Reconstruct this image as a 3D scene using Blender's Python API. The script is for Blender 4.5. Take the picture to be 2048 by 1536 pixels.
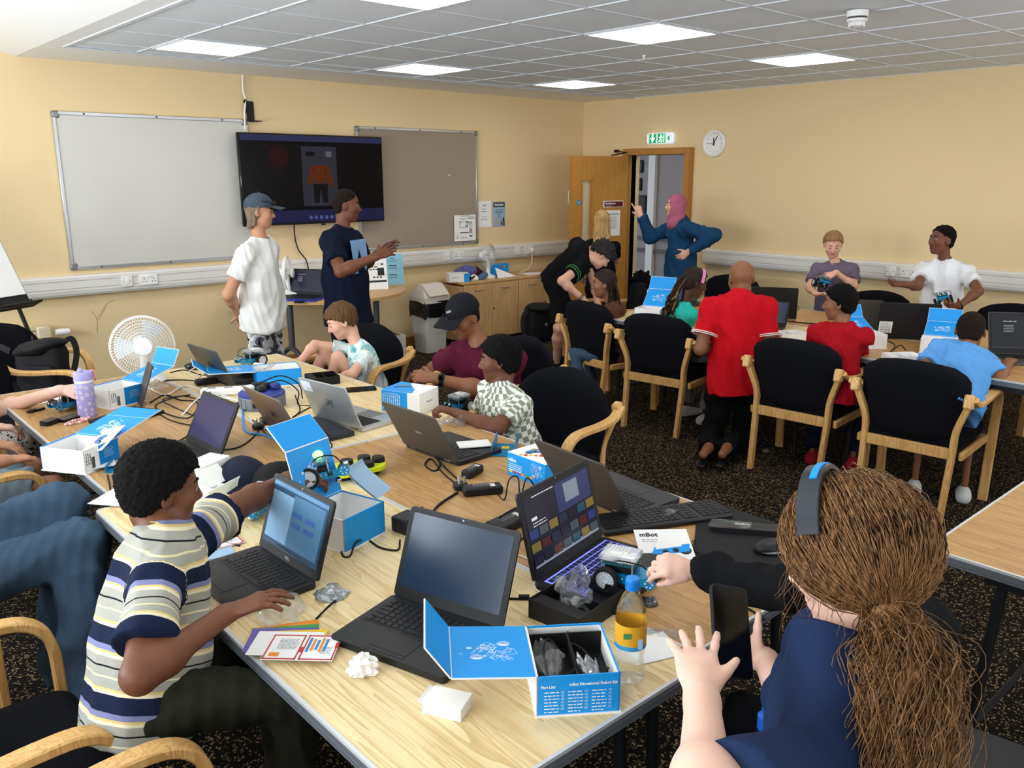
import bpy, math, random
import numpy as np
from mathutils import Vector, Matrix
for o in list(bpy.data.objects): bpy.data.objects.remove(o)
R = math.radians
SC = bpy.context.scene
COL = SC.collection
random.seed(7)
# ---------------- camera ----------------
F = 1680.0; TH = math.atan(418/1680); CH = 1.78; CA = R(48.1)
cam_d = bpy.data.cameras.new('camera'); cam_o = bpy.data.objects.new('camera', cam_d); COL.objects.link(cam_o)
cam_d.sensor_width = 36; cam_d.lens = 36*F/2048; cam_d.clip_start = .05; cam_d.clip_end = 60
cam_o.location = (0, 0, CH); cam_o.rotation_euler = (math.pi/2-TH, 0, CA-math.pi/2)
SC.camera = cam_o
# ---------------- world, lights, exposure ----------------
W = bpy.data.worlds.new('daylight'); SC.world = W; W.use_nodes = True
W.node_tree.nodes['Background'].inputs[0].default_value = (.75, .86, 1, 1)
W.node_tree.nodes['Background'].inputs[1].default_value = 1.2
def area(name, loc, rot, sx, sy, e, col):
    l = bpy.data.lights.new(name, 'AREA'); l.shape = 'RECTANGLE'; l.size = sx; l.size_y = sy; l.energy = e; l.color = col
    o = bpy.data.objects.new(name, l); COL.objects.link(o); o.location = loc; o.rotation_euler = rot; return o
# daylight entering through the window openings behind and to the left of the camera
DAY = (.86, .93, 1)
for i, y in enumerate((.9, 3.2, 5.5)): area('window_daylight', (-1.42, y, 1.6), (0, R(-112), 0), 1.25, 1.8, (46, 74, 80)[i], DAY)
for i, x in enumerate((1.2, 3.8, 6.2)): area('window_daylight', (x, -1.62, 1.6), (R(112), 0, 0), 1.7, 1.2, (10, 24, 30)[i], DAY)
area('corridor_light', (8.7, 5.4, 2.5), (0, 0, 0), .5, .5, 11, (1, .93, .85))
PANEL_E = 6.5
SC.view_settings.view_transform = 'Standard'; SC.view_settings.look = 'None'
SC.view_settings.exposure = 0.45; SC.view_settings.gamma = 1; SC.view_settings.use_curve_mapping = False
# ---------------- projection helpers (pixel of the 2048x1536 photo -> point in the room) ----------------
FW = np.array((math.cos(CA), math.sin(CA), 0)); RT = np.array((math.sin(CA), -math.cos(CA), 0)); UP = np.array((0, 0, 1.))
CAM = np.array((0, 0, CH))
def ray(px, py):
    xr = (px-1024)/F; yu = (768-py)/F
    return (math.cos(TH)+yu*math.sin(TH))*FW + xr*RT + (yu*math.cos(TH)-math.sin(TH))*UP
def atd(px, py, t): return CAM+ray(px, py)*t
def atz(px, py, z):
    d = ray(px, py); return CAM+d*((z-CH)/d[2])
def aty(px, py, y):
    d = ray(px, py); return CAM+d*(y/d[1])
def atx(px, py, x):
    d = ray(px, py); return CAM+d*(x/d[0])
# ---------------- materials ----------------
def lin(h):
    h = h.lstrip('#'); c = [int(h[i:i+2], 16)/255 for i in (0, 2, 4)]
    return tuple(((x+.055)/1.055)**2.4 if x > .04045 else x/12.92 for x in c)+(1,)
MATS = {}
def node(nt, t, **k):
    n = nt.nodes.new(t)
    for a, b in k.items():
        if a.startswith('i_'): n.inputs[int(a[2:])].default_value = b
        else: setattr(n, a, b)
    return n
def mat(name, col, rough=.6, metal=0, spec=.4, bump=None, var=None, trans=0, alpha=1, emit=None, coat=0, sss=0, sheen=0, ior=1.45):
    """bump=(scale,strength) noise; var=(scale, amount) brightness mottling"""
    if name in MATS: return MATS[name]
    m = bpy.data.materials.new(name); m.use_nodes = True; nt = m.node_tree; b = nt.nodes['Principled BSDF']
    c = lin(col); b.inputs['Base Color'].default_value = c; b.inputs['Roughness'].default_value = rough
    b.inputs['Metallic'].default_value = metal; b.inputs['Specular IOR Level'].default_value = spec
    b.inputs['Transmission Weight'].default_value = trans; b.inputs['Alpha'].default_value = alpha; b.inputs['IOR'].default_value = ior
    b.inputs['Coat Weight'].default_value = coat; b.inputs['Sheen Weight'].default_value = sheen
    if sss: b.inputs['Subsurface Weight'].default_value = sss; b.inputs['Subsurface Scale'].default_value = .01
    if emit: b.inputs['Emission Color'].default_value = lin(emit[0]); b.inputs['Emission Strength'].default_value = emit[1]
    tc = node(nt, 'ShaderNodeTexCoord') if (bump or var) else None
    if var:
        n = node(nt, 'ShaderNodeTexNoise'); n.inputs['Scale'].default_value = var[0]; n.inputs['Detail'].default_value = 4
        mx = node(nt, 'ShaderNodeMix', data_type='RGBA')
        mx.inputs[6].default_value = tuple(x*(1-var[1]) for x in c[:3])+(1,); mx.inputs[7].default_value = tuple(min(1, x*(1+var[1])) for x in c[:3])+(1,)
        nt.links.new(tc.outputs['Object'], n.inputs['Vector']); nt.links.new(n.outputs[0], mx.inputs[0]); nt.links.new(mx.outputs[2], b.inputs['Base Color'])
    if bump:
        n = node(nt, 'ShaderNodeTexNoise'); n.inputs['Scale'].default_value = bump[0]; n.inputs['Detail'].default_value = 3
        bp = node(nt, 'ShaderNodeBump'); bp.inputs['Strength'].default_value = bump[1]; bp.inputs['Distance'].default_value = .01
        nt.links.new(tc.outputs['Object'], n.inputs['Vector']); nt.links.new(n.outputs[0], bp.inputs['Height']); nt.links.new(bp.outputs[0], b.inputs['Normal'])
    MATS[name] = m; return m
def ramp(nt, stops, interp='LINEAR'):
    r = node(nt, 'ShaderNodeValToRGB'); r.color_ramp.interpolation = interp; e = r.color_ramp.elements
    while len(e) < len(stops): e.new(.5)
    for q, (p, c) in zip(e, stops): q.position = p; q.color = lin(c) if isinstance(c, str) else c
    return r
def wood(name, c1, c2, c3, axis='Y', scale=1, rough=.45, dist=3.0, contrast=(.3, .55, .8)):
    """grain running along one object axis"""
    m = bpy.data.materials.new(name); m.use_nodes = True; nt = m.node_tree; b = nt.nodes['Principled BSDF']
    b.inputs['Roughness'].default_value = rough; b.inputs['Specular IOR Level'].default_value = .35
    tc = node(nt, 'ShaderNodeTexCoord'); mp = node(nt, 'ShaderNodeMapping')
    s = {'X': (.5, 7, 7), 'Y': (7, .5, 7), 'Z': (7, 7, .5)}[axis]
    mp.inputs['Scale'].default_value = tuple(q*scale for q in s); nt.links.new(tc.outputs['Object'], mp.inputs[0])
    n = node(nt, 'ShaderNodeTexNoise'); n.inputs['Scale'].default_value = 1.6; n.inputs['Detail'].default_value = 3; n.inputs['Distortion'].default_value = .6
    wv = node(nt, 'ShaderNodeTexNoise'); wv.inputs['Scale'].default_value = 14; wv.inputs['Detail'].default_value = 6
    nt.links.new(mp.outputs[0], n.inputs['Vector']); nt.links.new(mp.outputs[0], wv.inputs['Vector'])
    # contour rings of the slow noise look like cathedral grain
    mu = node(nt, 'ShaderNodeMath', operation='MULTIPLY'); mu.inputs[1].default_value = dist*4
    sn = node(nt, 'ShaderNodeMath', operation='FRACT'); nt.links.new(n.outputs[0], mu.inputs[0]); nt.links.new(mu.outputs[0], sn.inputs[0])
    mx = node(nt, 'ShaderNodeMix', data_type='FLOAT'); mx.inputs[0].default_value = .45
    nt.links.new(sn.outputs[0], mx.inputs[2]); nt.links.new(wv.outputs[0], mx.inputs[3])
    r = ramp(nt, [(contrast[0], c1), (contrast[1], c2), (contrast[2], c3)]); nt.links.new(mx.outputs[0], r.inputs[0]); nt.links.new(r.outputs[0], b.inputs['Base Color'])
    MATS[name] = m; return m
# ---------------- mesh builder ----------------
def rotz(a): return np.array(((math.cos(a), -math.sin(a), 0), (math.sin(a), math.cos(a), 0), (0, 0, 1.)))
def rotx(a): return np.array(((1., 0, 0), (0, math.cos(a), -math.sin(a)), (0, math.sin(a), math.cos(a))))
def roty(a): return np.array(((math.cos(a), 0, math.sin(a)), (0, 1., 0), (-math.sin(a), 0, math.cos(a))))
def nrm(v):
    v = np.asarray(v, float); return v/max(1e-9, np.linalg.norm(v))
class MB:
    def __init__(s): s.v = []; s.f = []; s.m = []; s.R = np.eye(3); s.T = np.zeros(3)
    def at(s, T=(0, 0, 0), Rm=None): s.T = np.array(T, float); s.R = np.eye(3) if Rm is None else Rm; return s
    def add(s, vs, fs, m=0):
        n = len(s.v); vs = np.asarray(vs, float) @ s.R.T + s.T
        s.v.extend(map(tuple, vs)); s.f.extend(tuple(i+n for i in f) for f in fs); s.m.extend([m]*len(fs)); return s
    def box(s, c, d, m=0, bev=0, Rm=None):
        c = np.array(c, float); h = np.array(d, float)/2
        if bev <= 0:
            vs = np.array([(x, y, z) for x in (-1, 1) for y in (-1, 1) for z in (-1, 1)])*h
            fs = [(0, 1, 3, 2), (4, 6, 7, 5), (0, 4, 5, 1), (2, 3, 7, 6), (0, 2, 6, 4), (1, 5, 7, 3)]
        else:
            bev = min(bev, *(h*.95)); vs = []; ix = {}
            for x in (-1, 1):
                for y in (-1, 1):
                    for z in (-1, 1):
                        for a in range(3):
                            q = np.array((x, y, z))*(h-bev); q[a] += (x, y, z)[a]*bev; ix[x, y, z, a] = len(vs); vs.append(q)
            fs = []
            for a in range(3):
                b, c2 = (a+1) % 3, (a+2) % 3
                for sg in (-1, 1):
                    q = []
                    for (u, w) in ((-1, -1), (1, -1), (1, 1), (-1, 1)):
                        k = [0, 0, 0]; k[a] = sg; k[b] = u; k[c2] = w; q.append(ix[k[0], k[1], k[2], a])
                    fs.append(tuple(q if sg > 0 else q[::-1]))
                for u in (-1, 1):
                    for w in (-1, 1):   # edge along a
                        k0 = [0]*3; k1 = [0]*3; k0[a] = -1; k1[a] = 1; k0[b] = k1[b] = u; k0[c2] = k1[c2] = w
                        q = [ix[tuple(k0)+(b,)], ix[tuple(k1)+(b,)], ix[tuple(k1)+(c2,)], ix[tuple(k0)+(c2,)]]
                        fs.append(tuple(q if u*w < 0 else q[::-1]))
            for x in (-1, 1):
                for y in (-1, 1):
                    for z in (-1, 1):
                        q = [ix[x, y, z, a] for a in range(3)]; fs.append(tuple(q if x*y*z > 0 else q[::-1]))
            vs = np.array(vs)
        if Rm is not None: vs = vs @ Rm.T
        return s.add(vs+c, fs, m)
    def tube(s, path, r, n=8, m=0, closed=False, caps=True, flat=None):
        """round (or flat=(w,t) rectangular) sweep along a polyline"""
        P = np.array(path, float); k = len(P); rr = np.full(k, r, float) if np.isscalar(r) else np.array(r, float)
        if closed: T = np.roll(P, -1, 0)-np.roll(P, 1, 0)
        else:
            T = np.empty_like(P); T[1:-1] = P[2:]-P[:-2]; T[0] = P[1]-P[0]; T[-1] = P[-1]-P[-2]
        T /= np.maximum(1e-9, np.linalg.norm(T, axis=1))[:, None]
        up = np.array((0, 0, 1.)) if abs(T[0][2]) < .9 else np.array((1., 0, 0))
        if flat is not None and len(flat) > 2: up = np.array(flat[2], float)
        a = nrm(np.cross(T[0], up)); vs = []
        for i in range(k):
            a = nrm(a-T[i]*np.dot(a, T[i])); b = np.cross(T[i], a)
            if flat is None:
                for j in range(n): q = 2*math.pi*j/n; vs.append(P[i]+rr[i]*(math.cos(q)*a+math.sin(q)*b))
            else:
                w, t = flat[0]/2, flat[1]/2; c = min(w, t)*.35
                for (x, y) in ((w-c, -t), (w, -t+c), (w, t-c), (w-c, t), (-w+c, t), (-w, t-c), (-w, -t+c), (-w+c, -t)): vs.append(P[i]+(x*a+y*b)*rr[i])
        n = n if flat is None else 8
        fs = [(i*n+j, i*n+(j+1) % n, ((i+1) % k)*n+(j+1) % n, ((i+1) % k)*n+j) for i in range(k if closed else k-1) for j in range(n)]
        if caps and not closed: fs += [tuple(range(n))[::-1], tuple((k-1)*n+j for j in range(n))]
        return s.add(vs, fs, m)
    def lathe(s, prof, n=24, m=0, c=(0, 0, 0), Rm=None, mats=None):
        k = len(prof); vs = [(r*math.cos(2*math.pi*j/n), r*math.sin(2*math.pi*j/n), z) for r, z in prof for j in range(n)]
        vs = np.array(vs)
        if Rm is not None: vs = vs @ Rm.T
        vs = vs+np.array(c, float)
        for i in range(k-1):
            fs = [(i*n+j, i*n+(j+1) % n, (i+1)*n+(j+1) % n, (i+1)*n+j) for j in range(n)]
            if i == 0: n0 = len(s.v); s.add(vs, [], m)
            s.f.extend(tuple(q+n0 for q in f) for f in fs); s.m.extend([mats[i] if mats else m]*n)
        return s
    def ell(s, c, r, m=0, Rm=None, n=16, k=10):
        pr = [(math.sin(math.pi*i/k), -math.cos(math.pi*i/k)) for i in range(k+1)]; pr[0] = (1e-4, -1); pr[-1] = (1e-4, 1)
        q = MB().lathe(pr, n); vs = np.array(q.v)*np.array(r)
        if Rm is not None: vs = vs @ Rm.T
        return s.add(vs+np.array(c, float), q.f, m)
    def prism(s, poly, z0, z1, m=0, Rm=None, c=(0, 0, 0), mtop=None):
        n = len(poly); vs = np.array([(x, y, z0) for x, y in poly]+[(x, y, z1) for x, y in poly], float)
        if Rm is not None: vs = vs @ Rm.T
        fs = [(j, (j+1) % n, n+(j+1) % n, n+j) for j in range(n)]
        n0 = len(s.f); s.add(vs+np.array(c, float), fs+[tuple(range(n))[::-1], tuple(range(n, 2*n))], m)
        if mtop is not None: s.m[-1] = mtop
        return s
    def quad(s, p, m=0): return s.add(p, [(0, 1, 2, 3)], m)
    def plate(s, p, th, m=0, n=None):
        """thin solid from a planar polygon of 3D points"""
        p = np.array(p, float); nn = nrm(np.cross(p[1]-p[0], p[2]-p[0])) if n is None else np.array(n, float)
        k = len(p); vs = np.vstack((p-nn*th/2, p+nn*th/2))
        return s.add(vs, [tuple(range(k))[::-1], tuple(range(k, 2*k))]+[(j, (j+1) % k, k+(j+1) % k, k+j) for j in range(k)], m)
def rrect(w, d, r, k=4):
    out = []
    for cx, cy, a0 in ((w/2-r, d/2-r, 0), (-w/2+r, d/2-r, 90), (-w/2+r, -d/2+r, 180), (w/2-r, -d/2+r, 270)):
        for i in range(k+1): a = R(a0+90*i/k); out.append((cx+r*math.cos(a), cy+r*math.sin(a)))
    return out
def circ(r, n=24, c=(0, 0)): return [(c[0]+r*math.cos(2*math.pi*i/n), c[1]+r*math.sin(2*math.pi*i/n)) for i in range(n)]
def spline(pts, k=6):
    P = [np.array(p, float) for p in pts]; P = [2*P[0]-P[1]]+P+[2*P[-1]-P[-2]]; out = []
    for i in range(1, len(P)-2):
        p0, p1, p2, p3 = P[i-1:i+3]
        for j in range(k):
            t = j/k; out.append(.5*((2*p1)+(p2-p0)*t+(2*p0-5*p1+4*p2-p3)*t*t+(3*p1-p0-3*p2+p3)*t**3))
    out.append(P[-2]); return out
def tag(o, label=None, cat=None, group=None, kind=None):
    if label: o['label'] = label
    if cat: o['category'] = cat
    if group: o['group'] = group
    if kind: o['kind'] = kind
    return o
def mesh(name, mb, mats, smooth=True, ang=38):
    me = bpy.data.meshes.new(name); me.from_pydata(mb.v, [], mb.f)
    for m in (mats if isinstance(mats, (list, tuple)) else [mats]): me.materials.append(MATS[m] if isinstance(m, str) else m)
    me.polygons.foreach_set('material_index', mb.m)
    if smooth:
        me.shade_smooth(); me.set_sharp_from_angle(angle=R(ang))
    me.update(); return me
def link(name, me, parent=None, loc=(0, 0, 0), rz=0, Rm=None):
    o = bpy.data.objects.new(name, me); COL.objects.link(o); o.location = loc
    if Rm is not None: o.rotation_euler = Matrix(Rm.tolist()).to_euler()
    else: o.rotation_euler = (0, 0, rz)
    if parent: o.parent = parent
    return o
def ob(name, mb, mats, parent=None, loc=(0, 0, 0), rz=0, smooth=True, Rm=None, ang=38, **t):
    return tag(link(name, mesh(name, mb, mats, smooth, ang), parent, loc, rz, Rm), **t)
def thing(name, label, cat, loc=(0, 0, 0), rz=0, group=None, Rm=None):
    return tag(link(name, None, None, loc, rz, Rm), label, cat, group)
def copy_tree(o, parent=None):
    c = o.copy(); COL.objects.link(c); c.parent = parent
    for ch in o.children: copy_tree(ch, c)
    return c
def struct(name, mb, mats, parent=None, **k): return ob(name, mb, mats, parent, kind=None if parent else 'structure', **k)
_tc = {}
def textmesh(s, size=.1, align='CENTER', bold=0):
    key = (s, size, align, bold)
    if key not in _tc:
        cu = bpy.data.curves.new('t', 'FONT'); cu.body = s; cu.size = size; cu.align_x = align; cu.align_y = 'CENTER'; cu.extrude = .0003; cu.resolution_u = 2; cu.offset = bold
        o = bpy.data.objects.new('t', cu); me = o.to_mesh()
        mb = MB(); mb.v = [tuple(v.co) for v in me.vertices]; mb.f = [tuple(p.vertices) for p in me.polygons]; mb.m = [0]*len(mb.f)
        o.to_mesh_clear(); bpy.data.objects.remove(o); bpy.data.curves.remove(cu); _tc[key] = mb
    return _tc[key]
def mtext(mb, s, size, c, Rm=None, m=0, align='CENTER', bold=0):
    """text into a builder; Rm columns: text x, text y, normal"""
    t = textmesh(s, size, align, bold)
    if not t.v: return mb
    vs = np.array(t.v)
    if Rm is not None: vs = vs @ Rm.T
    return mb.add(vs+np.array(c, float), t.f, m)
def frame(x, y):
    x = nrm(x); y = np.array(y, float); y = nrm(y-x*np.dot(x, y)); return np.column_stack((x, y, np.cross(x, y)))
def lines_text(mb, w, rows, size, c, Rm, m=0, seed=0, gap=1.9):
    """rows of small bars standing for print too small to read"""
    rnd = random.Random(seed)
    for i in range(rows):
        x = -w/2
        while x < w/2-size:
            l = min(size*rnd.uniform(1, 3.5), w/2-x)
            p = np.array([(x, -i*size*gap-size*.35, 0), (x+l, -i*size*gap-size*.35, 0), (x+l, -i*size*gap+size*.35, 0), (x, -i*size*gap+size*.35, 0)])
            mb.add(p @ Rm.T+np.array(c, float), [(0, 1, 2, 3)], m); x += l+size*.6
    return mb
# ================= materials of the room =================
YW, XW, ZC = 7.325, 7.735, 2.626
mat('wall_paint', '#E6CEA0', .75, spec=.25, bump=(160, .04), var=(1.1, .03))
mat('white_paint', '#EEEEEC', .6, spec=.3, bump=(120, .03))
mat('tile_white', '#E6EBF0', .85, spec=.15, bump=(420, .5), var=(260, .07))
mat('bar_white', '#D2D7DC', .7)
mat('pvc_white', '#E3E0DA', .4); mat('pvc_grey', '#A9A7A2', .5)
mat('alu', '#BFC1C4', .35, .75); mat('alu_dark', '#85888C', .4, .6)
mat('black', '#0C0C0E', .5); mat('black_soft', '#131315', .8); mat('black_gloss', '#08080A', .12, spec=.5)
mat('white', '#EEEDEA', .55); mat('paper', '#F1F0EE', .8); mat('grey_dark', '#3A3B3E', .5); mat('grey_mid', '#85868A', .5)
mat('blue', '#1796E6', .45); mat('blue_deep', '#0F7FC6', .45); mat('print_white', '#E9F4FC', .6); mat('ink', '#26282C', .7); mat('ink_light', '#8E9298', .7)
mat('red', '#C22A2E', .5); mat('yellow', '#E5C21E', .5); mat('green', '#3D9A4B', .5); mat('orange', '#E58A26', .5); mat('purple', '#6C5AA8', .5)
wood('oak_door', '#B5803A', '#C08B42', '#A8742F', 'Z', 2.2, .45, 2)
wood('oak_trim', '#A8763A', '#B98545', '#9C6C33', 'Z', 3, .45, 2)
def carpet():
    m = bpy.data.materials.new('carpet'); m.use_nodes = True; nt = m.node_tree; b = nt.nodes['Principled BSDF']; b.inputs['Roughness'].default_value = .95; b.inputs['Specular IOR Level'].default_value = .1
    tc = node(nt, 'ShaderNodeTexCoord'); outs = []
    for sc, off in (((62, 125, 1), 0), ((120, 66, 1), 5.3)):
        mp = node(nt, 'ShaderNodeMapping'); mp.inputs['Scale'].default_value = sc; mp.inputs['Location'].default_value = (off, off*2, 0); mp.inputs['Rotation'].default_value = (0, 0, R(48))
        v = node(nt, 'ShaderNodeTexVoronoi', feature='F1'); v.inputs['Scale'].default_value = 1; v.inputs['Randomness'].default_value = .85
        nt.links.new(tc.outputs['Object'], mp.inputs[0]); nt.links.new(mp.outputs[0], v.inputs['Vector'])
        sp = node(nt, 'ShaderNodeSeparateColor'); nt.links.new(v.outputs['Color'], sp.inputs[0])
        a = node(nt, 'ShaderNodeMath', operation='LESS_THAN'); a.inputs[1].default_value = .36; nt.links.new(v.outputs['Distance'], a.inputs[0])
        c = node(nt, 'ShaderNodeMath', operation='GREATER_THAN'); c.inputs[1].default_value = .52; nt.links.new(sp.outputs[0], c.inputs[0])
        d = node(nt, 'ShaderNodeMath', operation='MULTIPLY'); nt.links.new(a.outputs[0], d.inputs[0]); nt.links.new(c.outputs[0], d.inputs[1]); outs.append((d, sp))
    mx = node(nt, 'ShaderNodeMath', operation='MAXIMUM'); nt.links.new(outs[0][0].outputs[0], mx.inputs[0]); nt.links.new(outs[1][0].outputs[0], mx.inputs[1])
    cr = ramp(nt, [(0, '#4E4030'), (.5, '#8A7455'), (1, '#A78F6C')]); nt.links.new(outs[0][1].outputs[1], cr.inputs[0])
    cm = node(nt, 'ShaderNodeMix', data_type='RGBA'); cm.inputs[6].default_value = lin('#17130F'); nt.links.new(mx.outputs[0], cm.inputs[0]); nt.links.new(cr.outputs[0], cm.inputs[7]); nt.links.new(cm.outputs[2], b.inputs['Base Color'])
    n = node(nt, 'ShaderNodeTexNoise'); n.inputs['Scale'].default_value = 300; bp = node(nt, 'ShaderNodeBump'); bp.inputs['Strength'].default_value = .6; bp.inputs['Distance'].default_value = .006
    nt.links.new(tc.outputs['Object'], n.inputs['Vector']); nt.links.new(n.outputs[0], bp.inputs['Height']); nt.links.new(bp.outputs[0], b.inputs['Normal']); MATS['carpet'] = m
carpet()
# ================= shell =================
X0, Y0 = -1.5, -1.7
struct('floor', MB().box(((X0+10.2)/2, 3.2, -.05), (10.2-X0, 10.4, .1)), 'carpet', smooth=False)
struct('wall_back', MB().box(((X0+XW)/2, YW+.06, 1.6), (XW-X0, .12, 3.2)), 'wall_paint', smooth=False)
dy0, dy1, dz = 5.745, 6.545, 2.0       # door opening in the right wall
mb = MB()
for a, b, z0, z1 in ((Y0, dy0, 0, 3), (dy1, YW+.12, 0, 3), (dy0, dy1, dz, 3)): mb.box((XW+.07, (a+b)/2, (z0+z1)/2), (.14, b-a, z1-z0))
struct('wall_right', mb, 'wall_paint', smooth=False)
def holed(axis, c, lo, hi, holes, name):
    mb = MB(); e = lo
    def bx(a, b, z0, z1):
        if axis == 'x': mb.box((c, (a+b)/2, (z0+z1)/2), (.14, b-a, z1-z0))
        else: mb.box(((a+b)/2, c, (z0+z1)/2), (b-a, .14, z1-z0))
    for a, b in holes:
        bx(e, a, 0, 3); bx(a, b, 0, .95); bx(a, b, 2.25, 3); e = b
    bx(e, hi, 0, 3); struct(name, mb, 'wall_paint', smooth=False)
WL = [(y-.9, y+.9) for y in (.9, 3.2, 5.5)]; WN = [(x-.9, x+.9) for x in (1.2, 3.8, 6.2)]
holed('x', X0-.07, Y0-.14, YW+.12, WL, 'wall_left'); holed('y', Y0-.07, X0, XW+.14, WN, 'wall_near')
mat('pane', '#DDE8EE', .02, trans=1, alpha=.25)
k = 0
for axis, c, hs in (('x', X0-.07, WL), ('y', Y0-.07, WN)):
    for a, b in hs:
        k += 1; w = b-a; mb = MB()
        for x, z, sx, sz in ((0, .98, w, .06), (0, 2.22, w, .06), (-w/2+.03, 1.6, .06, 1.3), (w/2-.03, 1.6, .06, 1.3), (0, 1.6, .05, 1.3)): mb.box((x, 0, z), (sx, .07, sz))
        loc = (c, (a+b)/2, 0) if axis == 'x' else ((a+b)/2, c, 0); rz = R(90) if axis == 'x' else 0
        wo = tag(link('window_%d' % k, None, None, loc, rz), kind='structure')
        ob('window_frame', mb, 'bar_white', wo, smooth=False)
        ob('pane', MB().box((-w/4, 0, 1.6), (w/2-.06, .01, 1.2)), 'pane', wo, smooth=False); ob('pane', MB().box((w/4, 0, 1.6), (w/2-.06, .01, 1.2)), 'pane', wo, smooth=False)
# ---- ceiling: plaster margin, sloping soffit on the window side, T-bar grid with mineral tiles and light panels
gx = [1.80]+[2.28+.6*i for i in range(10)]; gx[-1] = XW      # 1.80, 2.28 ... 7.08, 7.735
gy = [-1.72+.6*i-.0 for i in range(0)]+[3.28+.6*i for i in range(-8, 6)]+[6.55]
mb = MB(); GY0 = gy[0]
mb.box(((1.665+XW)/2, (6.56+YW)/2, ZC+.03), (XW-1.665, YW-6.56, .06)); mb.box(((1.665+1.79)/2, (Y0+6.56)/2, ZC+.03), (.125, 6.56-Y0, .06))
mb.box(((1.79+XW)/2, (Y0+6.56)/2, ZC+.10), (XW-1.79, 6.56-Y0, .04))
mb.add([(1.665, Y0, ZC), (1.665, YW, ZC), (X0, YW, ZC+.95), (X0, Y0, ZC+.95), (1.665, Y0, ZC+.1), (1.665, YW, ZC+.1), (X0, YW, ZC+1.05), (X0, Y0, ZC+1.05)], [(0, 3, 2, 1), (4, 5, 6, 7), (0, 1, 5, 4), (1, 2, 6, 5), (2, 3, 7, 6), (3, 0, 4, 7)])
ceil = struct('ceiling', mb, 'white_paint', smooth=False)
lights = {(1, 12), (4, 12), (7, 12), (4, 8), (7, 8), (1, 8), (4, 4), (7, 4), (1, 4)}     # (column, row) of the lit panels
tme = {}; mat('lamp_diffuser', '#FFFFFF', .4, emit=('#FFFDF8', PANEL_E))
for i in range(len(gx)-1):
    for j in range(len(gy)-1):
        w, d = gx[i+1]-gx[i]-.012, gy[j+1]-gy[j]-.012; c = ((gx[i]+gx[i+1])/2, (gy[j]+gy[j+1])/2, ZC)
        if (i, j) in lights: continue
        if gy[j] < -.2: continue
        key = (round(w, 3), round(d, 3))
        if key not in tme: tme[key] = mesh('ceiling_tile', MB().box((0, 0, .018), (w, d, .018), bev=.004), 'tile_white', False)
        link('ceiling_tile', tme[key], ceil, c)
for n, x in enumerate(gx): ob('grid_bar', MB().box((x, (GY0+6.55)/2, ZC+.009), (.015, 6.55-GY0, .012)), 'bar_white', ceil, smooth=False)
for n, y in enumerate(gy): ob('grid_bar', MB().box(((1.8+XW)/2, y, ZC+.0085), (XW-1.8, .015, .010)), 'bar_white', ceil, smooth=False)
ob('edge_bead', MB().box((1.805, (GY0+6.55)/2, ZC-.003), (.03, 6.55-GY0, .006)).box(((1.8+XW)/2, 6.555, ZC-.003), (XW-1.8, .03, .006)), 'bar_white', ceil, smooth=False)
LN = {(1, 12): 'square ceiling light panel above the whiteboard', (4, 12): 'square ceiling light panel above the pinboard', (7, 12): 'square ceiling light panel nearest the door corner',
      (4, 8): 'largest lit ceiling panel in the middle of the ceiling', (7, 8): 'square ceiling light panel nearest the right wall', (1, 8): 'ceiling light panel at the top edge of the picture'}
for (i, j) in sorted(lights):
    c = ((gx[i]+gx[i+1])/2, (gy[j]+gy[j+1])/2, ZC)
    t = thing('ceiling_light', LN.get((i, j), 'ceiling light panel above the camera, %s of its row' % {1: 'leftmost', 4: 'middle', 7: 'rightmost'}[i]), 'light', c, group='ceiling light panels')
    mb = MB()
    for x, y, sx, sy in ((0, .287, .59, .014), (0, -.287, .59, .014), (.287, 0, .014, .59), (-.287, 0, .014, .59)): mb.box((x, y, .004), (sx, sy, .012))
    ob('frame', mb, 'bar_white', t, smooth=False); ob('diffuser', MB().box((0, 0, .008), (.56, .56, .01)), 'lamp_diffuser', t, smooth=False)
# smoke detector, sprinkler-like sensor
p = atz(1716, 22, ZC); t = thing('smoke_detector', 'round white smoke detector on the ceiling tiles', 'detector', p)
ob('base', MB().lathe([(.001, 0), (.055, 0), (.055, -.03), (.04, -.032), (.001, -.032)], 24), 'white', t)
ob('dark_ring', MB().lathe([(.046, -.03), (.048, -.032), (.048, -.04), (.046, -.042)], 24), 'grey_dark', t)
mb = MB().lathe([(.001, -.04), (.052, -.04), (.052, -.052), (.036, -.06), (.03, -.075), (.001, -.082)], 24)
for q in range(8): a = q*math.pi/4; mb.box((.038*math.cos(a), .038*math.sin(a), -.067), (.01, .006, .02), Rm=rotz(a))
ob('sensor_cage', mb, 'white', t)
p = atz(1288, 110, ZC); ob('ceiling_sensor', MB().lathe([(.001, 0), (.012, 0), (.012, -.01), (.006, -.014), (.006, -.025), (.001, -.027)], 12), 'white', loc=p, label='tiny white sensor stud on a ceiling tile', cat='sensor')
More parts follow.
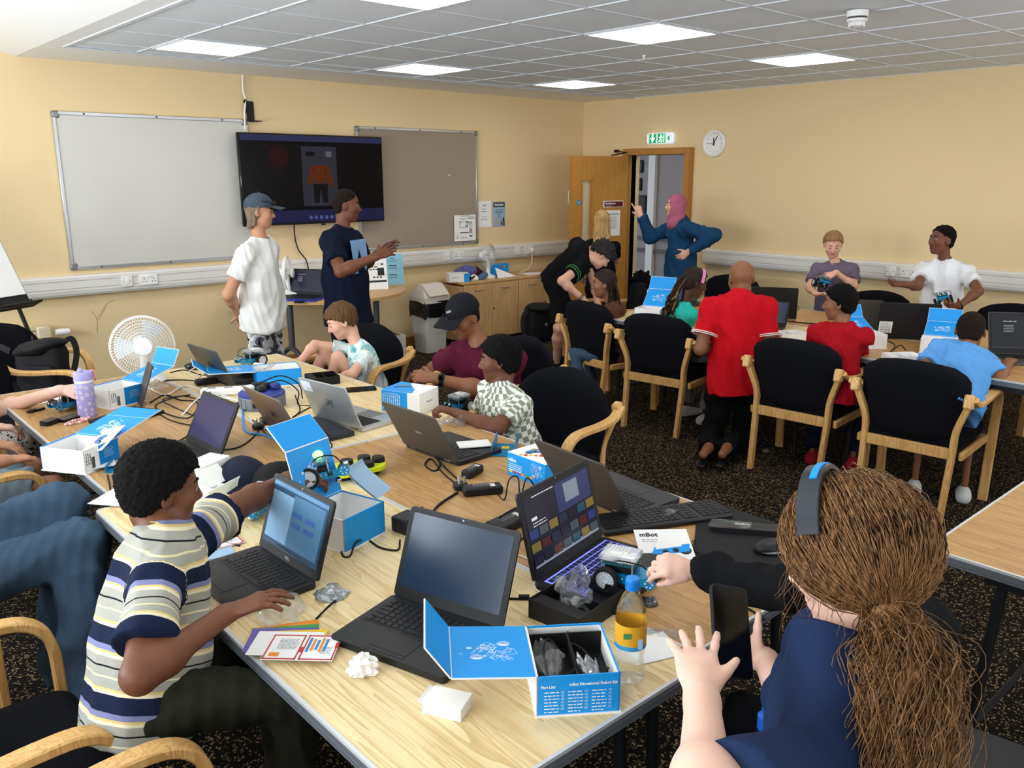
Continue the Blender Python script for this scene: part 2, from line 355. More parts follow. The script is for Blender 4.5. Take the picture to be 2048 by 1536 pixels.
# ---- dado trunking with a shelf-like lip, skirting
def trunk(name, p0, p1, into):
    p0 = np.array(p0, float); p1 = np.array(p1, float); d = nrm(p1-p0); L = np.linalg.norm(p1-p0); n = np.array(into, float)
    Rm = np.column_stack((d, n, UP)) if np.dot(np.cross(d, n), UP) > 0 else np.column_stack((-d, n, UP)); q = p0 if Rm[:, 0] @ d > 0 else p1
    mb = MB().at(q, Rm); sec = [(0, -.072), (.05, -.072), (.058, -.05), (.058, .055), (.05, .068), (0, .072)]
    vs = [(x, y, z) for x in (0, L) for y, z in sec]; k = len(sec)
    mb.add(vs, [(j, k+j, k+(j+1) % k, (j+1) % k) for j in range(k)]+[tuple(range(k)), tuple(range(k, 2*k))[::-1]])
    o = struct(name, mb, 'pvc_white', smooth=False)
    m2 = MB().at(q, Rm).box((L/2, .03, -.08), (L, .058, .016)).box((L/2, .0585, .03), (L, .002, .004)).box((L/2, .0585, -.03), (L, .002, .004)); ob('cover_strip', m2, 'pvc_grey', o, smooth=False); return o
trunk('trim_1', (X0, YW, .936), (XW, YW, .936), (0, -1, 0)); trunk('trim_2', (XW, Y0, .936), (XW, 5.46, .936), (-1, 0, 0))
struct('baseboard_back', MB().box(((X0+5.3)/2, YW-.009, .05), (5.3-X0, .018, .1)), 'oak_trim', smooth=False)
struct('baseboard_right', MB().box((XW-.009, (Y0+dy0-.07)/2, .05), (.018, dy0-.07-Y0, .1)), 'oak_trim', smooth=False)
# sockets: built facing -Y, then turned
def socket(p, rz, kind, label):
    t = thing('wall_socket', label, 'socket', p, rz); w = .146 if kind == 'double' else .086
    ob('plate', MB().box((0, -.006, 0), (w, .014, .086), bev=.004), 'white', t); mb = MB(); m2 = MB()
    if kind == 'double':
        for sx in (-.04, .04):
            mb.box((sx, -.0135, .012), (.006, .002, .011)); mb.box((sx-.012, -.0135, -.012), (.009, .002, .006)); mb.box((sx+.012, -.0135, -.012), (.009, .002, .006)); m2.box((sx*.28, -.015, .026), (.013, .006, .02), bev=.002)
    else: m2.box((0, -.016, 0), (.03, .008, .042), bev=.003); mb.box((-.03, -.0135, 0), (.006, .002, .006)); mb.box((.03, -.0135, 0), (.006, .002, .006))
    ob('socket_holes', mb, 'ink', t, smooth=False); ob('switch', m2, 'white', t); return t
for px, kind, lab in ((249, 'single', 'single white switch plate on the trunking under the whiteboard'), (293, 'double', 'white double socket on the trunking under the whiteboard'), (893, 'single', 'white switch plate on the trunking left of the small fan'), (917, 'double', 'white double socket just left of the small fan'),
                      (1036, 'single', 'white switch plate on the trunking right of the small fan'), (1057, 'double', 'double socket with a white plug near the door')):
    x = aty(px, 520, YW-.058)[0]; socket((x, YW-.058, .93), 0, kind, lab)
for px, kind, lab in ((1782, 'single', 'switch plate on the right wall beside the boy in purple'), (1817, 'double', 'double socket on the right wall trunking')):
    y = atx(px, 540, XW-.058)[1]; socket((XW-.058, y, .93), R(-90), kind, lab)
# ---- door: frame, open leaf, closer
mb = MB()
for y in (dy0-.035, dy1+.035): mb.box((XW-.005, y, (dz+.07)/2), (.17, .07, dz+.07), bev=.004)
mb.box((XW-.005, (dy0+dy1)/2, dz+.035), (.17, dy1-dy0, .07), bev=.004)
struct('trim_3', mb, 'oak_trim')
hx, hy = XW-.085, dy1+.0; LW_ = .80
d = ray(1142, 330); best = min((abs(math.hypot(d[0]*t-hx, d[1]*t-hy)-LW_), t) for t in np.arange(7.5, 9.9, .005))[1]
ex, ey = d[0]*best, d[1]*best; da = math.atan2(ey-hy, ex-hx)
dr = tag(link('door_1', None, None, (hx, hy, 0), da), kind='structure')
# leaf runs along local +x from the hinge; vision panel near the free edge
vx0, vx1, vz0, vz1 = .53, .66, .75, 1.72; mb = MB()
for a, b, z0, z1 in ((0, vx0, .01, 1.985), (vx1, LW_, .01, 1.985), (vx0, vx1, .01, vz0), (vx0, vx1, vz1, 1.985)): mb.box(((a+b)/2, 0, (z0+z1)/2), (b-a, .044, z1-z0))
ob('leaf', mb, 'oak_door', dr, smooth=False)
mb = MB()
for x, z, sx, sz in ((vx0, (vz0+vz1)/2, .018, vz1-vz0+.03), (vx1, (vz0+vz1)/2, .018, vz1-vz0+.03), ((vx0+vx1)/2, vz0, .16, .018), ((vx0+vx1)/2, vz1, .16, .018)): mb.box((x, 0, z), (sx, .056, sz))
ob('glazing_bead', mb, 'oak_trim', dr, smooth=False)
mat('door_glass', '#F2EFD2', .15, trans=.6); ob('pane', MB().box(((vx0+vx1)/2, 0, (vz0+vz1)/2), (vx1-vx0-.01, .008, vz1-vz0-.01)), 'door_glass', dr, smooth=False)
ob('edge_strip', MB().box((LW_+.002, 0, 1), (.006, .046, 1.97)), 'oak_trim', dr, smooth=False)
# signs on the camera side of the leaf: local +y or -y whichever faces the camera
nl = np.array((-math.sin(da), math.cos(da))); sd = 1 if np.dot(nl, (-hx, -hy)) > 0 else -1
SR = np.column_stack(((-sd, 0, 0), (0, 0, 1), (0, sd, 0))).astype(float)   # text x, y, normal
def on_leaf(px, py):   # local x, z of a picture point on the leaf
    u = np.array((math.cos(da), math.sin(da))); dd = ray(px, py); A = np.array([[u[0], -dd[0]], [u[1], -dd[1]]]); s_, t_ = np.linalg.solve(A, np.array((-hx, -hy))); return s_, CH+dd[2]*t_
mat('maroon', '#5E1526', .5); mat('sign_blue', '#2B86C8', .5)
x0, z0 = on_leaf(1204, 415); x1, z1 = on_leaf(1244, 401); cx, cz = (x0+x1)/2, (z0+z1)/2; w = abs(x0-x1); h = abs(z1-z0)
ob('sign_plate', MB().box((cx, sd*.025, cz), (w, .006, h), bev=.002), 'white', dr)
so = ob('sign_panel', MB().box((cx, sd*.0285, cz), (w*.93, .004, h*.8)), 'maroon', dr, smooth=False)
ob('sign_lettering', lines_text(mtext(MB(), 'Boardroom', h*.42, (cx+sd*w*.42, sd*.0315, cz+h*.1), SR, align='LEFT', bold=.0008), w*.3, 1, .006, (cx+sd*w*.25, sd*.0315, cz-h*.25), SR), 'paper', dr, smooth=False)
x0, z0 = on_leaf(1208, 472); x1, z1 = on_leaf(1238, 420); cx, cz = (x0+x1)/2, (z0+z1)/2; w = abs(x0-x1); h = abs(z1-z0)
ob('notice', MB().box((cx, sd*.024, cz), (w, .003, h)), 'paper', dr, smooth=False)
ob('notice_print', lines_text(mtext(MB(), 'Boardroom', w*.17, (cx, sd*.027, cz+h*.36), SR, bold=.0006), w*.5, 11, .007, (cx, sd*.027, cz+h*.24), SR, seed=3), 'ink_light', dr, smooth=False)
x0, z0 = on_leaf(1155, 405); ob('round_sign', MB().lathe([(.001, .002), (.03, .002), (.03, 0)], 20, c=(x0, sd*.024, z0), Rm=np.column_stack(((-sd, 0, 0), (0, 0, 1), (0, sd, 0))).astype(float)), 'sign_blue', dr)
ob('round_sign_print', lines_text(MB(), .035, 3, .004, (x0, sd*.0275, z0+.006), SR, seed=5), 'paper', dr, smooth=False)
mat('brass_dark', '#3A2A1C', .4, .6)
ob('closer_arm', MB().tube([(.25, sd*.02, 1.995), (.02, -.05*0-sd*.0, 2.03), (-.02, -.22, 2.05)], .008, 6).box((-.02, -.22, 2.05), (.03, .06, .03)), 'brass_dark', dr)
# white curved coat hook behind the leaf edge
p = aty(1138, 395, YW-.02); ob('wall_hook', MB().tube(spline([(0, 0, .07), (-.03, -.03, .05), (-.035, -.035, 0), (-.03, -.03, -.05), (0, 0, -.07)], 5), .012, 8), 'white', loc=p, label='white curved hook on the wall behind the open door', cat='hook')
# ---- corridor seen through the doorway
mat('corridor_paint', '#A09A9A', .8); mat('corridor_dark', '#6E6A6C', .8); mat('frame_black', '#1A191B', .5); mat('photo_dark', '#3B3B42', .4)
CXW = 9.35
cw = struct('wall_corridor', MB().box((CXW+.05, 6.2, 1.5), (.1, 6, 3)), 'corridor_paint', smooth=False)
struct('ceiling_corridor', MB().box((8.6, 6.2, 2.75), (1.5, 6, .06)), 'white_paint', smooth=False)
struct('wall_corridor_end', MB().box((8.6, 9.2, 1.5), (1.6, .1, 3)).box((8.6, 3.3, 1.5), (1.6, .1, 3)), 'corridor_paint', smooth=False)
ya, yb = atx(1300, 400, CXW)[1], atx(1313, 400, CXW)[1]
ob('pilaster', MB().box((CXW-.03, (ya+yb)/2, 1.4), (.06, abs(ya-yb), 2.8)), 'white_paint', cw, smooth=False)
ob('dado_rail', MB().box((CXW-.012, 6.2, atx(1290, 476, CXW)[2]), (.024, 6, .05)).box((CXW-.012, 6.2, atx(1290, 500, CXW)[2]), (.024, 6, .05)), 'corridor_dark', cw, smooth=False)
for i, (a, b, c_, e) in enumerate(((1266, 322, 1284, 344), (1267, 358, 1281, 380), (1264, 392, 1290, 425), (1266, 430, 1289, 445))):
    pa, pb = atx(a, b, CXW-.02), atx(c_, e, CXW-.02); cy, cz = (pa[1]+pb[1])/2, (pa[2]+pb[2])/2; w, h = abs(pa[1]-pb[1]), abs(pa[2]-pb[2])
    t = thing('picture_frame', ['dark framed picture highest on the corridor wall', 'dark framed picture second from the top in the corridor', 'wide dark framed picture in the corridor beside the pointing hand', 'lowest dark framed picture in the corridor'][i], 'picture', (CXW-.015, cy, cz))
    mb = MB()
    for y, z, sy, sz in ((0, h/2, w, .02), (0, -h/2, w, .02), (w/2, 0, .02, h), (-w/2, 0, .02, h)): mb.box((0, y, z), (.03, sy, sz))
    ob('frame', mb, 'frame_black', t, smooth=False); ob('photo', MB().box((.006, 0, 0), (.006, w-.02, h-.02)), mat('photo_%d' % i, ('#54535C', '#3F424A', '#3B3338', '#4A4A52')[i], .35, var=(14, .5)), t, smooth=False)
# ================= wall things =================
# exit sign above the door
pa, pb = atx(1293, 289, XW-.05), atx(1346, 264, XW-.05); t = thing('exit_sign', 'lit green emergency exit sign above the doorway', 'exit sign', (XW, (pa[1]+pb[1])/2, (pa[2]+pb[2])/2), R(-90)); w, h = abs(pa[1]-pb[1]), abs(pa[2]-pb[2])
ob('housing', MB().box((0, -.03, 0), (w, .06, h), bev=.015), mat('sign_white', '#F4F7FA', .3, emit=('#DDEBFF', .3)), t)
mat('exit_green', '#0E9A5A', .4, emit=('#0E9A5A', .5)); mat('exit_white', '#FFFFFF', .4, emit=('#F0FFFA', .5))
ob('arrow_panel', MB().box((-w*.24, -.061, 0), (w*.27, .004, h*.82)), 'exit_green', t, smooth=False); ob('figure_panel', MB().box((w*.10, -.061, 0), (w*.30, .004, h*.82)), 'exit_green', t, smooth=False)
A = np.column_stack(((1, 0, 0), (0, 0, 1), (0, -1, 0))).astype(float)
ob('arrow', MB().prism([(-.012, .05), (.012, .05), (.012, 0), (.035, .012), (0, -.05), (-.035, .012), (-.012, 0)], 0, .002, Rm=A, c=(-w*.24, -.064, 0)), 'exit_white', t, smooth=False)
mb = MB().at((w*.10, -.064, 0), A)      # running figure and doorway
for a, b, r in (((-.004, .036), (-.004, .036), .009), ((-.005, .025), (-.012, -.008), .008), ((-.012, -.008), (.008, -.024), .006), ((.008, -.024), (.002, -.046), .006), ((-.012, -.008), (-.02, -.03), .006), ((-.02, -.03), (-.036, -.034), .006), ((-.006, .022), (.016, .006), .005), ((-.006, .02), (-.028, .008), .005)):
    a = np.array(a); b = np.array(b); dd = nrm(b-a) if np.linalg.norm(b-a) > 1e-6 else np.array((0, 1.)); q = np.array((-dd[1], dd[0])); pts = [a-q*r-dd*r*.6, b-q*r+dd*r*.6, b+q*r+dd*r*.6, a+q*r-dd*r*.6]; mb.prism([tuple(z) for z in pts], 0, .002)
mb.box((.034, 0, .001), (.012, .09, .002)); ob('running_figure', mb, 'exit_white', t, smooth=False)
ob('arrow_end', MB().prism([(-.02, 0), (0, .03), (.004, .012), (.02, .03), (.006, 0), (.02, -.03), (.004, -.012), (0, -.03)], 0, .002, Rm=A, c=(w*.38, -.0615, 0)), 'exit_green', t, smooth=False)
# clock
p = atx(1430, 287, XW); t = thing('wall_clock', 'round white wall clock right of the doorway', 'clock', (XW, p[1], p[2]), R(-90)); B = rotx(R(90))
ob('rim', MB().lathe([(.10, 0), (.135, 0), (.14, .02), (.132, .035), (.12, .038), (.112, .025), (.10, .02)], 40, Rm=B), 'white', t)
ob('face', MB().lathe([(.001, .02), (.115, .02)], 40, Rm=B), 'paper', t)
mb = MB()
for i in range(12):
    a = R(90-30*(i+1)); mtext(mb, str(i+1), .022, (.092*math.cos(a), -.0215, .092*math.sin(a)), A)
ob('numerals', mb, 'ink_light', t, smooth=False)
mb = MB()
for ang, L, r in ((93, .058, .005), (60, .085, .0035), (178, .09, .0015)):
    a = R(ang); mb.at((0, -.025, 0), A @ rotz(a)).box((L/2-.01, 0, 0), (L+.02, r*2, .002))
ob('hands', mb, 'ink', t, smooth=False)
# ---- whiteboard and pinboard
def board(name, label, x0, x1, z0, z1, mt, cat):
    t = thing(name, label, cat, ((x0+x1)/2, YW, (z0+z1)/2)); w, h = x1-x0, z1-z0
    ob('panel', MB().box((0, -.012, 0), (w-.02, .016, h-.02)), mt, t, smooth=False)
    for x, z, sx, sz in ((0, h/2, w-.06, .028), (0, -h/2, w-.06, .028), (w/2, 0, .028, h-.06), (-w/2, 0, .028, h-.06)): ob('frame_rail', MB().box((x, -.015, z), (sx, .026, sz), bev=.004), 'alu', t)
    for sx in (-1, 1):
        for sz in (-1, 1): ob('corner_cap', MB().box((sx*(w/2-.012), -.016, sz*(h/2-.012)), (.055, .03, .055), bev=.01), 'alu_dark', t)
    mb = MB()
    for x in (-w*.36, 0, w*.36):
        for z in (-h/2, h/2): mb.lathe([(.001, .004), (.007, .003), (.007, 0)], 10, c=(x, -.03, z), Rm=rotx(R(90)))
    ob('screws', mb, 'grey_dark', t); return t
mat('board_white', '#CFCDC6', .35, spec=.4, var=(2.2, .05)); mat('felt_grey', '#9D8F80', .95, bump=(500, .3), var=(40, .05))
board('whiteboard', 'large bare whiteboard in a metal frame on the wall', 1.872, 3.41, 1.06, 2.24, 'board_white', 'whiteboard')
t = board('pinboard', 'grey felt pinboard behind the television', 4.533, 6.037, 1.05, 2.226, 'felt_grey', 'pinboard')
ob('pin', MB().ell((.37, -.025, .14), (.012, .008, .006)), 'paper', t)
# television
mat('tv_screen', '#07070B', .12, spec=.5)
TX0, TX1, TZ0, TZ1 = 3.275, 4.75, 1.335, 2.14; TYF = YW-.13; w, h = TX1-TX0, TZ1-TZ0
t = thing('television', 'wall-mounted flat television showing a dark video', 'television', ((TX0+TX1)/2, TYF, (TZ0+TZ1)/2))
ob('bezel', MB().box((0, .02, 0), (w, .04, h), bev=.006), 'black_gloss', t); ob('mount', MB().box((0, .085, 0), (.5, .09, .35)), 'grey_dark', t, smooth=False)
def tvmat(name, c, s): return mat(name, '#040405', .2, spec=.12, emit=(c, s*.7))
ob('screen', MB().box((0, -.002, 0), (w-.025, .004, h-.03)), tvmat('tv_black', '#0B0A12', .35), t, smooth=False)
ob('menu_bar', MB().box((0, -.005, h/2-.04), (w-.03, .002, .05)), tvmat('tv_bar', '#3A3C66', .55), t, smooth=False)
ob('dock_bar', MB().box((0, -.005, -h/2+.075), (w-.03, .002, .11)), tvmat('tv_dock', '#2A2C58', .5), t, smooth=False)
vx = -w/2+w*.525-.0; ob('video_window', MB().box((vx, -.005, .03), (w*.245, .002, h-.27)), tvmat('tv_vid', '#3C3C4C', .5), t, smooth=False)
mb = MB().at((vx, -.0075, .03), A)     # walking child in an orange jacket
for a, b, r0, r1, m in (((0, .16), (0, .17), .035, .03, 2), ((0, .10), (0, -.06), .075, .07, 0), ((-.07, .09), (-.12, -.07), .028, .02, 0), ((.07, .09), (.12, -.09), .028, .02, 0), ((-.035, -.07), (-.045, -.24), .04, .025, 1), ((.035, -.07), (.045, -.24), .04, .025, 1)):
    a = np.array(a); b = np.array(b); dd = nrm(b-a); q = np.array((-dd[1], dd[0])); mb.prism([tuple(z) for z in (a-q*r0, b-q*r1, b+q*r1, a+q*r0)], 0, .001, m=m)
mb.box((.10, .20, .0005), (.06, .05, .001), m=3); mb.box((-.09, .20, .0005), (.09, .04, .001), m=1)
ob('video_figure', mb, [tvmat('tv_or', '#6E3414', .5), tvmat('tv_dk', '#15151C', .3), tvmat('tv_sk', '#3A2417', .4), tvmat('tv_lt', '#7C7E90', .45)], t, smooth=False)
ob('red_glow', MB().prism(circ(.10, 20), 0, .001, Rm=A, c=(-w*.25, -.005, .20)), tvmat('tv_red', '#3A0A14', .35), t, smooth=False)
mb = MB()
for q in range(6): mb.prism(circ(.018, 12), 0, .001, Rm=A, c=(-.08+q*.055, -.0065, -h/2+.06))
ob('dock_icons', mb, tvmat('tv_icon', '#6A70B4', .5), t, smooth=False)
ob('brand_light', MB().box((.05, 0, -h/2-.008), (.04, .012, .014)), 'black', t); mtext_ = MB()
def cable(name, pts, r, m, label, cat='cable', group=None, k=6, n=6, parent=None):
    pts = [np.array(p, float) for p in pts]; o = pts[0].copy()
    return ob(name, MB().tube(spline([p-o for p in pts], k), r, n), m, parent, loc=o, label=label, cat=cat if parent is None else None, group=group)
YB = YW-.03
cable('cable', [aty(588, 448, YB-.06), aty(590, 475, YB), aty(597, 500, YB), aty(612, 520, YB-.05), aty(618, 545, YB-.06)], .006, 'black_soft', 'black cable hanging below the television')
cable('cable', [aty(485, 150, YB), aty(486, 180, YB), aty(491, 200, YB), aty(489, 225, YB), aty(490, 262, YB)], .008, 'white', 'white cable dropping from the ceiling to the television')
cable('cable', [aty(488, 205, YB), aty(491, 200, YB), aty(494, 215, YB), aty(493, 226, YB)], .009, 'black_soft', 'short black connector hanging on the white wall cable')
p = aty(500, 223, YW-.004); ob('wall_bracket', MB().box((0, -.004, 0), (.07, .008, .17), bev=.003).box((.02, -.06, -.085), (.07, .12, .008), bev=.003), 'black', loc=p, label='black angle bracket screwed to the wall above the television', cat='bracket')
# papers on wall and pinboard
def poster(name, label, a, b, y, mats, art, cat='notice'):
    pa, pb = aty(*a, y), aty(*b, y); w, h = abs(pb[0]-pa[0]), abs(pb[2]-pa[2]); t = thing(name, label, cat, ((pa[0]+pb[0])/2, y, (pa[2]+pb[2])/2))
    ob('sheet', MB().box((0, 0, 0), (w, .002, h)), mats[0], t, smooth=False); art(t, w, h); return t
def art_wifi(t, w, h):
    mb = MB(); mtext(mb, 'WI-FI', h*.09, (0, -.002, h*.33), A, bold=.001); mtext(mb, 'Network:', h*.06, (0, -.002, h*.2), A); lines_text(mb, w*.4, 1, .014, (0, -.002, h*.1), A); mtext(mb, 'Password:', h*.06, (0, -.002, -.1*h), A); lines_text(mb, w*.45, 1, .014, (0, -.002, -h*.2), A, seed=4)
    ob('print', mb, 'ink_light', t, smooth=False)
poster('wifi_notice', 'white wifi notice on the wall beside the pinboard', (955, 455), (982, 402), YW-.005, ['paper'], art_wifi)
def art_rem(t, w, h):
    ob('header', MB().box((0, -.002, h*.38), (w*.92, .002, h*.2)), mat('slate', '#3B4A5A', .6), t, smooth=False); ob('header_text', mtext(MB(), 'Reminder', h*.12, (0, -.0035, h*.38), A, bold=.001), 'paper', t, smooth=False)
    ob('blue_field', MB().box((0, -.002, h*.07), (w*.96, .002, h*.4)), mat('pale_blue', '#9DBBD8', .7), t, smooth=False); ob('print', lines_text(lines_text(MB(), w*.65, 3, .009, (0, -.0035, h*.18), A), w*.3, 2, .008, (0, -.0035, -.02*h), A, seed=9), 'ink', t, smooth=False)
    mb = MB().at((w*.3, -.003, -h*.3), A); mb.prism(circ(.011, 10, (.012, .04)), 0, .001); mb.prism([(.004, .03), (.022, .03), (.026, -.045), (.006, -.045)], 0, .001); mb.prism([(.006, .026), (-.02, .005), (-.016, 0), (.008, .015)], 0, .001); mb.prism([(-.03, -.005), (-.008, -.005), (-.011, -.045), (-.027, -.045)], 0, .001)
    ob('litter_figure', mb, 'ink', t, smooth=False); ob('print_small', lines_text(MB(), w*.4, 1, .006, (-w*.2, -.003, -h*.44), A), 'ink_light', t, smooth=False)
poster('reminder_notice', 'blue and grey reminder poster on the wall', (986, 454), (1010, 403), YW-.005, [mat('poster_grey', '#A9AEB6', .7)], art_rem)
def art_map(t, w, h):
    mb = MB(); m = .0035
    def L(x0, z0, x1, z1, s=.003, k=0):
        mb.box(((x0+x1)/2*w, -.002, (z0+z1)/2*h), (max(abs(x1-x0)*w, s), .001, max(abs(z1-z0)*h, s)), m=k)
    for a in ((-.25, .25, .12, .25), (-.25, .02, .12, .02), (-.25, .02, -.25, .25), (.02, .02, .02, .25), (.12, .02, .12, .25), (.12, .14, .32, .14), (.32, -.35, .32, .25), (.2, -.35, .2, .14), (.2, -.35, .32, -.35), (.2, -.1, .32, -.1), (.2, -.2, .32, -.2), (.2, .06, .32, .06)): L(*a)
    for a in ((-.25, .25, -.2, .2), (.05, .2, .11, .25), (.05, .05, .11, .1), (.22, -.34, .31, -.3)): L(*a)
    L(-.24, -.2, .17, -.16, k=1); L(.22, -.2, .3, -.02, k=2); L(.13, .16, .3, .24, k=3)
    mtext(mb, 'IN CASE OF FIRE', .018, (0, -.002, h*.46), A); lines_text(mb, .1, 2, .008, (w*.3, -.002, h*.41), A); lines_text(mb, .09, 1, .008, (-.02, -.002, -h*.38), A); lines_text(mb, .09, 1, .008, (-w*.1, -.002, h*.35), A)
    for a in ((-.36, -.28), (-.33, -.34), (-.36, -.4), (-.39, -.34)): L(a[0]-.02, a[1]-.01, a[0]+.02, a[1]+.01)
    ob('floor_plan', mb, ['ink', mat('navy_ink', '#20264A', .6), mat('pink_ink', '#C98A98', .6), mat('green_ink', '#9CC0A0', .6)], t, smooth=False)
poster('floor_plan_notice', 'white evacuation floor plan pinned to the pinboard', (909, 483), (951, 429), YW-.035, ['paper'], art_map)
mat('scuff', '#A88E5C', .8)
cable('cable', [aty(1063, 502, YB-.05), aty(1064, 520, YB-.05), aty(1058, 535, YB-.08), aty(1035, 548, YB-.12)], .006, 'white', 'white mains cable hanging from the socket near the door')
ob('mains_plug', MB().box((0, -.02, 0), (.05, .04, .05), bev=.012), 'white', loc=aty(1062, 500, YW-.075), label='white mains plug in the double socket near the door', cat='plug')
# pencil scribble on the wall over the desk fan
def wl(*pp): return [aty(x, y, YW-.001) for x, y in pp]
for i, q in enumerate((((182, 622), (192, 634), (195, 650), (194, 665)), ((230, 600), (214, 607), (202, 625), (193, 640)), ((198, 640), (207, 622), (213, 610)))):
    pts = wl(*q); o = pts[0]; ob('pencil_mark', MB().tube(spline([p-o for p in pts], 5), .0018, 4), 'scuff', bpy.data.objects['wall_back'], loc=o)
# ================= furniture =================
wood('ash_top', '#C9A870', '#E3CB98', '#EBD8AB', 'Y', 1.3, .38, 2.6, (.15, .5, .85))
wood('oak_top', '#A37B4A', '#B58D58', '#C29A65', 'Y', 2.6, .38, 1.2, (.2, .5, .8))
wood('beech', '#C89858', '#D8AA6A', '#E0B679', 'Z', 2.5, .4, 1.5); wood('beech_cab', '#C6A06C', '#D0AB77', '#D6B280', 'Z', 1.6, .45, 1.2); wood('beech_top', '#C49A63', '#D1A871', '#D8B27E', 'X', 1.6, .4, 1.2)
mat('edge_rib', '#6F757D', .45, .3); mat('edge_lip', '#D6D8D8', .35, .3); mat('steel_dark', '#33353A', .4, .6); mat('steel_grey', '#7E8288', .4, .6)
mat('fabric_black', '#121318', .95, spec=.1, bump=(900, .35), var=(300, .25), sheen=.0)
def table(label, x0, x1, y0, y1, top, z=.73, legs=True, rz=0, group=None):
    t = thing('table', label, 'table', ((x0+x1)/2, (y0+y1)/2, 0), rz, group); w, d = x1-x0, y1-y0
    ob('tabletop', MB().box((0, 0, z-.014), (w-.012, d-.012, .028)), top, t, smooth=False)
    for sx, sy, L in ((0, 1, w), (0, -1, w), (1, 0, d), (-1, 0, d)):
        mb = MB(); Rm = np.column_stack(((1, 0, 0), (0, sy, 0), (0, 0, 1.))) if sy else np.column_stack(((0, 1, 0), (sx, 0, 0), (0, 0, 1.)))
        off = (d if sy else w)/2
        mb.at((0, 0, 0), Rm)
        mb.box((0, off-.004, z-.0035), (L, .008, .008), 1)
        for q in range(4): mb.box((0, off-.003+(.0015 if q % 2 else 0), z-.011-q*.0062), (L-.002, .006, .0052), 0)
        ob('edge_strip', mb, ['edge_rib', 'edge_lip'], t, smooth=False)
    if legs:
        for sx in (-1, 1):
            for sy in (-1, 1): ob('leg', MB().tube([(sx*(w/2-.09), sy*(d/2-.19), z-.03), (sx*(w/2-.07), sy*(d/2-.15), .02), (sx*(w/2-.07), sy*(d/2-.15), 0)], .016, 10), 'steel_dark', t)
        for sy in (-1, 1):
            ob('leg_brace', MB().tube([(-(w/2-.09), sy*(d/2-.19), z-.045), (w/2-.09, sy*(d/2-.19), z-.045)], .014, 8), 'steel_dark', t); ob('leg_brace', MB().tube([(-(w/2-.075), sy*(d/2-.16), .18), (w/2-.075, sy*(d/2-.16), .18)], .011, 8), 'steel_dark', t)
        for sx in (-1, 1): ob('under_rail', MB().box((sx*(w/2-.06), 0, z-.05), (.03, d-.3, .04)), 'steel_dark', t, smooth=False)
    return t
TZ = .73
table('pale ash table in front with the open blue kit box', .69, 1.44, .95, 2.785, 'ash_top'); table('brown table under the keyboard and black chargers', 1.442, 2.19, .985, 2.82, 'oak_top')
table('pale ash table with the silver laptop and blue cable reel', 1.515, 2.27, 2.825, 4.66, 'ash_top'); table('brown table under the flowered bottle', .765, 1.512, 2.79, 4.66, 'oak_top')
table('brown table at the right front where the boy in blue leans', 4.80, 5.55, .64, 2.47, 'oak_top'); table('pale ash table beside the kneeling man in red', 4.74, 5.49, 2.475, 4.30, 'ash_top')
table('brown table along the right wall in front of the boy in white', 5.555, 6.30, .64, 2.47, 'oak_top'); table('brown table far back in front of the boy in purple', 5.495, 6.24, 2.475, 4.30, 'oak_top')
table('bare table with a pale wood top at the right edge', 2.40, 4.23, .12, .875, 'oak_top')
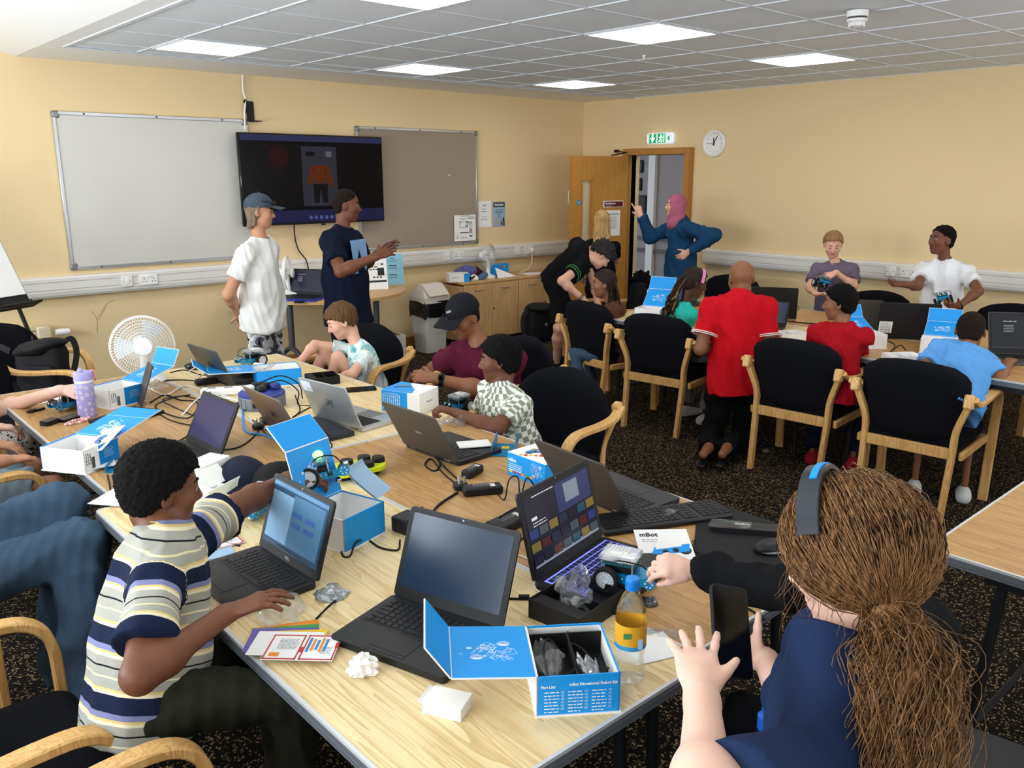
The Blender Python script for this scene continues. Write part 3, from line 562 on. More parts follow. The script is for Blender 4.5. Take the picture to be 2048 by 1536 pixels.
# ---- armchairs
def make_chair(TP):
    t = thing('armchair', '', 'chair')
    # seat cushion
    mb = MB(); prof = rrect(.50, .50, .07, 5); ring = [(.94, .0), (1, .02), (1, .055), (.96, .08), (.80, .09), (.3, .094)]; vs = []; n = len(prof)
    for s_, z in ring: vs += [(x*s_, y*s_, .385+z) for x, y in prof]
    fs = [(i*n+j, i*n+(j+1) % n, (i+1)*n+(j+1) % n, (i+1)*n+j) for i in range(len(ring)-1) for j in range(n)]+[tuple(range(n))[::-1], tuple((len(ring)-1)*n+j for j in range(n))]
    ob('seat', mb.add(vs, fs), 'fabric_black', t, ang=60)
    # curved padded back
    mb = MB(); NU, NV = 14, 12; g = {}; vs = []
    def bp(u, v, side):
        # outline: straight sides, rounded upper corners, width swelling towards the top
        z = .41+.44*v; wv = .235+.035*math.sin(min(1, v*1.2)*math.pi/2); top = 1-max(0, (v-TP[0])/(1-TP[0]))**2.4*TP[1]
        x = u*wv*top; z -= .035*(u*u)*max(0, v-.55)*1.6
        y = -.235-.07*v+.045*(u*u)-.0*v; edge = (1-abs(u)**8)*(1-max(0, (v-.9)/.1)**2)*(1-max(0, (.06-v)/.06)**2)
        th = .012+.026*max(0, edge); return (x, y+side*th, z)
    for side in (1, -1):
        for j in range(NV+1):
            for i in range(NU+1): g[side, i, j] = len(vs); vs.append(bp(-1+2*i/NU, j/NV, side))
    fs = []
    for j in range(NV):
        for i in range(NU):
            fs.append((g[1, i, j], g[1, i, j+1], g[1, i+1, j+1], g[1, i+1, j])); fs.append((g[-1, i, j], g[-1, i+1, j], g[-1, i+1, j+1], g[-1, i, j+1]))
    for j in range(NV): fs += [(g[1, 0, j], g[-1, 0, j], g[-1, 0, j+1], g[1, 0, j+1]), (g[1, NU, j], g[1, NU, j+1], g[-1, NU, j+1], g[-1, NU, j])]
    for i in range(NU): fs += [(g[1, i, NV], g[-1, i, NV], g[-1, i+1, NV], g[1, i+1, NV]), (g[1, i, 0], g[1, i+1, 0], g[-1, i+1, 0], g[-1, i, 0])]
    ob('backrest', mb.add(vs, fs), 'fabric_black', t, ang=70)
    for s_ in (-1, 1):
        ob('rear_leg', MB().tube(spline([(s_*.215, -.30, 0), (s_*.22, -.277, .2), (s_*.225, -.256, .38), (s_*.226, -.254, .46), (s_*.235, -.258, .52), (s_*.262, -.272, .6), (s_*.29, -.288, .68)], 3), 1, flat=(.030, .046, (0, 1, 0))), 'beech', t)
        ob('armrest', MB().tube(spline([(s_*.30, -.30, .69), (s_*.30, -.25, .658), (s_*.30, -.19, .645), (s_*.30, -.08, .645), (s_*.30, .06, .655), (s_*.298, .15, .65), (s_*.296, .205, .615), (s_*.294, .228, .55), (s_*.290, .232, .42), (s_*.284, .235, 0)], 5), 1, flat=(.026, .05, (s_, 0, 0))), 'beech', t)
        ob('arm_block', MB().box((s_*.283, -.30, .675), (.045, .052, .075), bev=.008, Rm=rotx(R(-14))), 'beech', t)
        ob('bolt', MB().lathe([(.001, .003), (.007, .002), (.007, 0)], 10, c=(s_*.314, -.235, .65), Rm=roty(R(90*s_))), 'grey_dark', t)
        ob('side_rail', MB().box((s_*.262, -.01, .365), (.022, .46, .045), bev=.004), 'beech', t)
    ob('rear_rail', MB().box((0, -.258, .375), (.44, .022, .06), bev=.004), 'beech', t); ob('front_rail', MB().box((0, .225, .36), (.55, .022, .045), bev=.004), 'beech', t)
    return t
CH0 = make_chair((.78, .30)); CH1 = make_chair((.55, .45)); _cu = []
def chair(x, y, ang, label):
    c0 = CH0 if x > 4 else CH1; o = copy_tree(c0) if c0 in _cu else c0; _cu.append(c0)
    o.location = (x, y, 0); o.rotation_euler = (0, 0, R(ang-90)); tag(o, label, 'chair', 'wooden armchairs with black padding'); return o
chair(4.96, 4.35, -6, 'black padded armchair in which the girl in the brown hoodie sits'); chair(4.86, 3.66, 8, 'black padded armchair just left of the kneeling man in red')
chair(4.75, 2.52, 5, 'black padded armchair of the boy in the red hoodie'); chair(4.69, 1.80, 5, 'largest black chair back, behind the boy in the blue shirt')
chair(6.62, 3.12, 180, 'black chair back beside the boy in purple by the right wall'); chair(6.66, 2.10, 180, 'black chair back behind the boy in the white polo shirt'); chair(6.72, 4.55, 190, 'black chair back behind the bald head of the kneeling man')
chair(5.62, 4.98, 140, 'black chair back just right of the girl in the brown hoodie'); chair(2.64, 2.78, 194, 'armchair with a curved wooden arm behind the boy in the chequered shirt'); chair(3.06, 3.58, 185, 'black chair back behind the man in the black cap')
chair(2.64, 4.48, 207, 'armchair of the boy in the tie-dye shirt'); chair(.96, 5.2, -48, 'armchair in front of the black backpack at the far left'); chair(.48, 3.85, 3, 'armchair of the person in denim shorts at the left edge'); chair(.10, 2.86, 0, 'armchair of the person in blue jeans at the left edge')
chair(.20, 2.02, 0, 'armchair under the boy in the striped shirt'); chair(.31, 1.27, 0, 'armchair whose bent wooden arm shows at the bottom edge'); chair(1.17, 5.94, -70, 'armchair by the radiator holding the black backpack')
# ---- grey plastic chair of the girl in front
mat('grey_plastic', '#9A978F', .35, .2); mat('black_plastic', '#1C1C1F', .45)
t = thing('plastic_chair', 'grey tubular chair under the long-haired girl in front', 'chair', (1.34, .33, 0), R(108-90))
for s_ in (-1, 1):
    ob('frame_tube', MB().tube(spline([(s_*.22, .24, 0), (s_*.21, .20, .25), (s_*.20, .17, .41), (s_*.20, .05, .435), (s_*.20, -.12, .43), (s_*.205, -.20, .46), (s_*.215, -.24, .60), (s_*.21, -.27, .76)], 5), .013, 10), 'grey_plastic', t)
    ob('rear_leg', MB().tube([(s_*.20, -.08, .43), (s_*.22, -.26, .2), (s_*.225, -.30, 0)], .013, 10), 'grey_plastic', t)
ob('top_tube', MB().tube(spline([(-.21, -.27, .76), (-.20, -.285, .81), (-.15, -.292, .835), (0, -.295, .84), (.15, -.292, .835), (.20, -.285, .81), (.21, -.27, .76)], 5), .015, 10), 'grey_plastic', t)
mb = MB(); vs = [(.19*u, -.262-.03*v+.02*u*u+dy, .56+.23*v) for dy in (0, .012) for v in (0, .25, .5, .75, 1) for u in (-1, -.5, 0, .5, 1)]; fs = []
for i in range(4):
    for j in range(4): a = i*5+j; fs += [(a, a+1, a+6, a+5), (a+25, a+30, a+31, a+26)]
ob('backrest', mb.add(vs, fs), 'black_plastic', t); ob('seat', MB().box((0, .02, .445), (.42, .40, .03), bev=.012), 'grey_plastic', t)
# black stacking chair of the child in black
t = thing('metal_chair', 'black metal chair of the child in the black hoodie', 'chair', (1.88, .50, 0), R(100-90))
for s_ in (-1, 1): ob('frame_tube', MB().tube(spline([(s_*.21, .22, 0), (s_*.2, .19, .25), (s_*.19, .16, .42), (s_*.19, -.1, .43), (s_*.2, -.2, .48), (s_*.2, -.25, .62)], 4), .012, 8).tube([(s_*.19, -.06, .43), (s_*.21, -.26, 0)], .012, 8), 'black', t)
ob('seat', MB().box((0, .02, .44), (.4, .38, .03), bev=.012), 'black_plastic', t); ob('backrest', MB().box((0, -.25, .58), (.4, .02, .14), bev=.008), 'black_plastic', t)
# ---- cupboards
def cupboard(x0, x1, label):
    w = x1-x0; y0, y1, h = 6.90, 7.30, .68; d = y1-y0; t = thing('cupboard', label, 'cupboard', ((x0+x1)/2, (y0+y1)/2, 0))
    ob('carcass', MB().box((0, .008, h/2), (w-.004, d-.018, h-.09)), 'beech_cab', t, smooth=False); ob('plinth', MB().box((0, .03, .025), (w-.02, d-.06, .05)), 'black', t, smooth=False); ob('top', MB().box((0, -.004, h-.0125), (w, d+.008, .025), bev=.002), 'beech_top', t)
    for s_ in (-1, 1):
        dd = ob('door', MB().box((s_*w/4, -d/2+.0, .3525), (w/2-.006, .018, .595), bev=.001), 'beech_cab', t)
        ob('handle', MB().tube([(s_*w*.25-.05, -d/2-.01, .585), (s_*w*.25-.05, -d/2-.032, .585), (s_*w*.25+.05, -d/2-.032, .585), (s_*w*.25+.05, -d/2-.01, .585)], .005, 8), 'alu_dark', dd)
        if s_ > 0: ob('lock', MB().lathe([(.001, .006), (.009, .005), (.009, 0)], 12, c=(.022, -d/2-.009, .37), Rm=rotx(R(90))), 'brass_dark', dd)
    return t
cupboard(5.51, 6.28, 'left wooden cupboard with two doors under the small fan'); cupboard(6.285, 7.06, 'right wooden cupboard behind the bending person')
# ---- D-shaped table by the wall
cx, rx, ry, zt = 3.92, .84, 1.0, .735; yb = 7.24
t = thing('d_table', 'half-round wooden table under the television with a laptop', 'table', (cx, yb, 0))
poly = [(-rx, 0)]+[(rx*math.cos(a), -ry*math.sin(a)) for a in np.linspace(math.pi, 0, 28)]+[(rx, 0)]
ob('tabletop', MB().prism(poly[1:-1], zt-.026, zt), 'beech_top', t, ang=30)
mat('leg_grey', '#5C6066', .4, .5)
for x in (-.45, .45):
    ob('leg', MB().tube([(x, -.42, zt-.03), (x, -.42, .25)], .028, 12).tube(spline([(x, -.08, .05), (x, -.25, .2), (x, -.42, .27), (x, -.60, .2), (x, -.78, .05)], 5), .022, 10), 'leg_grey', t)
    for y in (-.08, -.78): ob('castor', MB().lathe([(.001, -.014), (.032, -.014), (.036, 0), (.032, .014), (.001, .014)], 16, c=(x, y, .036), Rm=roty(R(90))), 'grey_dark', t)
    ob('bracket', MB().box((x, -.42, zt-.035), (.06, .4, .02)), 'black', t)
# ---- swing bin with liner
mat('bin_grey', '#C4C2BD', .5); mat('bin_lid', '#DDD6CC', .45); mat('liner', '#0D0D10', .25, spec=.5, bump=(60, .6))
bx, by = 5.12, 6.98; t = thing('swing_bin', 'grey swing bin with a black liner beside the cupboard', 'bin', (bx, by, 0), R(4))
def frustum(mb, w0, d0, z0, w1, d1, z1, r=.04, m=0, cap=True):
    a, b = rrect(w0, d0, r), rrect(w1, d1, r); n = len(a); vs = [(x, y, z0) for x, y in a]+[(x, y, z1) for x, y in b]
    fs = [(j, (j+1) % n, n+(j+1) % n, n+j) for j in range(n)]
    if cap: fs += [tuple(range(n))[::-1], tuple(range(n, 2*n))]
    return mb.add(vs, fs, m)
ob('bin_body', frustum(frustum(MB(), .27, .22, 0, .285, .235, .20), .292, .242, .20, .33, .28, .50), 'bin_grey', t)
mb = MB(); a = rrect(.345, .295, .05, 6); n = len(a); vs = []; rnd = random.Random(3); lev = 6
for k in range(lev+1): vs += [(x*(1+.03*math.sin(j*1.7+k)+.02*rnd.random()), y*(1+.03*math.sin(j*2.1+k*1.3)), .40+.135*k/lev-(.05*abs(math.sin(j*.5)) if k == 0 else 0)) for j, (x, y) in enumerate(a)]
ob('bin_liner', mb.add(vs, [(k*n+j, k*n+(j+1) % n, (k+1)*n+(j+1) % n, (k+1)*n+j) for k in range(lev) for j in range(n)]), 'liner', t)
ob('lid', frustum(frustum(MB(), .345, .295, .515, .345, .295, .57), .345, .295, .57, .25, .08, .70, r=.03), 'bin_lid', t)
ob('flap', MB().box((0, -.10, .645), (.27, .17, .012), bev=.005, Rm=rotx(R(42))), 'bin_lid', t)
# archive box on the floor
mat('box_card', '#C9C4BA', .8); mat('card_brown', '#8A6A48', .85)
t = thing('archive_box', 'white and brown archive box on the floor under the table', 'box', (4.55, 6.98, 0), R(-8))
ob('box_body', MB().box((0, 0, .125), (.30, .36, .25)), 'box_card', t, smooth=False); ob('flap', MB().box((-.03, 0, .255), (.24, .35, .008)), 'card_brown', t, smooth=False)
ob('green_label', MB().box((.151, -.06, .07), (.003, .2, .09)), mat('label_green', '#2F7A4F', .6), t, smooth=False); ob('label_print', lines_text(MB(), .16, 4, .011, (.154, -.06, .095), np.column_stack(((0, 1, 0), (0, 0, 1), (1, 0, 0))).astype(float)), 'paper', t, smooth=False)
# ---- radiator with valve
mat('radiator_white', '#D6C9A8', .5); xr = 1.52
t = thing('radiator', 'cream panel radiator low on the wall behind the backpack', 'radiator', (.72, YW-.06, 0))
mb = MB().box((0, 0, .38), (1.65, .05, .46), bev=.01)
for i in range(32): mb.box((-.78+i*.05, -.03, .38), (.022, .016, .40), bev=.006)
ob('panel', mb, 'radiator_white', t); ob('top_grille', MB().box((0, 0, .62), (1.65, .07, .02), bev=.004), 'radiator_white', t)
ob('valve_cover', MB().box((.87, -.02, .56), (.10, .09, .16), bev=.012), 'radiator_white', t); ob('valve_head', MB().lathe([(.001, -.05), (.024, -.05), (.027, 0), (.024, .05), (.001, .05)], 16, c=(1.0, -.04, .58), Rm=roty(R(90))), 'white', t); ob('pipe', MB().tube([(.9, -.02, .5), (.9, -.02, 0)], .009, 8), 'radiator_white', t)
# ---- flip chart easel
t = thing('flip_chart', 'flip chart easel cut by the left picture edge', 'flip chart', (.985, 6.62, 0), R(30))
Rb = rotx(R(-25)); c0 = np.array((0, 0, 1.37))
ob('board', MB().box(c0, (.70, .02, 1.02), Rm=Rb, bev=.006), 'black', t); ob('paper_pad', MB().box(c0+Rb @ np.array((0, -.018, .02)), (.655, .014, .93), Rm=Rb), 'paper', t, smooth=False)
ob('pen_tray', MB().box(c0+Rb @ np.array((0, -.06, -.53)), (.72, .10, .015), Rm=Rb, bev=.004).box(c0+Rb @ np.array((0, -.02, -.515)), (.70, .02, .05), Rm=Rb), 'black', t)
for s_ in (-1, 1): ob('leg', MB().tube([(s_*.10, .26, 1.85), (s_*.30, -.16, .87), (s_*.40, -.36, 0)], .014, 8), 'black', t)
ob('leg', MB().tube([(0, .27, 1.85), (0, .50, 0)], .014, 8), 'black', t)
# ---- backpacks (soft, crumpled)
def soft(mb, amp, seed, f=18):
    v = np.array(mb.v); r = np.random.RandomState(seed); d = np.zeros_like(v)
    for _ in range(6): k = r.randn(3)*f; ph = r.rand()*6.3; d += np.outer(np.sin(v @ k+ph), r.randn(3))*amp/2.4
    mb.v = [tuple(x) for x in v+d]; return mb
def sgrid(w, d, h, nx=8, ny=5, nz=9, taper=.12, rnd=.25):
    """rounded soft block standing on z=0"""
    q = MB().ell((0, 0, 0), (1, 1, 1), n=24, k=18); v = np.array(q.v); e = .38
    v = np.sign(v)*np.abs(v)**e; v /= np.maximum(1, np.abs(v).max()); tz = (v[:, 2]+1)/2
    v[:, 0] *= w/2*(1-taper*tz); v[:, 1] *= d/2*(1-taper*1.5*tz); v[:, 2] = tz*h; q.v = [tuple(x) for x in v]; return q
mat('nylon', '#101013', .7, spec=.3, bump=(400, .2)); mat('nylon_grey', '#2A2A2E', .7)
t = thing('backpack', 'large black backpack on the chair by the radiator', 'backpack', (1.25, 5.80, .455), R(-40)); t.scale = (.86, .86, .80)
ob('bag_body', soft(sgrid(.36, .22, .40), .01, 5), 'nylon', t, ang=180); ob('top_flap', soft(MB().ell((0, -.02, .36), (.20, .13, .06), n=20, k=12, Rm=roty(R(-14))), .008, 8), 'nylon', t, ang=180); ob('front_pocket', soft(sgrid(.26, .07, .22), .004, 2), 'nylon', t, ang=180).location = (.02, -.13, .02)
for s_ in (-.11, .11): ob('strap', MB().tube(spline([(s_, .10, .37), (s_*1.3, .17, .38), (s_*1.4, .19, .25), (s_*1.1, .13, .05)], 5), 1, flat=(.045, .008, (1, 0, 0))), 'nylon_grey', t)
ob('side_strap', MB().tube(spline([(-.2, -.05, .33), (-.30, -.02, .36), (-.33, .0, .25), (-.24, 0, .12)], 5), 1, flat=(.05, .006, (0, 1, 0))), 'nylon', t)
t = thing('backpack', 'black backpack on the carpet against the cupboard', 'backpack', (6.33, 6.62, 0), R(-15))
ob('bag_body', soft(sgrid(.32, .24, .40), .01, 15), 'nylon', t, ang=180); ob('top_flap', soft(MB().ell((0, -.03, .37), (.17, .14, .055), n=20, k=12), .008, 18), 'nylon', t, ang=180); ob('buckle', MB().lathe([(.006, 0), (.016, 0), (.016, .006), (.006, .006)], 14, c=(.02, -.14, .20), Rm=rotx(R(90))), 'alu', t)
ob('strap', MB().tube(spline([(-.14, -.05, .36), (-.23, -.08, .30), (-.24, -.09, .15), (-.17, -.08, .02)], 5), 1, flat=(.05, .008, (0, 1, 0))), 'nylon_grey', t)
# ---- fans
mat('fan_white', '#EFEFEC', .4); mat('fan_blade', '#DDE4E8', .35, trans=.3); mat('clear_plastic', '#F4F7F8', .08, trans=.9, alpha=.35)
def fan(label, base, head_h, r, face, tilt=0, mesh_grille=True, clear=False):
    t = thing('desk_fan', label, 'fan', base, R(face-90))   # blows along local +y
    ob('base', MB().lathe([(.001, 0), (r*.62, 0), (r*.64, .012), (r*.55, .028), (r*.2, .04), (.02, .05)], 32), 'fan_white', t)
    ob('stem', MB().lathe([(.026, .03), (.02, head_h*.55), (.018, head_h-r*.15), (.001, head_h-r*.1)], 16), 'fan_white', t)
    H_ = np.array((0, 0, head_h)); Rm = rotx(R(tilt)); B = Rm @ rotx(R(-90))
    ob('motor', MB().lathe([(.001, -.10), (.035, -.095), (.048, -.06), (.05, -.02), (.001, -.02)], 20, c=H_, Rm=B), 'fan_white', t)
    gr = ob('guard', MB().lathe([(r*.98, -.012), (r*1.01, 0), (r*.98, .012)], 40, c=H_, Rm=B), 'fan_white' if not clear else 'clear_plastic', t)
    if mesh_grille:
        mb = MB().at(H_, B)
        def dome(rr, s): return s*(.045*math.sqrt(max(0, 1-(rr/r)**2))+.006)
        for s_ in (1, -1):
            for q in range(64):
                a = 2*math.pi*q/64; tw = .5*s_
                mb.tube([(rr*math.cos(a+tw*rr/r), rr*math.sin(a+tw*rr/r), dome(rr, s_)) for rr in np.linspace(r*.18, r*.98, 7)], .0011, 3, caps=False)
            for rr in np.linspace(r*.2, r*.95, 9 if s_ > 0 else 4): mb.tube([(rr*math.cos(a), rr*math.sin(a), dome(rr, s_)) for a in np.linspace(0, 2*math.pi, 40, endpoint=False)], .0011, 3, closed=True)
        ob('grille_wires', mb, 'fan_white', t, kind='stuff')
    if clear: ob('clear_guard', MB().lathe([(r, 0), (r*.97, .03), (r*.75, .05), (r*.32, .055)], 36, c=H_, Rm=B), 'clear_plastic', t)
    ob('centre_badge', MB().lathe([(.001, .058), (r*.26, .056), (r*.3, .045), (r*.2, .03)], 24, c=H_, Rm=B), 'fan_white', t)
    for q in range(3):
        mb = MB().at(H_, B @ rotz(q*2*math.pi/3)); P = []
        for i, rr in enumerate(np.linspace(r*.15, r*.86, 6)):
            for j, a in enumerate(np.linspace(-.45, .45, 5)): P.append((rr*math.cos(a), rr*math.sin(a), .016*a/.45*1.2))
        fs = [(i*5+j, i*5+j+1, i*5+j+6, i*5+j+5) for i in range(5) for j in range(4)]; ob('blade', mb.add(P, fs), 'fan_blade', t)
    return t
def place_fan(px, py, y): return aty(px, py, y)
p = aty(280, 690, 4.50); fan('white desk fan with a round wire guard on the table', (p[0], p[1]-.04, TZ), p[2]-TZ, .158, 255, 4)
p = aty(976, 512, 7.08); fan('small white fan with a clear guard on the cupboard', (p[0], p[1], .68), p[2]-.68, .135, 293, 0, False, True)
p = aty(566, 548, 7.0); fan('white fan half hidden behind the man in the white shirt', (p[0]-.01, p[1]-.1, .735), .20, .15, 320, 0, False)
# ================= things on the tables =================
mat('lap_black', '#1B1C1F', .45); mat('lap_key', '#15161A', .5); mat('lap_grey', '#4B4845', .4, .4); mat('lap_silver', '#B9BEC2', .35, .6); mat('lap_bronze', '#7B6F66', .35, .6); mat('lap_gun', '#57544F', .4, .5); mat('lap_navy', '#22262E', .45)
mat('key_lit', '#10111A', .5, emit=('#6E78FF', .02)); mat('key_print', '#9A9CA4', .6); mat('glow_violet', '#7A80FF', .5, emit=('#7C84FF', .7))
def scr(name, c, e=.0, rough=.2): return mat(name, c, rough, spec=.45, emit=(c, e) if e else None)
KEYS = {}
def keymesh(w, m):
    if (w, m) not in KEYS: KEYS[w, m] = mesh('key', MB().box((0, 0, .0012), (w, .0148, .0026), bev=.0012), m, False)
    return KEYS[w, m]
def add_keys(parent, w, y0, y1, near, m='lap_key', z=.0185, rows=6, seed=1):
    """rows of keycaps between y0 (hinge side) and y1"""
    pit = (y1-y0)/rows; n = int(w/(pit*1.02)); kw = w/n; mb = MB()
    for r_ in range(rows):
        y = y0+(r_+.5)*pit; i = 0
        while i < n:
            span = 5 if (r_ == rows-1 and i == n//2-3) else (2 if (r_ in (2, 3, 4) and i in (0, n-2)) else 1)
            x = -w/2+kw*(i+span/2); sx = kw*span-.003; sy = (pit-.003)/.0148
            if near:
                o = link('key', keymesh(round(sx, 4), m), parent, (x, y, z)); o.scale = (1, sy, 1)
            else: mb.box((x, y, z+.001), (sx, pit-.003, .0024))
            i += span
    if not near: ob('keys', mb, m, parent, smooth=False, kind='stuff')
def laptop(label, c, deck, w=.32, d=.225, op=112, body='lap_black', lid=None, screen='#0A0B0E', e=0, near=False, key='lap_key', z=TZ, art=None, back=None, kb=True, touch=True, spec=None):
    lid = lid or body; t = thing('laptop', label, 'laptop', (c[0], c[1], z), R(deck-90))
    b = ob('base', MB().prism(rrect(w, d, .012), .002, .018, c=(0, d/2, 0)), body, t, ang=30)
    ob('keyboard_well', MB().box((0, d*.33, .0182), (w*.90, d*.5, .001)), 'glow_violet' if key == 'key_lit' else 'lap_key' if body != 'lap_silver' else 'lap_silver', b, smooth=False)
    if kb: add_keys(b, w*.88, d*.10, d*.56, near, key)
    if touch: ob('touchpad', MB().box((.01, d*.79, .0184), (w*.32, d*.34, .0008), bev=.0003), body if body != 'lap_silver' else 'alu_dark', b); ob('touchpad_line', MB().box((.01, d*.91, .0192), (w*.32, .0012, .0004)).box((.01, d*.615, .0192), (w*.32, .0012, .0004)), 'black', b, smooth=False)
    a = R(op); l = np.array((0, math.cos(a), math.sin(a))); nrm_ = np.array((0, math.sin(a), -math.cos(a)))   # towards the user
    Rm = np.column_stack(((-1, 0, 0), l, nrm_)); h0 = np.array((0, -.002, .016)); L = d*.97
    lo = link('lid', mesh('lid', MB().prism(rrect(w, L, .010), -.004, .003, c=(0, L/2, 0)), lid, True, 30), t, h0, Rm=Rm)
    ob('bezel', MB().prism(rrect(w-.006, L-.006, .008), .003, .0038, c=(0, L/2, 0)), 'black' if body != 'lap_navy' else 'lap_navy', lo, ang=30)
    m = scr('scr_'+screen+str(e), screen, e); so = ob('screen', MB().box((0, L*.53, .0042), (w*.91, L*.82, .0008)), m, lo, smooth=False)
    ob('webcam', MB().box((0, L-.006, .0042), (.005, .004, .001)), 'alu_dark', lo, smooth=False)
    for s_ in (-1, 1): ob('hinge', MB().tube([(s_*w*.33-.018, 0, .012), (s_*w*.33+.018, 0, .012)], .006, 8), 'lap_gun', t)
    if art: art(lo, w, L)
    if back: back(lo, w, L)
    return t
E3 = np.eye(3); BK = np.column_stack(((-1, 0, 0), (0, 1, 0), (0, 0, -1.)))
def pan(lo, name, x, y, sx, sy, c, e=.0, z=.005): ob(name, MB().box((x, y, z), (sx, sy, .0004)), scr('p_'+c+str(e), c, e), lo, smooth=False)
def art_code(lo, w, L):      # block-coding window with pale panels
    pan(lo, 'title_bar', 0, L*.90, w*.9, L*.05, '#5A84A8', .12); pan(lo, 'side_panel', -w*.26, L*.5, w*.36, L*.62, '#7FA6C6', .12); pan(lo, 'main_panel', w*.17, L*.52, w*.5, L*.66, '#4E7796', .12, .0048)
    for i in range(4): pan(lo, 'code_block', w*(.02+.13*(i % 2)*1.6), L*(.62-.13*(i//2)), w*.15, L*.06, '#3E5FA0', .12, .0056)
    ob('lettering', mtext(MB(), 'DELL', .011, (0, L*.06, .0045), E3, bold=.0004), 'key_print', lo, smooth=False)
    ob('taskbar_icons', lines_text(MB(), w*.4, 1, .005, (0, L*.15, .006), E3), 'ink', lo, smooth=False)
def art_stream(lo, w, L):    # rows of video thumbnails
    r = random.Random(4); pan(lo, 'hero_picture', w*.2, L*.74, w*.48, L*.34, '#2A3560', .15); pan(lo, 'white_panel', w*.17, L*.76, w*.2, L*.22, '#7C8894', .15, .0056); pan(lo, 'play_button', -w*.36, L*.66, w*.07, L*.035, '#C9CCD4', .3, .0056)
    cs = ['#4A1C1C', '#7C6A30', '#204A5C', '#2A3870', '#464F58', '#56301E', '#1C263C', '#14182C', '#14182C']
    for row in range(3):
        for i in range(7): pan(lo, 'thumbnail', -w*.40+i*w*.132, L*(.50-.15*row), w*.115, L*.10, r.choice(cs), .1, .0056)
    pan(lo, 'taskbar', 0, L*.145, w*.9, L*.04, '#8E97A8', .2, .0054); ob('tab_text', lines_text(lines_text(MB(), w*.3, 1, .004, (-w*.2, L*.90, .0058), E3), w*.18, 2, .004, (-w*.3, L*.61, .0058), E3, seed=8), 'paper', lo, smooth=False)
def art_dark(lo, w, L):
    ob('screen_text', lines_text(lines_text(MB(), w*.2, 1, .008, (-w*.2, L*.78, .0052), E3), w*.14, 5, .005, (-w*.22, L*.68, .0052), E3, seed=6), 'key_print', lo, smooth=False); pan(lo, 'taskbar', 0, L*.15, w*.9, L*.035, '#2A2F3A', .1)
def logo_hp(lo, w, L):
    mb = MB().at((0, L*.52, -.0045), BK)
    for x, a, b in ((-.012, -.02, .018), (.0, -.012, .012), (.008, -.012, .012), (.02, -.02, .018)): mb.box((x, (a+b)/2, 0), (.003, b-a, .0006), Rm=rotz(R(-16)))
    ob('logo', mb, 'black', lo, smooth=False)
def logo_ring(lo, w, L): ob('logo', MB().tube([(.018*math.cos(a), .018*math.sin(a)+L*.5, -.0044) for a in np.linspace(0, 6.283, 20, endpoint=False)], .0015, 5, closed=True), 'lap_key', lo)
def logo_txt(lo, w, L): ob('logo', mtext(MB(), 'asus', .022, (0, L*.5, -.0045), BK, bold=.0005), 'alu', lo, smooth=False)
def lab_r3(lo, w, L):
    logo_ring(lo, w, L)
    for nm, x, y, sx, sy in (('paper_label', -w*.36, L*.28, w*.22, L*.34), ('small_label', w*.36, L*.06, w*.2, L*.06)):
        ob(nm, MB().box((-x, y, -.0046), (sx, sy, .0006)), 'paper', lo, smooth=False)
    ob('label_print', lines_text(MB(), w*.17, 7, .006, (w*.36, L*.40, -.0052), BK, seed=2), 'ink_light', lo, smooth=False)
def lab_silver(lo, w, L):
    logo_hp(lo, w, L); ob('asset_sticker', MB().box((w*.36, L*.83, -.0045), (w*.2, L*.24, .0006)), mat('sticker', '#DDE6F2', .6), lo, smooth=False); ob('sticker_print', lines_text(MB(), .03, 1, .006, (w*.33, L*.77, -.0051), BK), 'ink_light', lo, smooth=False)
laptop('black laptop in front of the boy in the striped shirt', (.955, 1.99), 182, .315, .222, 108, screen='#31506A', e=.05, near=True, art=art_code)
laptop('black laptop with a blank blue-grey screen behind the front kit box', (1.12, 1.49), 197, .325, .235, 112, screen='#1B2E44', e=.03, near=True)
L3 = laptop('gaming laptop with a violet-lit keyboard and a streaming page', (1.555, 1.49), -78, .355, .245, 104, screen='#10142E', e=.12, near=True, key='key_lit', art=art_stream, body='lap_black')
laptop('dark laptop behind the gaming laptop, touching the long keyboard', (1.925, 1.74), -4, .33, .235, 122, body='lap_navy', lid='lap_grey')
laptop('brown-grey laptop with a white strip on its keyboard', (1.815, 2.49), 2, .325, .225, 118, body='lap_black', lid='lap_gun', back=logo_txt)
laptop('silver laptop with a pale sticker on its lid', (1.765, 3.085), 9, .31, .215, 113, body='lap_silver', lid='lap_silver', back=lab_silver)
laptop('bronze laptop beside the blue network cable', (1.517, 3.07), 0, .315, .225, 118, body='lap_navy', lid='lap_bronze', back=logo_hp)
laptop('dark grey laptop half under the paper leaflet', (1.70, 4.15), 4, .31, .215, 115, body='lap_black', lid='lap_gun', back=logo_ring)
laptop('laptop with a dark purple screen turned to the left', (1.185, 3.13), 183, .30, .215, 116, body='lap_black', screen='#22244A', e=.12)
laptop('black laptop beside the bald kneeling man', (5.66, 3.36), 30, .34, .24, 105, back=None); laptop('black laptop with a paper label on its lid', (5.56, 2.32), 35, .37, .245, 104, back=lab_r3)
laptop('grey laptop standing behind the right-hand blue lid', (5.66, 2.70), 30, .30, .21, 100, body='lap_gun', lid='lap_gun')
laptop('large dark laptop the boy in blue is using', (5.53, 1.60), 218, .40, .26, 112, body='lap_gun', screen='#15171C', e=.1, art=art_dark)
laptop('partly open laptop at the right picture edge', (5.30, 1.12), 200, .36, .25, 75, body='lap_silver', screen='#15161A')
laptop('laptop on the half-round table under the television', (3.60, 6.74), 214, .36, .24, 112, z=.735, screen='#161A30', e=.12, art=art_dark)
laptop('small tablet laptop standing behind the girl in turquoise', (5.75, 4.25), 240, .24, .16, 108, screen='#2C3A5A', e=.15, body='lap_navy')
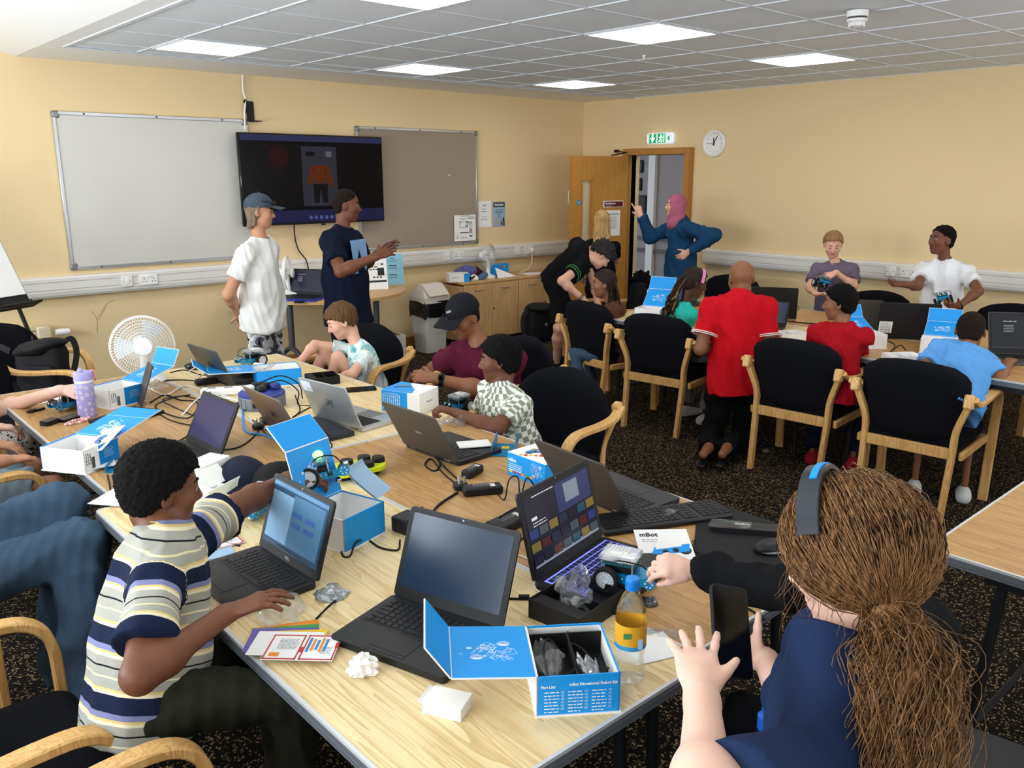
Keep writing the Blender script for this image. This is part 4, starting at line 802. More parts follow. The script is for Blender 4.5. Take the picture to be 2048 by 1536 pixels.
laptop('small laptop with a bluish screen beside the man in red', (5.30, 3.18), 190, .26, .18, 108, screen='#28324A', e=.15)
# white card strip on the brown-grey laptop, stickers
p = atz(948, 890, TZ+.02); ob('card_strip', MB().box((0, 0, .004), (.13, .08, .006), bev=.002), 'paper', loc=(p[0], p[1], TZ+.02), rz=R(-28), label='white plastic strip lying on the brown-grey laptop', cat='card')
# closed tablet under the blue flap, slim tablet on edge
p = atz(228, 838, TZ); ob('tablet', MB().prism(rrect(.26, .19, .012), 0, .012), 'lap_key', loc=(p[0]+.05, p[1]-.02, TZ), rz=R(25), label='closed black tablet half under a blue box flap', cat='tablet')
p = atz(303, 812, TZ); ob('tablet', MB().box((0, 0, .095), (.009, .12, .20), bev=.002, Rm=roty(R(20))), 'lap_gun', loc=(p[0], p[1]+.06, TZ), rz=R(-10), label='slim grey tablet standing on edge among the cables', cat='tablet')
# ---- full-size keyboard
def kbd():
    a, b = atz(1220, 1072, TZ), atz(1425, 1010, TZ); t = thing('keyboard', 'long black computer keyboard at the table edge', 'keyboard', (1.985, 1.515, TZ), R(-24))
    b_ = ob('case', MB().box((0, 0, .010), (.44, .135, .02), bev=.006), 'lap_black', t)
    for x0, w in ((-.085, .26), (.078, .05), (.168, .10)):
        e = link('key_block', None, b_, (x0, 0, 0)); add_keys(e, w, -.055, .055, False, 'lap_key', .02, 6)
    return t
t = kbd()
for o in list(t.children):
    for e in list(o.children):
        for kq in list(e.children): m0 = e.location.copy(); kq.parent = o; kq.location = m0; kq.name = 'key_block'
        bpy.data.objects.remove(e)
# ---- black mat at the table corner with mouse, phone, earphones
pm = [atz(*q, TZ)[:2] for q in ((1424, 1010), (1568, 1048), (1640, 1100), (1540, 1160), (1370, 1130))]
ob('desk_mat', MB().prism([(1.80, 1.26), (1.86, 1.10), (2.12, 1.04), (2.225, 1.10), (2.225, 1.48), (2.16, 1.50)], TZ+.001, TZ+.005), mat('mat_black', '#1A1A1D', .85), smooth=False, label='black mat on the table corner under the mouse', cat='mat')
p = atz(1495, 1064, TZ+.01); t = thing('remote_control', 'black remote control in a clear bag on the black mat', 'remote', (p[0]+.02, p[1], TZ+.005), R(-52)); ob('case', MB().prism(rrect(.24, .055, .018), 0, .018), 'lap_black', t); ob('clear_wrap', soft(MB().box((-.06, 0, .022), (.12, .045, .01), bev=.004), .006, 4, 60), 'clear_plastic', t)
p = atz(1545, 1100, TZ+.01); t = thing('computer_mouse', 'black and grey computer mouse on the black mat', 'mouse', (p[0], p[1], TZ+.005), R(60)); ob('shell', MB().ell((0, 0, .012), (.032, .058, .026), n=20, k=12), 'lap_black', t); ob('side_band', MB().ell((0, 0, .010), (.034, .055, .012), n=20, k=8), 'grey_mid', t)
# ---- kit boxes
def exploded_print(scale=1, seed=2):
    r = random.Random(seed); mb = MB()
    def ring(cx, cy, rr, w=.0007, n=20, sq=.6): mb.tube([(cx+rr*math.cos(a), cy+rr*sq*math.sin(a), 0) for a in np.linspace(0, 6.283, n, endpoint=False)], w, 3, closed=True)
    def rect(cx, cy, w, h, rot): q = rotz(rot); mb.tube([tuple(np.array((cx, cy, 0))+q @ np.array((x, y, 0))) for x, y in ((-w/2, -h/2), (w/2, -h/2), (w/2, h/2), (-w/2, h/2))], .0007, 3, closed=True)
    for cx, cy, rr in ((-.032, -.028, .015), (.034, .028, .015), (.05, -.01, .006)):
        for f in (1, .8, .6, .35): ring(cx, cy, rr*f)
    for _ in range(16): rect(r.gauss(0, .022), r.gauss(0, .014), r.uniform(.006, .026), r.uniform(.004, .018), r.choice((.5, -.4, .9)))
    for _ in range(14): ring(r.gauss(0, .024), r.gauss(0, .016), r.uniform(.002, .006), n=10)
    rect(-.045, .008, .026, .022, .35); rect(-.03, .034, .014, .016, .4)
    return mb
DRAW = mesh('printed_drawing', exploded_print(), 'print_white', False)
def kitbox(label, A, ang, walls, lid, w=.16, d=.205, h=.088, z=TZ, inside='paper', extra=None, tilt2=0, wall_text=None, far=False):
    """A: near bottom corner (x,y); local x along ang, local y inwards; walls: dict side->'b','w','h'; lid=(side, angle of panel above horizontal, angle of flap)"""
    t = thing('kit_box', label, 'box', (A[0], A[1], z), R(ang)); th = .003
    G = {'f': ((w/2, th/2), (w, th)), 'k': ((w/2, d-th/2), (w, th)), 'l': ((th/2, d/2), (th, d)), 'r': ((w-th/2, d/2), (th, d))}
    ob('bottom', MB().box((w/2, d/2, .002), (w+.006, d+.006, .004)), 'paper', t, smooth=False)
    for s_, (c, q) in G.items():
        k = walls.get(s_, 'w'); wo = ob('wall', MB().box((c[0], c[1], h/2+.002), (q[0], q[1], h)), 'blue' if k == 'b' else 'paper', t, smooth=False)
        out = {'f': (0, -1), 'k': (0, 1), 'l': (-1, 0), 'r': (1, 0)}[s_]; ax = np.array({'f': (1, 0, 0), 'k': (-1, 0, 0), 'l': (0, -1, 0), 'r': (0, 1, 0)}[s_], float); L = w if s_ in 'fk' else d
        pc = np.array((c[0]+out[0]*(th/2+.0006), c[1]+out[1]*(th/2+.0006), h/2)); Rm = np.column_stack((ax, UP, np.cross(ax, UP)))
        if k == 'b': ob('inner_face', MB().box((c[0]-out[0]*th*.7, c[1]-out[1]*th*.7, h/2), (max(q[0]-th*2, .001), max(q[1]-th*2, .001), h-.004)), inside, wo, smooth=False)
        if k == 'h':
            ob('blue_panel', MB().at(pc, Rm).box((L*.21, 0, 0), (L*.58, h*.99, .0008)), 'blue_deep', wo, smooth=False)
            mb = MB(); r = random.Random(5); x = -L*.30
            while x < -L*.22: b_ = r.choice((.0008, .0014, .002)); mb.at(pc, Rm).box((x, -h*.12, .0006), (b_, h*.5, .0004)); x += b_+r.choice((.001, .0018))
            mb.at(); lines_text(mb, h*.5, 3, .005, pc-ax*L*.44+UP*h*.1, Rm @ rotz(R(90)), seed=3); ob('barcode', mb, 'ink', wo, smooth=False)
            ob('panel_print', lines_text(MB(), L*.28, 5, .004, pc+ax*L*.2+UP*h*.25+np.cross(ax, UP)*.001, Rm, seed=2), 'pale_blue', wo, smooth=False)
    if wall_text: wall_text(t, w, d, h)
    if lid:
        side, a1, a2 = lid; L = {'l': w, 'r': w, 'k': d, 'f': d}[side]; W_ = {'l': d, 'r': d, 'k': w, 'f': w}[side]
        hp = {'l': (0, d/2), 'r': (w, d/2), 'k': (w/2, d), 'f': (w/2, 0)}[side]; out = {'l': (-1, 0, 0), 'r': (1, 0, 0), 'k': (0, 1, 0), 'f': (0, -1, 0)}[side]; out = np.array(out, float)
        e1 = out*math.cos(R(a1))+UP*math.sin(R(a1)); lat = np.cross(UP, out); n1 = np.cross(e1, lat)*-1; n1 = n1 if np.dot(n1, UP) > 0 or abs(n1[2]) < .2 and np.dot(n1, -out) > 0 else -n1
        H0 = np.array((hp[0], hp[1], h+.002)); Rm = np.column_stack((e1, np.cross(n1, e1), n1)); lo = link('lid', mesh('lid', MB().box((L/2, 0, -.0015), (L, W_, .003)), 'paper', False), t, H0, Rm=Rm)
        ob('lid_lining', MB().box((L/2, 0, .0006), (L-.004, W_-.004, .001)), 'blue', lo, smooth=False)
        dr = link('printed_drawing', DRAW, lo, (L*.5, 0, .0014), R(90 if side in 'kf' else 0)); s_ = min(L, W_)/.16*.85; dr.scale = (s_, s_, 1)
        F_ = h*.98; Rf = roty(R(-a2)); fo = link('flap', mesh('flap', MB().box((F_/2, 0, -.0015), (F_, W_, .003)), 'paper', False), lo, (L, 0, 0), Rm=Rf); ob('flap_lining', MB().box((F_/2, 0, .0006), (F_-.004, W_-.004, .001)), 'blue', lo, (L, 0, 0), Rm=Rf, smooth=False)
    if extra: extra(t, w, d, h)
    return t
def front_text(t, w, d, h):
    mb = MB(); A_ = np.column_stack(((1, 0, 0), (0, 0, 1), (0, -1, 0))).astype(float)
    mtext(mb, 'Part List:', .0085, (.008, -.0012, h*.76), A_, align='LEFT', bold=.0002); mtext(mb, 'mBot Educational Robot Kit', .0085, (w-.006, -.0012, h*.80), A_, align='RIGHT', bold=.0002)
    for i, x in enumerate((.03, .078, .126)):
        lines_text(mb, .03, 7, .0032, (x, -.0012, h*.62), A_, seed=i, gap=2.3)
        for k in range(6): mb.tube([(x+.022+.003*math.cos(a), -.0012, h*.62-k*.0075+.002*math.sin(a)) for a in np.linspace(0, 6.28, 7)], .0004, 3)
    ob('part_list_print', mb, 'print_white', t, smooth=False)
a, b = atz(1073, 1435, TZ), atz(1230, 1425, TZ); ang1 = math.degrees(math.atan2(b[1]-a[1], b[0]-a[0]))
def inner_tray(t, w, d, h):
    ob('black_insert', MB().box((w/2, d*.45, .02), (w-.01, d*.85, .036)).box((w/2, d*.86, .05), (w-.01, .003, .07)).box((w*.53, d*.42, .05), (.003, d*.8, .03)), 'black', t, smooth=False)
kitbox('open blue kit box in front with cables inside', a, ang1, {'f': 'b', 'r': 'b', 'k': 'b', 'l': 'w'}, ('l', 3, 52), w=.168, d=.195, extra=inner_tray, wall_text=front_text)
BX = np.array((math.cos(R(ang1)), math.sin(R(ang1)), 0)); BYv = np.array((-BX[1], BX[0], 0)); B0 = np.array((a[0], a[1], TZ))
def b1(x, y, z): return B0+BX*x+BYv*y+UP*z
cable('cable', [b1(.03, .05, .05), b1(.03, .12, .085), b1(.05, .15, .08), b1(.065, .08, .07), b1(.055, .04, .06), b1(.09, .07, .065), b1(.085, .14, .09), b1(.09, .17, .085)], .0024, 'black_soft', 'black lead coiled inside the front kit box', k=5)
cable('cable', [b1(.10, .03, .05), b1(.125, .06, .062), b1(.12, .11, .07), b1(.09, .13, .08), b1(.098, .06, .062), b1(.13, .035, .06), b1(.155, .05, .07)], .0024, 'black_soft', 'second black lead in the front kit box', k=5)
mat('foil', '#B9BDC2', .18, .5, trans=.3, alpha=.75); mat('clear_bag', '#E9ECEC', .08, trans=.85, alpha=.38); mat('foil_dark', '#4A4B50', .2, .6)
def bag(label, p, w, d, h, m, rz=0, seed=1, amp=.012):
    q = MB().ell((0, 0, h/2), (w/2, d/2, h/2), n=30, k=20); soft(q, amp, seed, 45); soft(q, amp*.5, seed+50, 140); v = np.array(q.v); v[:, 2] = np.maximum(v[:, 2], .001); q.v = [tuple(x) for x in v]
    return ob('plastic_bag', q, m, loc=p, rz=R(rz), ang=25, label=label, cat='bag')
bag('clear bag with an adapter inside the front kit box', b1(.045, .10, .042), .06, .14, .035, 'clear_bag', ang1, 3); bag('grey plastic bag in the right half of the front kit box', b1(.125, .07, .042), .05, .08, .03, 'foil', ang1, 8)
def bk(label, a, b, walls, lid, **k):
    A_, B_ = atz(*a, TZ), atz(*b, TZ); kitbox(label, A_, math.degrees(math.atan2(B_[1]-A_[1], B_[0]-A_[0])), walls, lid, **k)
bk('open kit box with a curled booklet behind the striped boy\'s laptop', (690, 1108), (795, 1052), {'f': 'b', 'r': 'b', 'l': 'w', 'k': 'b'}, ('k', 74, -32), w=.175, d=.17, h=.10)
bk('open white kit box at the left table edge', (172, 950), (247, 916), {'f': 'h', 'l': 'w', 'r': 'b', 'k': 'b'}, ('r', 8, 0), w=.175, d=.19, h=.088)
bk('open white kit box beside the desk fan', (222, 820), (297, 800), {'f': 'h', 'l': 'w', 'r': 'b', 'k': 'b'}, ('r', 14, 48), w=.185, d=.16, h=.088)
bk('open blue kit box in front of the boy in tie-dye', (514, 777), (612, 768), {'f': 'b', 'l': 'b', 'r': 'b', 'k': 'b'}, ('l', 2, 34), w=.225, d=.17, h=.085)
bk('open kit box with a blue lid beside the boy in the red hoodie', (1712, 699), (1790, 697), {'f': 'w', 'l': 'w', 'r': 'w', 'k': 'b'}, ('k', 22, 40), w=.20, d=.16, h=.088)
bk('open kit box with a blue lid in front of the boy in blue', (1838, 706), (1900, 712), {'f': 'w', 'l': 'w', 'r': 'w', 'k': 'b'}, ('k', 24, 42), w=.19, d=.16, h=.088)
bk('open kit box beside the girl in turquoise with its blue lid up', (1268, 643), (1322, 648), {'f': 'w', 'l': 'w', 'r': 'w', 'k': 'b'}, ('k', 45, 20), w=.20, d=.16, h=.10)
# closed boxes
def robot_print(mb, S_, m0=0):
    """flat picture of the small robot, about .1 wide"""
    for cx, cy, r in ((-.03, -.012, .014), (.032, -.012, .014)): mb.prism(circ(r*S_, 14, (cx*S_, cy*S_)), 0, .0004, m=m0+1)
    mb.prism([(x*S_, y*S_) for x, y in ((-.045, -.012), (.04, -.018), (.05, .006), (-.03, .012))], .0004, .0008, m=m0); mb.prism([(x*S_, y*S_) for x, y in ((-.03, .004), (.03, .002), (.036, .022), (-.022, .026))], .0008, .0012, m=m0+2)
    for x in (-.012, .012): mb.prism(circ(.007*S_, 10, (x*S_, -.008*S_)), .0012, .0015, m=m0+1)
def closed(label, a, b, w, d, h, paint):
    A_, B_ = atz(*a, TZ), atz(*b, TZ); an = math.atan2(B_[1]-A_[1], B_[0]-A_[0]); t = thing('kit_box', label, 'box', (A_[0], A_[1], TZ), an); paint(t, w, d, h); return t
def paint6(t, w, d, h):
    ob('carton', MB().box((w/2, d/2, h/2), (w, d, h), bev=.001), 'paper', t)
    ob('blue_side', MB().box((-.0006, d*.66, h/2), (.001, d*.67, h-.002)), 'blue', t, smooth=False); ob('side_print', lines_text(MB(), h*.8, 9, .005, (-.0015, d*.95, h*.5), np.column_stack(((0, 0, 1), (0, 1, 0), (-1, 0, 0))).astype(float), gap=2.2), 'print_white', t, smooth=False)
    ob('top_panel', MB().prism([(0, .04), (w*.35, d*.3), (w, d*.75), (w, d), (0, d)], h, h+.001), 'blue', t, smooth=False)
    mb = MB().at((w*.55, d*.72, h+.001), rotz(R(-62))); robot_print(mb, .9); ob('robot_picture', mb, ['blue_deep', 'ink', 'grey_mid'], t, smooth=False)
    ob('front_print', lines_text(MB(), .05, 1, .008, (w*.5, -.001, h*.5), np.column_stack(((1, 0, 0), (0, 0, 1), (0, -1, 0))).astype(float)), 'ink_light', t, smooth=False)
closed('closed white and blue kit box in front of the man in the cap', (840, 831), (874, 815), .165, .205, .098, paint6)
def paint7(t, w, d, h):
    ob('carton', MB().box((w/2, d/2, h/2), (w, d, h), bev=.001), 'blue', t); ob('top_panel', MB().box((w/2, d/2, h+.0005), (w-.002, d-.002, .001)), 'paper', t, smooth=False)
    Rm = np.column_stack(((0, -1, 0), (0, 0, 1), (-1, 0, 0))).astype(float); mb = MB()
    for i, m in enumerate(range(6)): mb.prism(circ(.007, 12), 0, .0006, m=m, Rm=Rm, c=(-.0004, d*.9-i*.021, h*.22))
    ob('colour_dots', mb, ['yellow', 'red', 'purple', 'orange', 'green', 'orange'], t, smooth=False)
    ob('side_print', lines_text(lines_text(mtext(MB(), 'mBot', .018, (-.0012, d*.86, h*.72), Rm, bold=.0006), d*.35, 4, .004, (-.0012, d*.78, h*.55), Rm), .001, 1, .004, (-.001, d*.3, h*.5), Rm), 'print_white', t, smooth=False)
    o = link('printed_drawing', DRAW, t, (-.001, d*.22, h*.55), Rm=Rm); o.scale = (.5, .7, 1); o2 = link('printed_drawing', DRAW, t, (w*.62, -.001, h*.5), Rm=np.column_stack(((1, 0, 0), (0, 0, 1), (0, -1, 0))).astype(float)); o2.scale = (.8, .8, 1)
    mb = MB().at((w*.5, d*.6, h+.0012), rotz(R(-50))); robot_print(mb, 1.1)
    r = random.Random(3)
    for i in range(7): mb.box((-.06+i*.018, -.045, .0004), (.012, r.uniform(.01, .03), .0006), m=3+i % 3)
    ob('robot_picture', mb, ['blue_deep', 'ink', 'grey_mid', 'orange', 'red', 'yellow'], t, smooth=False)
    mb = MB()
    for i in range(3): mb.prism(circ(.006, 10), 0, .0006, m=i, Rm=np.column_stack(((1, 0, 0), (0, 0, 1), (0, -1, 0))).astype(float), c=(.02+i*.016, -.0004, h*.2))
    ob('front_dots', mb, ['yellow', 'red', 'green'], t, smooth=False)
closed('closed blue kit box with a robot picture on its white top', (1090, 977), (1164, 952), .165, .195, .085, paint7)
# booklet in the second box, leaflets
p = atz(735, 1045, TZ); mb = MB(); NU = 10
vs = [(.10*math.sin(u*1.6), v, .06+.11*u-.02*u*u) for u in np.linspace(0, 1, NU) for v in (-.05, .05)]; mb.add(vs, [(2*i, 2*i+1, 2*i+3, 2*i+2) for i in range(NU-1)])
q = np.array(vs); mb.add(q+np.array((.0015, 0, .001)), [(2*i, 2*i+2, 2*i+3, 2*i+1) for i in range(NU-1)])
t = thing('booklet', 'white booklet curling out of the open kit box', 'booklet', (p[0]+.08, p[1]+.03, TZ+.004), R(120)); ob('pages', mb, 'paper', t); ob('cover', MB().add(q+np.array((-.006, 0, .004)), [(2*i, 2*i+1, 2*i+3, 2*i+2) for i in range(NU-1)]), 'pale_blue', t)
def sheet(label, px, py, w, d, rz, m='paper', art=None, z=TZ, name='leaflet', th=.0015, curl=0):
    p = atz(px, py, z); t = thing(name, label, 'paper', (p[0], p[1], z), R(rz)); N = 8
    vs = [(-w/2+w*i/N, s_*d/2, .001+k*th+curl*(2*abs(i/N-.5))**2) for k in (0, 1) for i in range(N+1) for s_ in (-1, 1)]; n = 2*(N+1); fs = []
    for i in range(N): fs += [(2*i, 2*i+1, 2*i+3, 2*i+2), (n+2*i, n+2*i+2, n+2*i+3, n+2*i+1), (2*i, 2*i+2, n+2*i+2, n+2*i), (2*i+1, n+2*i+1, n+2*i+3, 2*i+3)]
    fs += [(0, n, n+1, 1), (2*N, 2*N+1, n+2*N+1, n+2*N)]
    ob('page', MB().add(vs, fs), m, t, smooth=False)
    if art: art(t, w, d, .001+th+.0005)
    return t
def art_manual(t, w, d, z):
    ob('title', mtext(MB(), 'mBot', .024, (-w*.42, d*.34, z), align='LEFT', bold=.0006), 'ink', t, smooth=False); ob('small_print', lines_text(MB(), w*.3, 2, .004, (-w*.25, d*.2, z), E3), 'ink_light', t, smooth=False)
    mb = MB().at((.01, -.01, z), rotz(R(12))); robot_print(mb, 1.3); ob('robot_picture', mb, ['blue', 'ink', 'paper'], t, smooth=False)
sheet('white instruction manual behind the robot at the right', 1330, 1095, .155, .16, -44, art=art_manual, z=TZ+.022, name='manual').rotation_euler = (R(14), 0, R(-40))
def art_card(t, w, d, z):
    mb = MB()
    for x0, x1 in ((-.49, -.02), (.02, .49)):
        for (a, b, c_, e) in ((x0, -.48, x1, -.44), (x0, .44, x1, .48), (x0, -.48, x0+.02, .48), (x1-.02, -.48, x1, .48)): mb.box(((a+c_)/2*w, (b+e)/2*d, z), (abs(c_-a)*w, abs(e-b)*d, .0004))
    mb.box((0, -.1*d, z), (.05*w, .2*d, .0005)); mb.box((.48*w, .1*d, z), (.05*w, .2*d, .0005)); ob('red_border', mb, 'red', t, smooth=False)
    mb = MB()
    for i in range(5): mb.box((w*(.08+.06*i), d*.1, z), (.006, d*(.55-.08*(i % 3)), .0005), m=i % 2)
    mb.box((-w*.35, -d*.3, z), (.022, .015, .0005), m=1); ob('code_diagram', mb, ['sign_blue', 'orange'], t, smooth=False, kind='stuff'); ob('card_print', lines_text(lines_text(MB(), w*.28, 8, .003, (-w*.22, d*.3, z), E3), w*.15, 5, .003, (w*.36, d*.0, z), E3, seed=5), 'ink_light', t, smooth=False)
CARDC = ['orange', 'green', 'purple', 'sign_blue', 'yellow', 'paper']
for i, (px, py, rz, m) in enumerate(((572, 1270, -12, 'orange'), (567, 1276, -20, 'green'), (563, 1280, -26, 'purple'), (604, 1294, -34, 'sign_blue'), (582, 1285, -24, 'yellow'), (572, 1288, -30, 'paper'))):
    sheet(['orange project card at the back of the card fan', 'green project card in the card fan', 'purple project card in the card fan', 'blue project card under the red one', 'yellow project card in the card fan', 'white project card just under the red one'][i], px, py, .155, .10, rz-14, m, None, TZ+.0016*i, 'project_card', .001)
sheet('red-edged project card on top of the card fan', 605, 1296, .16, .105, -44, 'paper', art_card, TZ+.011, 'project_card', .001)
sheet('red-edged project card beside the striped boy\'s laptop', 425, 1088, .155, .10, -4, 'paper', art_card, TZ+.002, 'project_card'); sheet('pale blue project card under the red-edged one by the striped boy', 415, 1108, .14, .09, -12, 'pale_blue', None, TZ, 'project_card')
sheet('folded paper leaflet lying over the dark grey laptop', 505, 745, .17, .13, 20, z=TZ+.024, curl=.03); sheet('white sheet under the hand with the bottle', 78, 800, .25, .16, 20)
sheet('white booklet lying under the striped boy\'s chin', 240, 992, .17, .12, 38, z=TZ+.004); sheet('white paper near the crumpled bags in front of the bottle', 1300, 1298, .13, .10, -20, z=TZ)
sheet('white sheet beside the small robot arm at the left', 195, 930, .12, .09, -10, z=TZ+.01)
p = atz(218, 893, TZ+.07); sheet('white card with a robot picture leaning out of the left kit box', 205, 880, .17, .10, 42, 'paper', lambda t, w, d, z: ob('robot_picture', (lambda m: (robot_print(m.at((0, .01, z)), .7), m)[1])(MB()), ['blue', 'ink', 'purple'], t, smooth=False), TZ+.085, 'insert_card').rotation_euler = (R(-14), R(-16), R(42))
# trays
def tray(label, px, py, w, d, h, rz, m, z=TZ, div=True):
    p = atz(px, py, z); t = thing('tray', label, 'tray', (p[0], p[1], z), R(rz)); ob('floor', MB().box((0, 0, .002), (w, d, .003)), m, t, smooth=False)
    for x, y, sx, sy in ((0, d/2, w, .003), (0, -d/2, w, .003), (w/2, 0, .003, d), (-w/2, 0, .003, d)): ob('wall', MB().box((x, y, h/2), (sx, sy, h)), m, t, smooth=False)
    if div: ob('divider', MB().box((w*.1, 0, h*.4), (.003, d, h*.75)), m, t, smooth=False); ob('flap', MB().box((-w*.38, 0, h*.9), (w*.22, d, .003)), m, t, smooth=False)
    return t
tray('black card tray behind the front kit box', 1152, 1225, .185, .15, .05, 8, 'black'); tray('black card insert beside the open blue box', 645, 765, .15, .13, .042, -15, 'black')
tray('white card tray beside the striped boy\'s face', 423, 985, .17, .12, .04, 28, 'paper'); tray('white card tray next to the kneeling man', 1578, 676, .20, .15, .04, -30, 'paper'); tray('white card tray in front of the boy in blue', 1805, 722, .19, .13, .04, -35, 'paper')
sheet('white lid card standing behind the white tray', 415, 955, .16, .08, 30, 'paper', None, TZ+.05).rotation_euler = (R(40), 0, R(28))
p = atz(420, 918, TZ+.07); ob('white_carton', MB().box((0, 0, .04), (.15, .09, .08), bev=.001), 'paper', loc=(p[0]-.03, p[1]-.03, TZ), rz=R(25), label='small white carton beside the striped boy\'s forehead', cat='box')
bag('clear bag standing in the black tray', atz(1150, 1222, TZ)+np.array((0, 0, .01)), .10, .09, .09, 'clear_bag', 20, 12, .014); bag('silver antistatic bag between the two front laptops', atz(655, 1190, TZ), .085, .09, .012, 'foil', 20, 5, .008)
bag('clear plastic bag by the striped boy\'s wrist', atz(560, 1228, TZ), .15, .10, .02, 'clear_bag', 30, 6, .012); bag('dark zip bag behind the water bottle', atz(1293, 1205, TZ), .05, .06, .006, 'foil_dark', 10, 7, .004); bag('crumpled clear bag in front of the phone', atz(1320, 1268, TZ), .11, .05, .012, 'clear_bag', -40, 9, .008)
bag('clear bag of cable ties beside the boy in the chequered shirt', atz(915, 850, TZ), .13, .07, .02, 'clear_bag', 0, 10, .01); bag('clear bag in the white tray', atz(425, 970, TZ)+np.array((0, 0, .01)), .09, .07, .03, 'clear_bag', 0, 11); bag('clear bag on the blue box in front of the boy in tie-dye', atz(540, 740, TZ+.09), .09, .06, .02, 'clear_bag', 0, 13)
bag('clear bag on the table beside the kneeling man', atz(1560, 690, TZ), .15, .08, .015, 'clear_bag', 0, 14); bag('clear scrap of plastic on the long keyboard', atz(1340, 1026, TZ+.02), .07, .03, .006, 'clear_bag', 0, 15, .004); bag('clear bag beside the desk fan', atz(312, 775, TZ), .12, .10, .03, 'clear_bag', 0, 16)
bag('clear scrap lying on the carpet behind the girl\'s head', atz(1780, 968, 0), .16, .10, .008, 'clear_bag', 0, 17, .006); bag('white wrapper under the arm of the boy in blue', atz(2010, 730, TZ), .12, .07, .02, 'clear_bag', 0, 18); bag('clear scrap on the carpet beside the sandals', atz(1532, 902, 0), .06, .04, .005, 'clear_bag', 0, 19, .004)
# crumpled tissue and small white box
q = MB().ell((0, 0, .022), (.03, .026, .022), n=36, k=26); soft(q, .006, 21, 90); soft(q, .005, 22, 220); v = np.array(q.v); v[:, 2] = np.maximum(v[:, 2], .001); q.v = [tuple(x) for x in v]
ob('tissue', q, mat('tissue', '#F6F5F1', .9), loc=atz(726, 1352, TZ), ang=20, label='crumpled white tissue beside the front laptop', cat='tissue')
p = atz(925, 1430, TZ); t = thing('small_carton', 'small plain white carton in front of the blue lid', 'box', (p[0]-.01, p[1]+.035, TZ), R(28)); ob('carton', MB().box((0, 0, .0135), (.062, .085, .027), bev=.001), 'paper', t); ob('tuck_flap', MB().box((.0, .045, .022), (.058, .018, .002), Rm=rotx(R(25))), 'paper', t); ob('thumb_notch', MB().lathe([(.001, 0), (.006, 0)], 10, c=(.02, -.0428, .012), Rm=rotx(R(90))), 'pvc_white', t)
# ---- water bottle with a label
mat('bottle_clear', '#F1F6F6', .03, trans=1, alpha=.5, ior=1.22); mat('cap_blue', '#1E86D8', .4); mat('label_orange', '#E0A52A', .45); mat('label_teal', '#3C9CC8', .45)
p = atz(1258, 1355, TZ); t = thing('water_bottle', 'clear plastic bottle with a blue cap and orange label', 'bottle', (p[0], p[1], TZ))
BR = .0335
ob('bottle_body', MB().lathe([(.001, .004), (BR*.8, .0), (BR, .008), (BR*.97, .03), (BR*.84, .05), (BR*.9, .065), (BR, .08), (BR, .14), (BR*.92, .165), (BR*.6, .195), (.0125, .205), (.0125, .215)], 28), 'bottle_clear', t)
ob('label_sleeve', MB().lathe([(BR*1.01, .082), (BR*1.012, .092), (BR*1.012, .135), (BR*1.01, .138)], 28, mats=[1, 0, 0]), ['label_orange', 'label_teal'], t)
Rl = np.column_stack(((-RT, UP, -FW))) if False else np.column_stack((RT, UP, -FW)); cpos = -FW*(BR*1.02)
ob('barcode', MB().at(cpos*.9+RT*.016+np.array((0, 0, .098)), Rl).box((0, 0, 0), (.010, .022, .004)), 'pale_blue', t, smooth=False); ob('label_mark', MB().at(cpos+RT*-.012+np.array((0, 0, .118)), Rl).box((0, 0, 0), (.016, .012, .002)), mat('label_green2', '#4C8F5A', .5), t, smooth=False)
mb = MB().lathe([(.001, .236), (.0135, .235), (.0145, .232), (.0145, .21), (.0135, .21)], 24)
for i in range(24): a_ = i*math.pi/12; mb.box((.0147*math.cos(a_), .0147*math.sin(a_), .221), (.0012, .0016, .018), Rm=rotz(a_))
ob('cap', mb, 'cap_blue', t)
# flask with daisies
mat('lilac', '#A9A2DC', .45); mat('daisy_white', '#F3EFEA', .6); mat('daisy_pink', '#E8A9A0', .6)
p = atz(176, 832, TZ); FL = (p[0], p[1], TZ); t = thing('flask', 'lilac drinking flask printed with daisies', 'bottle', FL); FR = .039
ob('flask_body', MB().lathe([(.001, .0), (FR*.93, .0), (FR, .006), (FR, .15), (FR*.96, .158)], 36), 'lilac', t); ob('patterned_band', MB().lathe([(FR*.97, .157), (FR*.99, .16), (FR*.99, .166), (FR*.97, .169)], 36), 'daisy_white', t)
ob('lid', MB().lathe([(FR*.97, .168), (FR*1.02, .17), (FR*1.02, .198), (FR*.94, .204), (FR*.7, .207), (.001, .207)], 36).box((-.012, -.01, .214), (.016, .03, .014), bev=.004).tube([(-.015, 0, .205), (-.012, -.01, .222)], .007, 8), 'lilac', t)
ob('carry_loop', MB().tube(spline([(.03, .0, .205), (.046, 0, .20), (.048, 0, .18), (.042, 0, .165)], 4), .005, 6), 'daisy_pink', t)
rnd = random.Random(11); mb = MB()
spots = []
for i in range(400):
    a_, z_ = rnd.uniform(0, 6.283), rnd.uniform(.012, .145)
    if all(math.hypot(((a_-b_+math.pi) % 6.283-math.pi)*FR, z_-c_) > .021 for b_, c_ in spots): spots.append((a_, z_))
